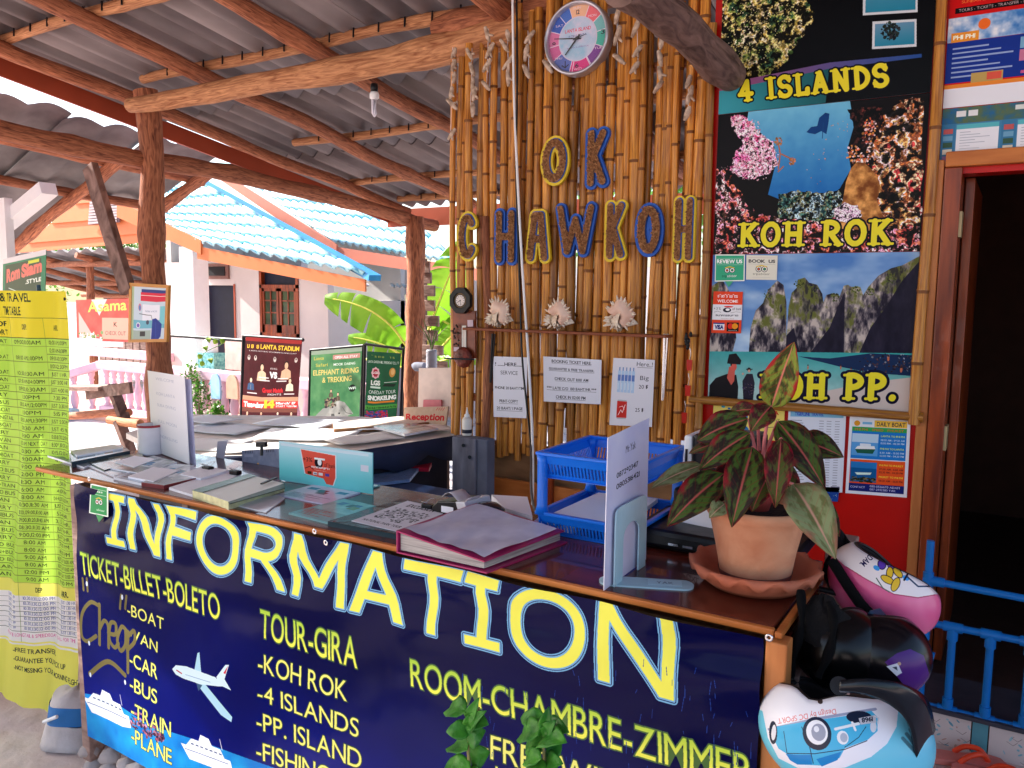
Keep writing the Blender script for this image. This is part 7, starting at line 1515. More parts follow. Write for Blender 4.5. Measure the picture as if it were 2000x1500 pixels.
# blue and white one with a printed old car
E1 = Ell(1648, 1430, 1.38, 156, 118, 128, -4)
def pblue(cv):
    cv.a[:] = rgb(110, 200, 226)
    cv.poly(cv.pp([(1470, 1300), (1700, 1290), (1752, 1382), (1748, 1420), (1730, 1452), (1700, 1476), (1650, 1496), (1600, 1502), (1560, 1496), (1524, 1478), (1504, 1440), (1494, 1390), (1470, 1380)]), rgb(232, 234, 244)); cv.ell(cv.p(1603, 1372), 9, 9, rgb(70, 60, 60))
    cv.tp('Design by DC SPORT', (1632, 1386), (1522, 1404), (1634, 1396), rgb(216, 110, 110))
    cv.line(cv.pp([(1506, 1424), (1600, 1404), (1708, 1387)]), 9, rgb(150, 160, 190)); C1, C2, D_ = rgb(70, 178, 222), rgb(30, 130, 200), rgb(24, 36, 60)
    cv.poly(cv.pp([(1512, 1420), (1576, 1410), (1662, 1398), (1700, 1390), (1712, 1402), (1712, 1428), (1694, 1444), (1650, 1460), (1640, 1478), (1604, 1492), (1560, 1490), (1540, 1470), (1524, 1460), (1514, 1440)]), C1)
    cv.poly(cv.pp([(1538, 1470), (1560, 1472), (1570, 1490), (1560, 1490), (1546, 1482)]), C2); cv.poly(cv.pp([(1560, 1472), (1586, 1472), (1588, 1490), (1568, 1490)]), C2); cv.poly(cv.pp([(1596, 1480), (1644, 1466), (1636, 1482), (1606, 1494)]), C2)
    cv.line(cv.pp([(1568, 1420), (1582, 1452), (1590, 1488)]), 2.5, D_); cv.line(cv.pp([(1534, 1428), (1540, 1468)]), 2, D_); cv.line(cv.pp([(1540, 1469), (1592, 1470), (1650, 1462), (1692, 1446)]), 2.5, D_); cv.line(cv.pp([(1650, 1458), (1676, 1440), (1690, 1420)]), 2, D_)
    cv.ell(cv.p(1597, 1432), 48, 54, D_); cv.ell(cv.p(1597, 1430), 36, 40, rgb(232, 236, 244)); cv.ell(cv.p(1600, 1430), 24, 28, rgb(150, 156, 176)); cv.ell(cv.p(1596, 1424), 9, 10, rgb(226, 230, 240)); cv.ell(cv.p(1677, 1402), 42, 20, D_, -.2); cv.ell(cv.p(1514, 1430), 14, 38, D_, -.1); cv.ell(cv.p(1515, 1430), 8, 26, rgb(220, 224, 232))
    cv.ell(cv.p(1646, 1440), 19, 22, rgb(230, 234, 240)); cv.ell(cv.p(1648, 1440), 12, 15, rgb(170, 180, 200)); cv.ell(cv.p(1704, 1420), 10, 18, rgb(210, 216, 226)); cv.line(cv.pp([(1632, 1424), (1676, 1414)]), 9, rgb(224, 232, 240)); cv.poly(cv.pp([(1676, 1404), (1708, 1398), (1710, 1412), (1680, 1416)]), rgb(190, 194, 206)); cv.tp('1968', (1702, 1401), (1682, 1404), (1703, 1409), D_, bold=.035); cv.line(cv.pp([(1664, 1412), (1670, 1426)]), 8, rgb(230, 234, 240)); cv.line(cv.pp([(1706, 1400), (1714, 1404), (1712, 1414)]), 4, rgb(210, 214, 224))
    for k in range(3): cv.line(cv.pp([(1760 + k * 7, 1442 - k * 8), (1782 + k * 4, 1466 - k * 8)]), 12, rgb(80, 130, 150))
rimb = lambda th: math.radians(36 + 9 * math.sin(2 * th + .5) * 1 - 13 * math.exp(-((math.sin(th) - 1) ** 2 + (math.cos(th) + .42) ** 2) / .06) + 5 * math.cos(th * 3))
h1 = helmet(E1, 'white and light blue helmet with an upside down old car print', pblue, rimb)
vis = mat('visor_dark', rgb(16, 22, 30), rough=.16, var=.2, bump=0)
ua = catmull([U(1640, 1328, Y=1.262), U(1700, 1325, Y=1.262), U(1765, 1336, Y=1.29), U(1812, 1366, Y=1.34), U(1828, 1425, Y=1.40)], 8); la = catmull([U(1640, 1352, Y=1.262), U(1690, 1358, Y=1.262), U(1742, 1380, Y=1.275), U(1778, 1420, Y=1.30), U(1792, 1490, Y=1.33)], 8)
b = MB(); b.grid([[p.lerp(q_, j / 6) + Vector((0, -.006 * math.sin(math.pi * j / 6), 0)) for j in range(7)] for p, q_ in zip(ua, la)]); b.build('visor', vis, h1, solid=.004)
c_ = E1.hit(1640, 1340, 1.10); b = MB(); b.tube([c_ - E1.ez * .012, c_ + E1.ez * .004], .0145, 18); b.build('visor_hinge', M['black'], h1)
# pink one with butterflies
E2_ = Ell(1724, 1150, 1.66, 104, 78, 84, -33)
def ppink(cv):
    cv.a[:] = rgb(214, 84, 132); NN = fbm(cv.H, cv.W, 120, 3, 2); cv.a[:] = mixc(rgb(206, 56, 110), rgb(232, 130, 170), NN)
    cv.poly(cv.pp([(1600, 1060), (1655, 1108), (1690, 1130), (1745, 1160), (1790, 1168), (1830, 1160), (1850, 1100), (1780, 1040), (1680, 1030)]), rgb(236, 226, 226)); cv.line(cv.pp([(1655, 1108), (1690, 1130), (1745, 1160), (1790, 1167), (1822, 1162)]), 4, rgb(170, 60, 90))
    cv.tp('ADAM.', (1703, 1080), (1680, 1102), (1711, 1088), rgb(40, 36, 80), bold=.018)
    PU, YE, BK = rgb(92, 60, 170), rgb(226, 186, 50), rgb(26, 20, 40)
    for cx, cy, rx, ry, ro_, c in ((1732, 1094, 18, 14, .3, PU), (1722, 1104, 14, 10, 1, PU), (1742, 1106, 12, 12, 0, rgb(120, 90, 190)), (1737, 1120, 8, 16, -.5, YE), (1752, 1120, 16, 8, .3, YE), (1733, 1133, 19, 9, -.1, YE), (1748, 1142, 9, 20, -.2, YE)):
        k = 1.35; cv.ell(cv.p(cx, cy), rx * k + 3, ry * k + 3, BK, ro_); cv.ell(cv.p(cx, cy), rx * k, ry * k, c, ro_)
    for cx, cy in ((1712, 1111), (1767, 1130)): cv.ell(cv.p(cx, cy), 13, 9, rgb(60, 150, 220))
    cv.line(cv.pp([(1720, 1092), (1745, 1086), (1760, 1110), (1772, 1120), (1764, 1134)]), 7, BK); cv.line(cv.pp([(1712, 1130), (1724, 1148), (1736, 1156)]), 4, rgb(60, 80, 70)); cv.line(cv.pp([(1770, 1128), (1790, 1146), (1812, 1146), (1806, 1138)]), 6, rgb(40, 56, 90)); cv.ell(cv.p(1776, 1112), 24, 14, rgb(206, 200, 236), .4); cv.ell(cv.p(1780, 1098), 22, 12, rgb(216, 210, 236), .5)
h2 = helmet(E2_, 'pink and white helmet with purple and yellow butterfly drawings', ppink, lambda th: math.radians(34 + 7 * math.sin(2 * th)))
b = MB(); b.tube(catmull([U(1625, 1095, Y=1.60), U(1660, 1150, Y=1.57), U(1690, 1190, Y=1.55), U(1735, 1230, Y=1.52)], 6), .010, 8); b.build('chin_strap', M['fabric'], h2)
b = MB(); a_ = U(1706, 1192, Y=1.53); c_ = U(1724, 1212, Y=1.52); b.bar(a_, c_, .028, .010); b.build('buckle', mat('buckle_blue', rgb(36, 62, 92), rough=.3), h2, bevel=.003)
# black one and purple one
h3 = helmet(Ell(1640, 1262, 1.50, 84, 78, 76, 10), 'plain black helmet between the pink and the blue helmets', lambda cv: cv.a.__setitem__(slice(None), rgb(8, 8, 10)), lambda th: math.radians(50 + 8 * math.sin(2 * th)))
E4 = Ell(1728, 1276, 1.52, 80, 76, 74, -6)
def ppur(cv):
    cv.a[:] = rgb(12, 10, 16); cv.poly(cv.pp([(1728, 1292), (1750, 1276), (1775, 1268), (1800, 1280), (1812, 1320), (1800, 1370), (1760, 1330)]), rgb(70, 20, 112)); cv.poly(cv.pp([(1731, 1300), (1752, 1294), (1760, 1312), (1750, 1318)]), rgb(200, 206, 220)); cv.poly(cv.pp([(1742, 1302), (1750, 1300), (1752, 1308)]), rgb(50, 60, 80)); cv.ell(cv.p(1755, 1295), 6, 6, rgb(170, 140, 120))
h4 = helmet(E4, 'black helmet with a purple rear panel and silver decal', ppur, lambda th: math.radians(62 + 5 * math.sin(2 * th)))
jk = thing('black_straps', 'tangle of black helmet straps and cloth hanging at the counter end', 'straps', U(1600, 1220, Y=1.5))
R_ = random.Random(4)
for k in (0, 4):
    x = 1568 + k * 13; b = MB(); b.tube(catmull([U(x + R_.uniform(-8, 8), 1160 + R_.uniform(-10, 20), Y=1.46), U(x + R_.uniform(-14, 14), 1215, Y=1.43), U(x - 8 + R_.uniform(-12, 12), 1275, Y=1.42), U(x - 16 + R_.uniform(-12, 12), 1322, Y=1.41)], 5), [.007 + .002 * math.sin(i + k) for i in range(16)], 6); b.build('strap', M['fabric'], jk)
c_ = U(1606, 1246, Y=1.47); b = MB(); P = []
for i in range(17):
    ph = -math.pi / 2 + math.pi * i / 16; P.append([c_ + Vector((.043 * math.cos(ph) * math.cos(t) * (1 + .16 * math.sin(3 * t + i * .7) + .1 * math.sin(7 * t - i)), .035 * math.cos(ph) * math.sin(t) * (1 + .15 * math.sin(4 * t + i)), .075 * math.sin(ph) + .006 * math.sin(5 * t + i * 1.3))) for t in [2 * math.pi * j / 26 for j in range(27)]])
b.grid(P); b.build('crumpled_cloth', mat('black_fabric', rgb(14, 13, 16), rough=.95, scale=30, bump=.5), jk)
b = MB(); P = []
for j in range(10):
    P.append([U(1618 + 60 * (i / 8) + 12 * math.sin(j * .8), 1025 + 70 * (i / 8) ** 2 + j * 15, Y=1.70 + .01 * math.sin(i * 2 + j)) for i in range(9)])
b.grid(P); b.build('dark_cloth', mat('black_cloth', rgb(16, 14, 18), rough=.95, scale=30, bump=.4), jk, solid=.003)
hr = MB(); hr.tube([U(1600, 1150, Y=1.62), U(1700, 1175, Y=1.62)], .006, 8); tag(hr.build('hook_bar', M['blackm'], None), 'dark metal bar that holds the helmets behind the saucer', 'hook')

# ------------------------------------------------------------------ two leafy sprigs close to the camera
def sprig(cx, cy, top, lab, seed, n=9, sc=1.0):
    R_ = random.Random(seed); YY = .98; base = U(cx + 6, 1620, Y=YY); base.z = max(base.z, .0); t = thing('leafy_sprig', lab, 'plant', Vector((base.x, YY, .2)), 'leafy sprigs in front of the banner')
    st = catmull([Vector((base.x + .02, YY, .2)), base, U(cx + 2, 1500, Y=YY), U(cx, cy, Y=YY), U(top[0], top[1] + 20, Y=YY)], 5); b = MB(); b.tube(st, [.0035 - .002 * i / len(st) for i in range(len(st))], 8); b.build('stem', mat('sprig_stem', rgb(140, 130, 80), rough=.6) if 'sprig_stem' not in bpy.data.materials else bpy.data.materials['sprig_stem'], t)
    k = depth_px(st[-3]); gm = M['foliage2']
    for i in range(n):
        y = top[1] + 30 + (1520 - top[1]) * (i / n) ** 1.1; a = R_.uniform(-.5, .6) + (0 if i % 2 else math.pi); L = R_.uniform(30, 46) * sc; o = U(cx + R_.uniform(-6, 6), y, Y=YY + R_.uniform(-.02, .02)); tp_ = U(cx + math.cos(a) * L, y - math.sin(abs(a)) * 10 - R_.uniform(-14, 18), Y=YY + R_.uniform(-.03, .03))
        leaf(o, tp_, 21 * sc * k * R_.uniform(.9, 1.3), gm, t, arch=.14, fold=.16, wave=.1, nseg=9)
    for dx, dy, w in ((0, 0, 12), (-12, 24, 13), (14, 26, 14), (2, 34, 15)): leaf(U(cx + 2, top[1] + 44 + dy * .5, Y=YY), U(top[0] + dx, top[1] + dy, Y=YY - .01), w * sc * k, gm, t, arch=.15, fold=.4, wave=.1, nseg=9)
M['foliage2'] = leaf_mat('mint_leaf', rgb(92, 172, 60), rgb(36, 112, 40), .35, scale=40)
sprig(915, 1450, (936, 1362), 'sprig with one long upright leaf, left of the two', 2, 8); sprig(1062, 1450, (1072, 1380), 'dark bushy sprig, right of the two', 5, 11, 1.1)
for lab, x in (('low planter below the left sprig', U(921, 1620, Y=.98).x + .02), ('low planter below the right sprig', U(1068, 1620, Y=.98).x + .02)):
    o = MB(); o.lathe([(0, 0), (.05, 0), (.07, .19), (.075, .2), (.066, .2), (.06, .17), (0, .17)], (x, .98, 0), 20); tag(o.build('planter_pot', M['terra2']), lab, 'pot')
# ------------------------------------------------------------------ yellow-green timetable hanging beside the counter
tt_ = thing('timetable_sheet', 'tall yellow and lime green boat timetable sheet hanging at the far left', 'sign', U(100, 1300, Y=1.5))
A0 = U(140, 900, Y=1.50); dl_ = Vector((-.964, -.267, 0)); zt_s = U(128, 569, Y=1.50).z; Wt = .62
q = [A0 + dl_ * Wt, A0, A0, A0 + dl_ * Wt]; q = [Vector((q[0].x, q[0].y, zt_s)), Vector((q[1].x, q[1].y, zt_s)), Vector((q[1].x, q[1].y, .02)), Vector((q[0].x, q[0].y, .02))]
cv = Canvas(q, 1300, rgb(186, 232, 84)); K_ = rgb(44, 60, 40); YB = rgb(240, 226, 60)
v_ = lambda y: (cv.p(100, y)[1]) / cv.H
cols = [cv.p(x, 800)[0] / cv.W for x in (-60, 24, 84, 130)]
v0, v1 = v_(662), v_(1140); NN = fbm(cv.H, cv.W, 200, 4, 4); cv.a[:] = mixc(rgb(176, 226, 74), rgb(200, 238, 100), NN)
cv.rf(0, 0, 1, v0, YB); cv.rf(0, v1, 1, v_(1166), rgb(240, 238, 110)); cv.rf(0, v_(1166), 1, v_(1258), rgb(240, 240, 236)); cv.rf(0, v_(1258), 1, 1, rgb(242, 240, 110)); cv.rf(0, v_(1262), 1, v_(1266), rgb(240, 240, 236))
cL = lambda x: cv.p(x, 800)[0] / cv.W
cv.tf('CHAWKOH ROOM & TRAVEL', cL(-120), v_(590), cL(72) - cL(-120), .018, K_, bold=.018); cv.tf('TIME TABLE', cL(8), v_(617), cL(48) - cL(8), .018, K_, bold=.018)
cv.line([cv.f(0, v_(622)), cv.f(1, v_(622))], 2.5, K_); cv.line([cv.f(0, v0), cv.f(1, v0)], 3, K_)
for t, x0, x1, y in (('TYPE OF', -46, 12, 640), ('TRANSPORT', -50, 14, 657), ('DEP.', 48, 60, 645), ('ARR.', 98, 110, 646)): cv.tf(t, cL(x0), v_(y), cL(x1) - cL(x0), .011, K_, bold=.018)
ROWS = [('SPEEDBOAT', '09:00,10:00AM', '10:00 AM,11:00PM'), ('', '', '12:00 AM-01:30PM'), ('FERRY BOAT', '08:00 AM,1:00PM', '09:00-10:30PM'), ('', '', '11:00-12:30PM'), ('SPEEDBOAT', '10:30,11:30AM', 'JUST 1 HR.'), ('MINIVAN', '07:00 AM-04:00PM', 'JUST 3:00 HR.'), ('SPEEDBOAT', '09:00,10:30AM', 'JUST 4:00 HR'), ('FERRY', '1:30PM', '7:30 PM'), ('MINIBUS', '08:00 AM,12:00PM', 'JUST 3:30 HR'), ('VAN+BOAT', '1:30PM', '5:15 PM'),
        ('VAN+LONGTAIL', '08:30 AM,1:30PM', 'JUST 5:30 PM.'), ('SPEEDBOAT', '08:30 AM', 'JUST 45 MIN.'), ('FERRY', '9:00 AM', '10:30,11:30,12:00 PM'), ('MINIVAN', '8:00 AM NEXT DAY', '8:30*,10:00 AM'), ('VAN', '10:30 AM', '10:15,12:00 PM'), ('SPEEDBOAT', '9:00AM', '4:15 PM'), ('FERRY', '9:00 AM', '12:35,01:30 PM'), ('SPEED BUS', '2:00 PM', 'NEXT DAY 01:30 PM'), ('FERRY', '11:30 AM', '6:30 PM'), ('VAN+TRAIN', '6:00 AM', '4:00 PM'), ('SPEED BUS', '8:00 AM', '04:45,05:30,06:30 PM.'), ('VAN', '10:30,11:30 AM', 'JUST 5, 5.5 HR.'), ('FERRY', '8:30,09:00,10:00 AM', '5.5-6 HR.'), ('MINIBUS', '09:00,10:20,10:40 AM', '3, 5, 5 HR.'), ('VAN', '08:30,11:30 AM', 'JUST 4 HR.'), ('VIP BUS', '9:00,12:00 PM', 'JUST 5 HR.'), ('FERRY', '8:00 AM', '7:30 PM'), ('SPEED BUS', '8:00 AM', '8:00 PM'), ('VAN+BUS', '9:00 AM', 'NEXT DAY 05:00 AM.'), ('SPEED BUS', '8:00 AM', 'NEXT DAY 05:00 AM.'), ('TRAIN', '12:00 PM', 'NEXT DAY 05:00 AM'), ('VAN', '9:00 AM', '9:00 PM')]
nR = len(ROWS)
for k, (a, b_, c_) in enumerate(ROWS):
    y = v0 + (v1 - v0) * (k + .78) / nR; h = (v1 - v0) / nR; cv.line([cv.f(0 if c_ and (a or k > 3) else cL(84), y + h * .25), cv.f(1, y + h * .25)], 1.8, K_)
    for t, x0, x1 in ((a, -50, 14), (b_, 30, 78), (c_, 88, 128)):
        if t: f = min(1, .3 + .06 * len(t)); w = (cL(x1) - cL(x0)) * f; cv.tf(t, (cL(x0) + cL(x1)) / 2 - w / 2, y, w, .0085, K_, bold=.0)
for x in (24, 84): cv.line([cv.f(cL(x), v_(622)), cv.f(cL(x), v_(1258))], 1.5, rgb(120, 150, 70))
cv.tf('DEP', cL(52), v_(1158), cL(62) - cL(52), .011, K_, bold=.018); cv.tf('ARR.', cL(98), v_(1160), cL(114) - cL(98), .013, K_, bold=.035)
BLU = rgb(60, 80, 150)
for k in range(7):
    y = v_(1166) + (v_(1236) - v_(1166)) * (k + .8) / 7; cv.line([cv.f(0, y + .004), cv.f(1, y + .004)], 1.5, K_)
    for t, x0, x1 in (('LANTA - PP', -10, 16), ('10:30,11:30,12:00 PM', 30, 78), ('JUST 1.30 HR.', 96, 126)): cv.tf(t, cL(x0), y, cL(x1) - cL(x0), .0075, BLU)
cv.tf('PRIVATE LONGTAIL & SPEEDBOAT  CALL FOR TIME', cL(-10), v_(1248), cL(126) - cL(-10), .008, rgb(214, 70, 150)); 
for t, y in (('-FREE TRANSFER.', 1285), ('-GUARANTEE YOU PICK UP', 1307), ('-NOT MISSING YOUR MORNING FLIGHT', 1330)): cv.tf(t, cL(10), v_(y), .09 + len(t) * .011, .013, rgb(50, 60, 60), bold=.018)
cv.ell(cv.p(121, 584), 7, 7, (.12, .1, .08)); cv.ell(cv.f(.985, .965), 8, 8, (.15, .12, .1))
P = []; nx, nz_ = 30, 60
for j in range(nz_ + 1):
    v = j / nz_; row = []
    for i in range(nx + 1):
        u = i / nx; p_ = q[0].lerp(q[1], u); bowr = .02 * math.sin(math.pi * min(1, v * 1.15)) - .10 * max(0, v - .72) ** 1.3 * 2.2
        p_ = p_ - dl_ * bowr * u; z = zt_s + (.02 - zt_s) * v; z += .14 * max(0, v - .8) / .2 * (1 - u) * 1.0; off = .012 * math.sin(u * 19 + v * 3) + .010 * math.sin(v * 7 + u * 5) + .006 * math.sin(u * 41 + v * 13)
        row.append(Vector((p_.x + off * .267, p_.y - off, z)))
    P.append(row)
b = MB(); b.grid(P); b.build('vinyl_sheet', img_mat('timetable', cv, rough=.3, trans=.35, bump=.05), tt_)
b = MB(); pb = U(150, 1345, Y=1.565); b.tube([Vector((pb.x, pb.y, .2)), Vector((pb.x - .015, pb.y, .9)), Vector((pb.x - .05, 1.53, zt_s + .02))], .007, 8); b.build('side_pole', mat('pole_teal', rgb(42, 74, 92), rough=.4), tt_)
cf_ = thing('concrete_foot', 'bucket cast concrete foot with a blue painted band at the counter corner', 'base', U(150, 1440, Z=0)); c = U(150, 1440, Z=0) + Vector((0, .02, 0))
wavy = lambda i, t, r, z: (r * (1 + .04 * math.sin(3 * t + i)), z + .004 * math.sin(4 * t))
b = MB(); b.lathe([(0, 0), (.125, 0), (.118, .016), (.102, .08)], c, 28, fn=wavy); b.build('concrete_base', M['conc'], cf_)
b = MB(); b.lathe([(.103, .08), (.092, .14)], c, 28, fn=wavy); b.build('blue_band', mat('band_blue', rgb(34, 110, 176), rough=.5, var=.15), cf_)
b = MB(); b.lathe([(.092, .14), (.08, .165), (.04, .18), (0, .183)], c, 28, fn=wavy); b.build('concrete_top', M['conc'], cf_)
b = MB(); b.tube(catmull([c + Vector((-.03, -.10, .09)), c + Vector((0, -.125, .105)), c + Vector((.05, -.11, .13))], 5), .006, 8); b.build('handle_stub', M['white'], cf_)
# small sign above the timetable
def sign(nm, lab, q4, Y, paint, bg, cat='poster', res=900, t=.004, trans=0, group=None, parent=None, rough=.3):
    qq = [U(*p, Y=Y) for p in q4]; c = Canvas(qq, res, bg); paint(c); o = c.mesh(nm, img_mat('sg_' + lab[:18], c, rough=rough, trans=trans), parent, t=t); return tag(o, lab if parent is None else None, cat if parent is None else None, group)
def rom(c): c.rf(0, 0, 1, .12, rgb(220, 220, 224)); c.rf(.06, .16, .9, .95, rgb(60, 84, 66)); c.text('Rom', c.f(.1, .55), c.f(.4, .5), c.f(.1, .28), rgb(226, 120, 110), bold=.06, outline=(.95, .9, .9)); c.text('Siam', c.f(.46, .5), c.f(.9, .46), c.f(.46, .24), rgb(226, 120, 110), bold=.06, outline=(.95, .9, .9)); c.tf('.STYLE', .55, .68, .35, .09, (.9, .95, .9), bold=.035); c.line([c.f(.15, .7), c.f(.5, .9)], 6, (.8, .9, .85)); c.rf(.6, .17, .85, .24, rgb(210, 220, 70))
sign('hanging_sign', 'small green sign with pink lettering above the timetable', [(6, 506), (90, 487), (88, 575), (5, 590)], 3.2, rom, rgb(40, 130, 96), 'sign')
b = MB(); b.box((U(-20, 500, Y=3.3).x, 3.3, -.05), (U(14, 500, Y=3.3).x, 3.36, 2.2)); tag(b.build('white_post', M['white']), 'white painted post at the left frame edge', 'post')

# gold framed mirror on the post, its reflection painted as a flat image
mf = thing('framed_mirror', 'gold framed mirror with a painted reflection hanging on the left post', 'mirror', U(290, 610, Y=3.33))
def painted_reflection(c):
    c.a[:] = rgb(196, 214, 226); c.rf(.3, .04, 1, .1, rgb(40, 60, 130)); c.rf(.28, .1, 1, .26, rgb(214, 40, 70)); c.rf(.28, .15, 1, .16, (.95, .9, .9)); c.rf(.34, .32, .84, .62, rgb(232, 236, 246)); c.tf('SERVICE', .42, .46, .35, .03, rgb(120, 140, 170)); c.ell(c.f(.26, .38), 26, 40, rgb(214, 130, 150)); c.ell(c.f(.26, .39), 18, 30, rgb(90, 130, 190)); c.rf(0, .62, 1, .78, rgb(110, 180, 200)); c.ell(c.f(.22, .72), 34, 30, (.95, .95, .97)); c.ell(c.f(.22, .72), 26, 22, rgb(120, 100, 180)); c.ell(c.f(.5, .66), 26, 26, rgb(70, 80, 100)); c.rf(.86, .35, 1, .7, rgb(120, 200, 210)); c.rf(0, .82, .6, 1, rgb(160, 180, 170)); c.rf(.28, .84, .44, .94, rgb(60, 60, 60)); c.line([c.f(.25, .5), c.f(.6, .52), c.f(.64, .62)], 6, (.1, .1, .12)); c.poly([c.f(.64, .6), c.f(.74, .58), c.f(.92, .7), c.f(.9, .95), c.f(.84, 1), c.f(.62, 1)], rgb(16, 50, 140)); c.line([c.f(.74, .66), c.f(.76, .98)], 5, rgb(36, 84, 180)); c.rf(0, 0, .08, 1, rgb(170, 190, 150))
fq = [(252, 552), (329, 557), (325, 668), (250, 669)]
sign('print', 'x', [(257, 559), (324, 563), (320, 662), (255, 663)], 3.325, painted_reflection, (1, 1, 1), parent=mf, res=1600, rough=.12)  # mirror glass, what it reflects is painted into the colour
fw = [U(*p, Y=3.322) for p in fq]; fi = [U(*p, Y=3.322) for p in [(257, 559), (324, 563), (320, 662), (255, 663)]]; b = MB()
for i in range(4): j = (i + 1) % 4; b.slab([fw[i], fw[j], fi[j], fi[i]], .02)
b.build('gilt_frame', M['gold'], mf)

# ------------------------------------------------------------------ log bench and rails behind the post
lb = thing('log_bench', 'rough plank and log bench standing on the gravel behind the post', 'bench', U(190, 860, Y=4.4))
def lg_(a, b_, r, m='log_pale', Y=4.4, nm='log'): log([U(*a, Y=Y), U(*b_, Y=Y)], r, lb, m, nm, wob=.008)
b = MB(); b.bar(U(120, 757, Y=4.4), U(222, 757, Y=4.4), .30, .035); b.build('seat_plank', M['board'], lb); b = MB(); b.bar(U(170, 770, Y=4.3), U(256, 757, Y=4.3), .03, .10); b.build('apron_plank', M['log_grey'], lb)
lg_((110, 812), (252, 806), .035, 'log'); lg_((214, 820), (275, 828), .04, 'log_pale', 4.3)
for a, c_, Y in (((218, 752), (244, 820), 4.35), ((232, 822), (262, 900), 4.3)): b = MB(); b.bar(U(*a, Y=Y), U(*c_, Y=Y), .05, .09, up=(0, 1, 0)); b.build('leg', M['log_grey'], lb)
b = MB(); b.bar(U(100, 760, Y=4.8), U(90, 850, Y=4.8), .06, .08, up=(0, 1, 0)); b.build('leg', M['log_grey'], lb)

# ------------------------------------------------------------------ reception desk behind the counter
dk = thing('reception_desk', 'low reception desk behind the counter covered with papers', 'desk', (-3.2, 3.0, 0)); DZ_ = .78
poly = [(-3.2, 2.3), (-2.66, 2.78), (-2.5, 3.5), (-2.72, 3.74), (-3.35, 3.70), (-4.25, 3.15), (-3.95, 2.55)]
def prism(pl, z0, z1, nm, m, parent):
    n = len(pl); b = MB(); vs = [(x, y, z1) for x, y in pl] + [(x, y, z0) for x, y in pl]; b.add(vs, [tuple(range(n)), tuple(range(n, 2 * n))[::-1]] + [(i, i + n, (i + 1) % n + n, (i + 1) % n) for i in range(n)]); return b.build(nm, m, parent)
prism(poly, .75, DZ_, 'desk_top', mat('desk_white', rgb(226, 216, 210), rough=.6), dk)
cx, cy = -3.25, 3.1; ins = [(x + (cx - x) * .06, y + (cy - y) * .06) for x, y in poly]; prism(ins, .1, .749, 'desk_body', mat('desk_dark', rgb(34, 30, 46), rough=.7), dk)
for x, y in ((-3.2, 2.36), (-2.72, 2.84), (-2.58, 3.5), (-4.15, 3.15)): b = MB(); b.box((x - .02, y - .02, 0), (x + .02, y + .02, .75)); b.build('leg', M['board'], dk)
R_ = random.Random(21); wpap = [mat('sheet_%d' % i, c, rough=.6, var=.02) for i, c in enumerate([rgb(240, 240, 244), rgb(236, 230, 226), rgb(226, 230, 240)])]
PL = [((-3.35, 2.55), .42, .30, 25, 'large white sheet at the near left tip of the reception desk'), ((-3.05, 2.62), .32, .24, 42, 'white sheet near the clamp at the front of the reception desk'), ((-3.62, 2.9), .42, .3, 10, 'white paper on the far left of the reception desk'), ((-3.1, 3.02), .5, .35, 30, 'big white poster sheet in the middle of the reception desk'), ((-2.78, 3.08), .36, .22, 70, 'white form near the right front edge of the reception desk'),
      ((-3.4, 3.25), .42, .3, 14, 'cream sheet under the red basin'), ((-2.92, 3.40), .42, .26, 20, 'open catalogue page in front of the reception sign'), ((-2.68, 3.48), .26, .2, 60, 'small white sheet at the right end of the reception desk'), ((-3.85, 3.0), .3, .22, 0, 'blank page at the outer corner of the reception desk')]
for k, ((x, y), w, d, a, lab) in enumerate(PL):
    a = math.radians(a); ca, sa = math.cos(a), math.sin(a); z = DZ_ + .004 + .0025 * k; P = []
    for j in range(6):
        P.append([Vector((x + ca * w * (i / 8 - .5) - sa * d * (.5 - j / 5), y + sa * w * (i / 8 - .5) + ca * d * (.5 - j / 5), z + .004 * max(0, math.sin(i * 1.3 + k + j * .6)))) for i in range(9)])
    b = MB(); b.grid(P); tag(b.build('paper_sheet', wpap[k % 3], solid=.0015), lab, 'paper', 'papers spread over the reception desk')
b = MB(); P = []
for i in range(19):
    t = i / 18; e = Vector((-3.22 + .56 * min(1, t * 1.7), 2.28 + .50 * min(1, t * 1.7), 0)) if t < .588 else Vector((-2.66 + .16 * (t - .588) / .412, 2.78 + .72 * (t - .588) / .412, 0)); P.append([Vector((e.x + .012, e.y - .012, DZ_ + .003)), Vector((e.x + .018, e.y - .018, DZ_ - .02 - .03 * abs(math.sin(i * 1.9)))), Vector((e.x + .012, e.y - .012, DZ_ - .07 - .07 * abs(math.sin(i * 2.3 + 1))))])
b.grid(P); b.build('torn_cloth_edge', mat('cloth_navy', rgb(40, 48, 78), rough=.8), dk, solid=.002)
c = U(622, 846, Z=.71); bs_ = thing('red_basin', 'shallow red plastic basin just behind the reception desk', 'basin', c); b = MB(); b.lathe([(0, .005), (.07, .005), (.10, .05), (.107, .052), (.107, .058), (.098, .055), (.065, .012), (0, .01)], c, 32); b.build('basin_body', mat('red_plastic', rgb(226, 40, 50), rough=.25), bs_)
cb = flat('cardboard_sheet', 'long flat cardboard sheet lying across the back of the reception desk', 'cardboard', [(650, 826), (790, 812), (840, 824), (652, 838)], .03, mat('cardboard_top', rgb(232, 216, 204), rough=.8), mat('cardboard_edge', rgb(170, 120, 80), rough=.8), z=DZ_)
flat('open_catalogue', 'open catalogue with dark green page beside the reception sign', 'magazine', [(730, 832), (812, 826), (856, 836), (790, 848)], .012, printed(31, rgb(196, 190, 188), rgb(90, 110, 96)), M['paper'], z=DZ_ + .02)
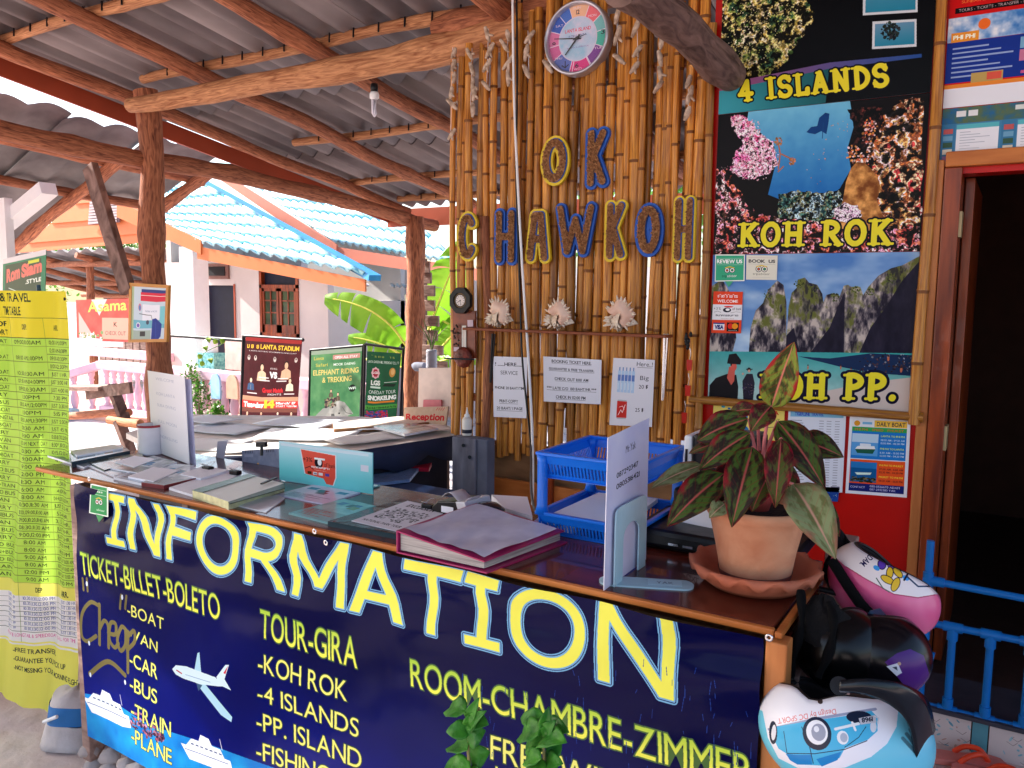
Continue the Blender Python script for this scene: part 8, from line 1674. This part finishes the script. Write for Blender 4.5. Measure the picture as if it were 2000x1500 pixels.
# reception sign
Yr = U(830, 830, Z=DZ_).y
def rec(c): c.a[:] = mixc(rgb(196, 164, 140), rgb(214, 186, 164), fbm(c.H, c.W, 30, 4, 3)); c.tf('Reception', .06, .72, .88, .34, rgb(206, 40, 50), bold=.035)
def rec2(c):
    rec(c)
    for k in range(4): c.line([c.f(.78 + k * .05, .06), c.f(.74 + k * .05, .2)], 5, rgb(206, 40, 50))
sign('reception_sign', 'hand painted reception sign in red letters on cardboard', [(789, 796), (875, 794), (870, 832), (788, 829)], 3.62, rec2, rgb(200, 170, 150), 'sign', res=1500, t=.012)
bb_ = thing('notice_board', 'pale pink blank board with a pink clip behind the reception sign', 'board', U(850, 800, Y=3.72)); b = MB(); b.slab([U(818, 719, Y=3.72), U(883, 718, Y=3.72), U(882, 815, Y=3.72), U(816, 812, Y=3.72)], .008); b.build('board_panel', mat('pink_pale', rgb(236, 214, 204), rough=.7), bb_); b = MB(); b.slab([U(827, 781, Y=3.7), U(861, 781, Y=3.7), U(861, 796, Y=3.7), U(826, 796, Y=3.7)], .014); b.build('pink_clip', mat('pink_plastic', rgb(226, 130, 140), rough=.4), bb_, bevel=.004)
# blue cabinet
cbn = thing('blue_cabinet', 'dark blue low cabinet with clutter under the desk end', 'cabinet', (-2.35, 2.9, 0)); c0 = U(720, 935, Z=.62); c1 = U(888, 912, Z=.62)
navy = mat('cabinet_navy', rgb(34, 60, 104), rough=.5, var=.15)
b = MB(); b.box((-2.72, 2.42, .0), (-2.12, 3.02, .60)); b.build('cabinet_body', navy, cbn, bevel=.006); b = MB(); b.box((-2.75, 2.40, .602), (-2.10, 3.04, .62)); b.build('cabinet_top', navy, cbn, bevel=.003); b = MB(); b.box((-2.43, 2.412, .02), (-2.424, 2.419, .58)); b.build('door_gap', M['dark'], cbn)
flat('crumpled_bag', 'crumpled pale blue plastic sheet on the blue cabinet', 'plastic sheet', [(740, 912), (830, 900), (800, 936), (720, 945)], .015, mat('crumple', rgb(110, 140, 190), rough=.3, bump=1, scale=20), None, z=.625)
flat('red_packet', 'red packet lying on the blue cabinet', 'packet', [(800, 898), (845, 900), (838, 914), (800, 912)], .02, mat('packet_red', rgb(190, 30, 60), rough=.4), None, z=.625, bevel=.005)
# calendar, leaflet, clip behind the counter edge
def cal(c):
    c.a[:] = mixc(rgb(120, 126, 150), rgb(150, 154, 174), fbm(c.H, c.W, 20, 3, 5))
    for x in (.12, .42, .72): c.ell(c.f(x, .8), .1 * c.W, .16 * c.H, (.93, .94, .95))
    c.rf(.06, .18, .3, .3, rgb(160, 164, 186)); c.ell(c.f(.42, .62), 8, 6, rgb(226, 170, 90))
    for k in range(5): c.line([c.f(.1 + k * .045, .02), c.f(.1 + k * .045, .12)], 4, (.2, .2, .25)); c.line([c.f(.66 + k * .045, .02), c.f(.66 + k * .045, .12)], 4, (.2, .2, .25))
sign('desk_calendar', 'grey desk calendar with three white egg shapes behind the ledger', [(472, 880), (547, 876), (547, 936), (474, 924)], 1.80, cal, rgb(130, 134, 160), 'calendar', res=1600, t=.004)
sign('leaflet_strip', 'narrow pale leaflet standing upright behind the binder clips', [(425, 862), (445, 860), (432, 920), (418, 918)], 1.79, lambda c: blobs_f(c, .1, .05, .9, .9, 20, [rgb(196, 196, 214)]), rgb(222, 222, 236), 'leaflet', res=1200, t=.001)
bc = thing('bulldog_clip', 'black bulldog clip gripping the calendar top', 'clip', U(510, 872, Y=1.78)); b = MB(); b.bar(U(502, 868, Y=1.785), U(520, 868, Y=1.785), .012, .016); b.build('clip_jaw', M['black'], bc); b = MB(); b.tube([U(511, 870, Y=1.78), U(511, 890, Y=1.775)], .005, 8); b.build('clip_lever', M['black'], bc)

# ------------------------------------------------------------------ advertising banners on stands in the yard
def frame(q4, Y, r, parent, m='blackm', bottom=False):
    P_ = [U(*p, Y=Y) for p in q4]
    for a, c in ((0, 1), (0, 3), (1, 2)):
        b = MB(); b.tube([P_[a], P_[c]], r, 8); b.build('frame_tube', M[m], parent)
fs = thing('boxing_banner', 'dark red boxing night banner on a black tube stand', 'banner', U(520, 850, Y=5.5))
frame([(476, 656), (592, 664), (590, 664), (469, 900)], 5.52, .018, fs)
skin = [rgb(226, 190, 160), rgb(214, 170, 140), rgb(236, 206, 180)]
def man(c, x, y, s, k=0, top=None):
    w, h = c.W, c.H; col = skin[k % 3]; c.ell((x * w, y * h), .36 * s, .5 * s, (.1, .08, .08)); c.ell((x * w, (y * h) + .1 * s), .30 * s, .42 * s, col); c.poly([(x * w - .9 * s, y * h + 1.9 * s), (x * w - .75 * s, y * h + .8 * s), (x * w - .2 * s, y * h + .5 * s), (x * w + .2 * s, y * h + .5 * s), (x * w + .75 * s, y * h + .8 * s), (x * w + .9 * s, y * h + 1.9 * s)], top or col); c.line([(x * w, y * h + .9 * s), (x * w, y * h + 1.8 * s)], 2, tuple(v * .8 for v in col))
def box(c):
    c.a[:] = mixc(rgb(84, 26, 34), rgb(60, 16, 24), fbm(c.H, c.W, 60, 4, 2)); c.rf(0, .0, 1, .04, rgb(150, 40, 40)); c.tf('มวยไทย LANTA STADIUM', .04, .115, .92, .045, rgb(236, 196, 60), bold=.035); c.tf('LANTA BOXING STADIUM KLONG DAO', .08, .15, .84, .012, (.9, .9, .9))
    for x in (.08, .2, .55, .92): c.ell(c.f(x, .22), 12, 16, (.8, .75, .72)); c.ell(c.f(x, .21), 6, 7, (.3, .25, .25))
    man(c, .33, .31, 46, 0); man(c, .76, .27, 50, 1); man(c, .14, .46, 34, 2, rgb(60, 90, 130)); man(c, .84, .45, 36, 0, rgb(236, 214, 190)); c.tf('VS', .48, .42, .12, .06, (.93, .93, .93), bold=.06); c.tf('65 KG', .48, .33, .12, .02, (.9, .9, .9))
    for u, v in ((.28, .42), (.3, .45), (.62, .42), (.6, .45), (.08, .6), (.75, .6)): c.rf(u, v, u + .18, v + .012, (.86, .84, .84))
    c.tf('Great Match', .36, .585, .36, .045, rgb(206, 40, 50), bold=.06, outline=(.95, .92, .9)); c.tf('FIGHTS', .46, .62, .24, .02, (.9, .9, .9)); c.rf(0, .64, 1, .71, rgb(196, 150, 120)); c.rf(0, .69, 1, .77, rgb(222, 60, 56)); c.tf('Tuesday', .03, .76, .36, .052, (1, 1, .98), bold=.06); c.tf('14', .42, .765, .16, .085, rgb(240, 200, 60), bold=.06, outline=(1, 1, .9)); c.tf("March' 17", .62, .725, .34, .025, (1, 1, 1), bold=.035); c.tf('START 9:00 PM', .62, .758, .36, .02, (1, 1, 1), bold=.018)
    c.rf(0, .77, 1, .82, rgb(120, 70, 60))
    for k, x in enumerate((.1, .36, .66, .9)): man(c, x, .83, 26, k, [None, rgb(180, 60, 50), rgb(60, 90, 150), None][k])
    c.tf('VS', .2, .93, .08, .03, (.93, .93, .93), bold=.06); c.tf('VS', .76, .93, .08, .03, (.93, .93, .93), bold=.06)
sign('banner_print', 'x', [(480, 658), (590, 665), (578, 836), (471, 834)], 5.5, box, (1, 1, 1), parent=fs, res=620, t=.003)
rk = thing('tube_rack', 'empty black tube rack beside the boxing banner with a creeper on it', 'rack', U(400, 830, Y=5.6)); frame([(331, 655), (478, 665), (478, 900), (329, 900)], 5.6, .018, rk)
es = thing('elephant_banner', 'green elephant riding and trekking banner on a stand', 'banner', U(650, 840, Y=5.4)); frame([(607, 684), (710, 675), (704, 880), (602, 880)], 5.42, .014, es)
def ele(c):
    NN = fbm(c.H, c.W, 70, 4, 7); c.a[:] = mixc(rgb(46, 110, 70), rgb(120, 170, 116), NN); c.rf(0, 0, 1, .05, rgb(150, 170, 150)); c.tf('Lanta', .06, .12, .2, .04, rgb(200, 190, 90), bold=.018); c.rf(.44, .07, .97, .13, rgb(196, 140, 130)); c.tf('OPEN ALL STAY', .48, .12, .44, .03, (.93, .9, .9), bold=.035); c.tf('Safari', .1, .21, .24, .04, rgb(196, 190, 90), bold=.018); c.tf('MOOK DAENG', .46, .21, .42, .03, (.9, .95, .9), bold=.018)
    c.tf('ELEPHANT RIDING', .05, .32, .9, .065, rgb(226, 206, 120), bold=.018); c.tf('& TREKKING', .24, .42, .58, .065, rgb(226, 206, 120), bold=.018); c.ell(c.f(.84, .52), 26, 22, (.08, .12, .1)); c.tf('WiFi', .77, .535, .14, .03, (.85, .95, .9), bold=.035)
    G1, G2 = rgb(170, 172, 168), rgb(120, 124, 120); g = lambda a, b_, c_, d: mixc(G2, rgb(206, 206, 200), np.clip(NN[b_:d, a:c_] * 2.2 - .6, 0, 1))
    c.poly([c.f(.04, 1), c.f(.1, .86), c.f(.26, .76), c.f(.4, .74), c.f(.44, 1)], rgb(150, 154, 150)); c.poly([c.f(.34, 1), c.f(.32, .86), c.f(.42, .74), c.f(.56, .66), c.f(.7, .70), c.f(.82, .80), c.f(.88, .86), c.f(.78, .88), c.f(.76, 1)], g); c.poly([c.f(.42, 1), c.f(.44, .84), c.f(.5, .84), c.f(.54, 1)], rgb(90, 92, 92)); c.ell(c.f(.6, .84), 8, 5, rgb(50, 50, 50)); c.line([c.f(.66, .76), c.f(.74, .84), c.f(.86, .86)], 4, rgb(90, 90, 90))
    for x, y, s in ((.42, .53, 20), (.56, .58, 22), (.34, .66, 18)): man(c, x, y, s, 0, rgb(90, 84, 70))
    blobs_f(c, .3, .62, .52, .76, 60, [rgb(90, 80, 70), rgb(150, 130, 110), rgb(60, 50, 60)])
sign('banner_print', 'x', [(608, 686), (707, 678), (701, 828), (605, 834)], 5.4, ele, (1, 1, 1), parent=es, res=640, t=.003)
ss_ = thing('snorkel_banner', 'dark green one day tour snorkeling banner on a blue frame', 'banner', U(750, 840, Y=5.3)); frame([(713, 672), (788, 682), (780, 880), (708, 880)], 5.33, .012, ss_, 'blackm')
def sno(c):
    c.a[:] = mixc(rgb(10, 80, 50), rgb(20, 104, 64), fbm(c.H, c.W, 60, 4, 8)); c.tf('ทัวร์ดำน้ำเกาะรอก', .1, .08, .8, .03, rgb(200, 210, 80)); c.tf('LANTA GARDEN HILL SPEEDBOAT CO.,LTD', .04, .16, .92, .035, (.88, .95, .9), bold=.018); c.ell(c.f(.28, .3), 30, 32, rgb(230, 190, 196)); c.ell(c.f(.28, .3), 22, 24, rgb(170, 40, 60)); c.tf('LGS', .2, .31, .16, .03, (.95, .9, .9), bold=.06)
    for k in range(8): c.ell((c.f(.28, .3)[0] + 27 * math.cos(k * .785), c.f(.28, .3)[1] + 29 * math.sin(k * .785)), 7, 7, rgb(230, 190, 196))
    c.tf('LGS', .16, .47, .26, .06, (.9, .95, .92), bold=.06, outline=(.05, .15, .1)); c.rf(.14, .49, .44, .52, (.8, .9, .85)); c.ell(c.f(.78, .28), 24, 30, rgb(206, 150, 70)); c.ell(c.f(.79, .27), 15, 20, rgb(232, 190, 120)); c.rf(.55, .42, .94, .43, (.8, .85, .8)); c.poly([c.f(.5, .48), c.f(.56, .44), c.f(.92, .46), c.f(.86, .5)], rgb(14, 40, 30))
    c.tf('ONEDAY TOUR', .1, .60, .82, .05, (.92, .96, .94)); c.tf('SNORKELING', .08, .69, .86, .06, (.92, .96, .94), bold=.06); c.rf(.08, .71, .9, .735, rgb(226, 130, 40)); c.rf(0, .77, 1, .83, rgb(70, 160, 60)); c.tf('Koh Rok-4 Islands-Koh Phi Phi', .06, .82, .9, .03, rgb(10, 40, 20), bold=.018)
    for _ in range(160): c.ell(c.f(random.uniform(0, .7), random.uniform(.86, 1)), random.uniform(4, 14), random.uniform(3, 8), random.choice([rgb(190, 40, 80), rgb(60, 70, 160), rgb(150, 30, 60), rgb(30, 60, 120)]))
sign('banner_print', 'x', [(717, 686), (783, 690), (774, 818), (712, 822)], 5.3, sno, (1, 1, 1), parent=ss_, res=700, t=.003)
def asm(c):
    c.a[:] = mixc(rgb(206, 96, 84), rgb(190, 60, 56), fbm(c.H, c.W, 60, 4, 3)); c.poly([c.f(.3, 0), c.f(.6, 0), c.f(.45, .4)], rgb(196, 180, 176)); c.rf(.5, .45, 1, .95, rgb(196, 150, 130)); c.text('Asama', c.f(.24, .30), c.f(.95, .26), c.f(.24, .06), rgb(226, 200, 90), bold=.018); c.tf('K', .72, .65, .06, .1, (.2, .15, .12), bold=.018); c.tf('CHECK OUT', .56, .85, .38, .09, (.3, .22, .2)); c.poly([c.f(.05, .3), c.f(.35, .95), c.f(.05, .95)], rgb(226, 160, 150)); blobs_f(c, .05, .8, .5, .95, 30, [rgb(110, 140, 90), rgb(230, 220, 210), rgb(90, 120, 70)]); c.rf(0, .95, .5, 1, (.95, .95, .97))
sign('asama_banner', 'faded red banner with yellow script hanging from the open shed', [(148, 586), (252, 583), (252, 668), (150, 664)], 8.7, asm, rgb(206, 96, 84), 'banner', res=300, t=.01)
b = MB(); b.slab([U(148, 664, Y=8.72), U(240, 668, Y=8.72), U(240, 678, Y=8.72), U(148, 676, Y=8.72)], .01); tag(b.build('white_batten', M['white']), 'white batten under the faded red banner', 'batten')

# ------------------------------------------------------------------ things round the verandah
def cutout(px0, px1, y0, y1, Y, m, nm, lab, cat):
    a, c = U(px0, y1, Y=Y), U(px1, y0, Y=Y); n = 10; w = c.x - a.x; pts = [(a.x, a.z), (a.x + w, a.z)] + [(a.x + w / 2 + w / 2 * math.cos(math.pi * k / n), c.z - w * .6 + w * .6 * math.sin(math.pi * k / n)) for k in range(n + 1)]; k = len(pts)
    b = MB(); vs = [(x, Y, z) for x, z in pts] + [(x, Y + .03, z) for x, z in pts]; b.add(vs, [tuple(range(k)), tuple(range(k, 2 * k))[::-1]] + [(i, i + k, (i + 1) % k + k, (i + 1) % k) for i in range(k)]); return tag(b.build(nm, m), lab, cat)
cutout(412, 428, 731, 778, 7.0, mat('pale_blue_board', rgb(150, 196, 226), rough=.5), 'rounded_board', 'pale blue rounded board leaning on the balustrade', 'board'); cutout(442, 463, 733, 778, 7.0, mat('tan_board', rgb(206, 160, 134), rough=.6), 'rounded_board', 'tan rounded board with small letters leaning on the balustrade', 'board')
b = MB(); a, c_ = U(440, 722, Y=7.6), U(474, 666, Y=7.6); b.box((a.x, 7.6, a.z), (c_.x, 7.75, c_.z)); tag(b.build('cardboard_box', mat('pinkish_box', rgb(226, 190, 176), rough=.7), bevel=.01), 'pinkish cardboard box standing behind the balustrade', 'box')
jg = thing('water_jug', 'white water jug on the teal patterned box behind the balustrade', 'jug', U(412, 690, Y=7.7)); c = U(412, 690, Y=7.7); b = MB(); b.lathe([(0, 0), (.09, 0), (.1, .03), (.1, .17), (.06, .2), (.05, .23), (0, .23)], c, 20); b.build('jug_body', M['white'], jg); b = MB(); b.tube(catmull([c + Vector((-.09, 0, .06)), c + Vector((-.15, 0, .1)), c + Vector((-.14, 0, .17)), c + Vector((-.08, 0, .18))], 4), .012, 8); b.build('jug_handle', M['white'], jg)
b = MB(); a, c_ = U(394, 722, Y=7.66), U(424, 690, Y=7.66); b.box((a.x, 7.6, a.z - .2), (c_.x, 7.8, c_.z)); tag(b.build('patterned_box', mat('teal_pattern', rgb(150, 220, 210), rough=.5, col2=rgb(40, 130, 140), scale=22)), 'teal patterned box behind the balustrade rail', 'box')
# shrubs: trunk plus many small leaves
def bush(cx, cy, Y, rx, rz_, n, lab, m='foliage', leafs=.05, base=None, cat='shrub'):
    c = U(cx, cy, Y=Y); gz = ground_z(c.x, Y) if base is None else base; t = thing('shrub', lab, cat, Vector((c.x, Y, gz))); R_ = random.Random(int(cx))
    b = MB(); b.tube([Vector((c.x, Y, gz)), Vector((c.x + .02, Y, (gz + c.z) / 2)), c], [.015, .012, .006], 6)
    for k in range(5): b.tube([Vector((c.x, Y, gz + (c.z - gz) * .4)), c + Vector((R_.uniform(-1, 1) * rx * .7, R_.uniform(-1, 1) * rx * .6, R_.uniform(-.2, .9) * rz_))], [.008, .003], 5)
    b.build('stem', M['board'], t); b = MB()
    for k in range(n):
        a, e = R_.uniform(0, 6.28), R_.uniform(-1.2, 1.57); rr_ = R_.random() ** .4 * (1 + .25 * math.sin(3 * a + e * 4)); p = c + Vector((rx * rr_ * math.cos(a) * math.cos(e), rx * rr_ * math.sin(a) * math.cos(e), rz_ * rr_ * math.sin(e))); d = Vector((R_.uniform(-1, 1), R_.uniform(-1, 1), R_.uniform(-.6, .8))).normalized(); s = d.cross(Vector((R_.uniform(-1, 1), R_.uniform(-1, 1), 1))).normalized(); L = leafs * R_.uniform(.6, 1.3)
        b.add([p, p + d * L * .45 + s * L * .28, p + d * L, p + d * L * .45 - s * L * .28], [(0, 1, 2, 3)], [[(0, 0)] * 4])
    tag(b.build('foliage', M[m], t), kind='stuff'); return t
bush(425, 812, 6.9, .13, .15, 500, 'small round bush growing before the verandah plinth'); bush(388, 785, 7.0, .16, .32, 600, 'tall loose shrub left of the round bush'); bush(372, 740, 7.05, .14, .2, 300, 'thin climbing shrub beside the white column'); bush(360, 835, 6.8, .12, .12, 250, 'low weed at the foot of the plinth')
M['vine'] = leaf_mat('vine_leaf', rgb(190, 206, 90), rgb(120, 160, 60), .4)
vn = thing('creeper', 'yellow green creeper dangling from the black tube rack', 'plant', U(436, 660, Y=5.58)); b = MB(); b.tube(catmull([U(404, 658, Y=5.58), U(420, 662, Y=5.56), U(436, 670, Y=5.56), U(398, 690, Y=5.56), U(396, 712, Y=5.56)], 4), .004, 5); b.build('stem', M['foliage'], vn)
for k, (x, y) in enumerate(((406, 660), (424, 663), (438, 662), (400, 676), (394, 692), (398, 706), (410, 700))): o = U(x, y, Y=5.55); leaf(o, o + Vector((.05 * math.cos(k * 2.1), -.02, -.05)), .028, M['vine'], vn, nseg=6)
# trees far behind
def tree(x, y, h, rx, lab, seed):
    R_ = random.Random(seed); t = thing('tree', lab, 'tree', (x, y, -.5), 'trees beyond the bungalow'); log([(x, y, -.6), (x + .2, y, h * .5), (x + .1, y, h * .8)], .18, t, 'log_grey', 'trunk', taper=.5); b = MB()
    cl = [(x + R_.uniform(-1, 1) * rx * .7, y + R_.uniform(-1, 1) * rx * .6, h * R_.uniform(.55, 1.05), R_.uniform(.5, .9) * rx * .5) for _ in range(14)]
    for cx, cy, cz, cr in cl:
        for _ in range(420):
            v = Vector((R_.gauss(0, 1), R_.gauss(0, 1), R_.gauss(0, 1))).normalized() * cr * R_.random() ** .33; p = Vector((cx, cy, cz)) + v; d = Vector((R_.uniform(-1, 1), R_.uniform(-1, 1), R_.uniform(-1, 1))).normalized(); s = d.cross(Vector((.3, .2, 1))).normalized(); L = .16
            b.add([p, p + d * L * .4 + s * L * .3, p + d * L, p + d * L * .4 - s * L * .3], [(0, 1, 2, 3)], [[(0, 0)] * 4])
    tag(b.build('crown', M['foliage'], t), kind='stuff')
tree(-24, 15, 4.2, 3.4, 'leafy tree seen under the lean-to roof at the far left', 3); tree(-4.5, 15.5, 4.5, 3.2, 'leafy tree behind the bungalow on the right', 5)

# ------------------------------------------------------------------ banana plant
bp_ = thing('banana_plant', 'banana plant with broad bright leaves beside the far log post', 'plant', Vector((U(830, 800, Y=7.0).x, 7.0, -.35))); bx = U(828, 800, Y=7.0)
b = MB(); b.tube([Vector((bx.x, 7.0, -.4)), U(832, 760, Y=7.0), U(820, 715, Y=7.0)], [.09, .075, .05], 14); b.build('pseudostem', mat('banana_stem', rgb(170, 180, 90), rough=.6, col2=rgb(120, 110, 60), scale=6, stretch=(5, 5, .5)), bp_)
def bleaf(basepx, midpx, tippx, hw, Y0, Y1, tw=1.0):
    A, Bm, C = U(*basepx, Y=Y0), U(*midpx, Y=(Y0 + Y1) / 2), U(*tippx, Y=Y1); sp = [A.lerp(Bm, t).lerp(Bm.lerp(C, t), t) for t in [i / 26 for i in range(27)]]; st_ = U(822, 730, Y=7.0)
    b = MB(); b.tube(catmull([st_, (st_ + A) / 2 + Vector((0, 0, .04)), A], 4) + sp[1:-2], [.018 - .014 * i / 34 for i in range(9 + len(sp) - 3)], 7); b.build('midrib', M['midrib'], bp_)
    for sgn in (-1, 1):
        P = []; R_ = random.Random(int(basepx[0] + sgn))
        cut = sorted(R_.sample(range(4, 24), 3)); b = MB(); start = 0
        for seg in cut + [26]:
            P = []
            for i in range(start, seg + 1):
                t = i / 26; d = (sp[min(26, i + 1)] - sp[max(0, i - 1)]).normalized(); f = (Vector(EYE) - sp[i]).normalized(); s = d.cross(f).normalized() * sgn; w = hw * (math.sin(math.pi * (t * .93 + .05)) ** .5); g = (.035 if i == seg and seg != 26 else 0)
                P.append([sp[i] + s * w * k / 5 + Vector((0, 0, -.10 * (k / 5) ** 2 * tw * w / .3)) + f * (-.05 * (k / 5) + .012 * math.sin(i * 1.9) * k / 5) - d * g * k / 5 for k in range(6)])
            if len(P) > 1: b.grid(P)
            start = seg
        b.build('leaf_blade', M['banana'], bp_)
bleaf((788, 668), (742, 592), (634, 582), .20, 6.95, 6.7); bleaf((800, 706), (752, 664), (680, 658), .13, 7.0, 6.8); bleaf((838, 640), (868, 560), (905, 470), .26, 7.1, 7.3); bleaf((842, 700), (880, 660), (920, 610), .14, 7.05, 7.0); bleaf((835, 720), (860, 700), (890, 700), .08, 7.0, 6.9); bleaf((700, 700), (664, 720), (628, 764), .10, 7.2, 6.9); bleaf((850, 620), (900, 640), (960, 700), .22, 7.2, 7.3)
# short boards nailed beside the far post
pk = thing('plank_ladder', 'column of short weathered boards nailed beside the far post', 'boards', U(845, 780, Y=6.45))
for k, (y, x1) in enumerate(((522, 838), (543, 841), (568, 848), (597, 848), (627, 856), (655, 853), (684, 864), (714, 872), (745, 868), (772, 872))):
    a, c_ = U(821, y - 11, Y=6.42 + .02 * (k % 2)), U(x1, y + 11, Y=6.42 + .02 * (k % 2)); b = MB(); b.box((a.x, a.y, c_.z), (c_.x, a.y + .025, a.z)); b.build('short_board', M['board'], pk, bevel=.004)
b = MB(); a, c_ = U(822, 505, Y=6.46), U(830, 790, Y=6.46); b.box((a.x, 6.47, -.2), (c_.x, 6.5, a.z)); b.build('upright_batten', M['log_grey'], pk)
hj = thing('hanging_jar', 'ribbed glass jar with an air plant tied to the far post', 'jar', U(852, 720, Y=6.1)); c = U(843, 722, Y=6.1); b = MB()
b.lathe([(0, 0), (.045, 0)] + [(.05 + .004 * (i % 2), .01 + i * .018) for i in range(10)] + [(.046, .19), (.04, .188)], c, 18); b.build('jar_body', mat('ribbed_glass', rgb(150, 150, 160), rough=.15, var=.2, bump=0), hj)
for k in range(7): b = MB(); a = -1.2 + k * .4; b.tube(catmull([c + Vector((0, 0, .17)), c + Vector((.06 * math.sin(a), 0, .30)), c + Vector((.22 * math.sin(a), -.02, .38 + .1 * math.cos(a)))], 4), [.008 - .0008 * i for i in range(9)], 5); b.build('leaf', M['foliage'] if k % 3 else M['log_grey'], hj)
gt_ = thing('grey_bottle', 'grey bottle strapped sideways on the left of the far post', 'bottle', U(815, 715, Y=6.15)); c = U(813, 716, Y=6.12); b = MB(); b.tube([c + Vector((.1, 0, 0)), c, c + Vector((-.03, 0, .01)), c + Vector((-.05, 0, .012))], [.045, .045, .03, .012], 14); b.build('bottle_body', M['greypost'], gt_)
# little awning on the far wall
b = MB(); P = []
for j in range(2): P.append([U(762 + i * 2.4, 556, Y=9.9 - .5 * j) + Vector((0, 0, .02 * math.sin(i * 1.4) - .05 * j)) for i in range(22)])
b.grid(P); tag(b.build('small_awning', M['plaster'], solid=.01), 'small corrugated white awning on the far wall', 'awning')
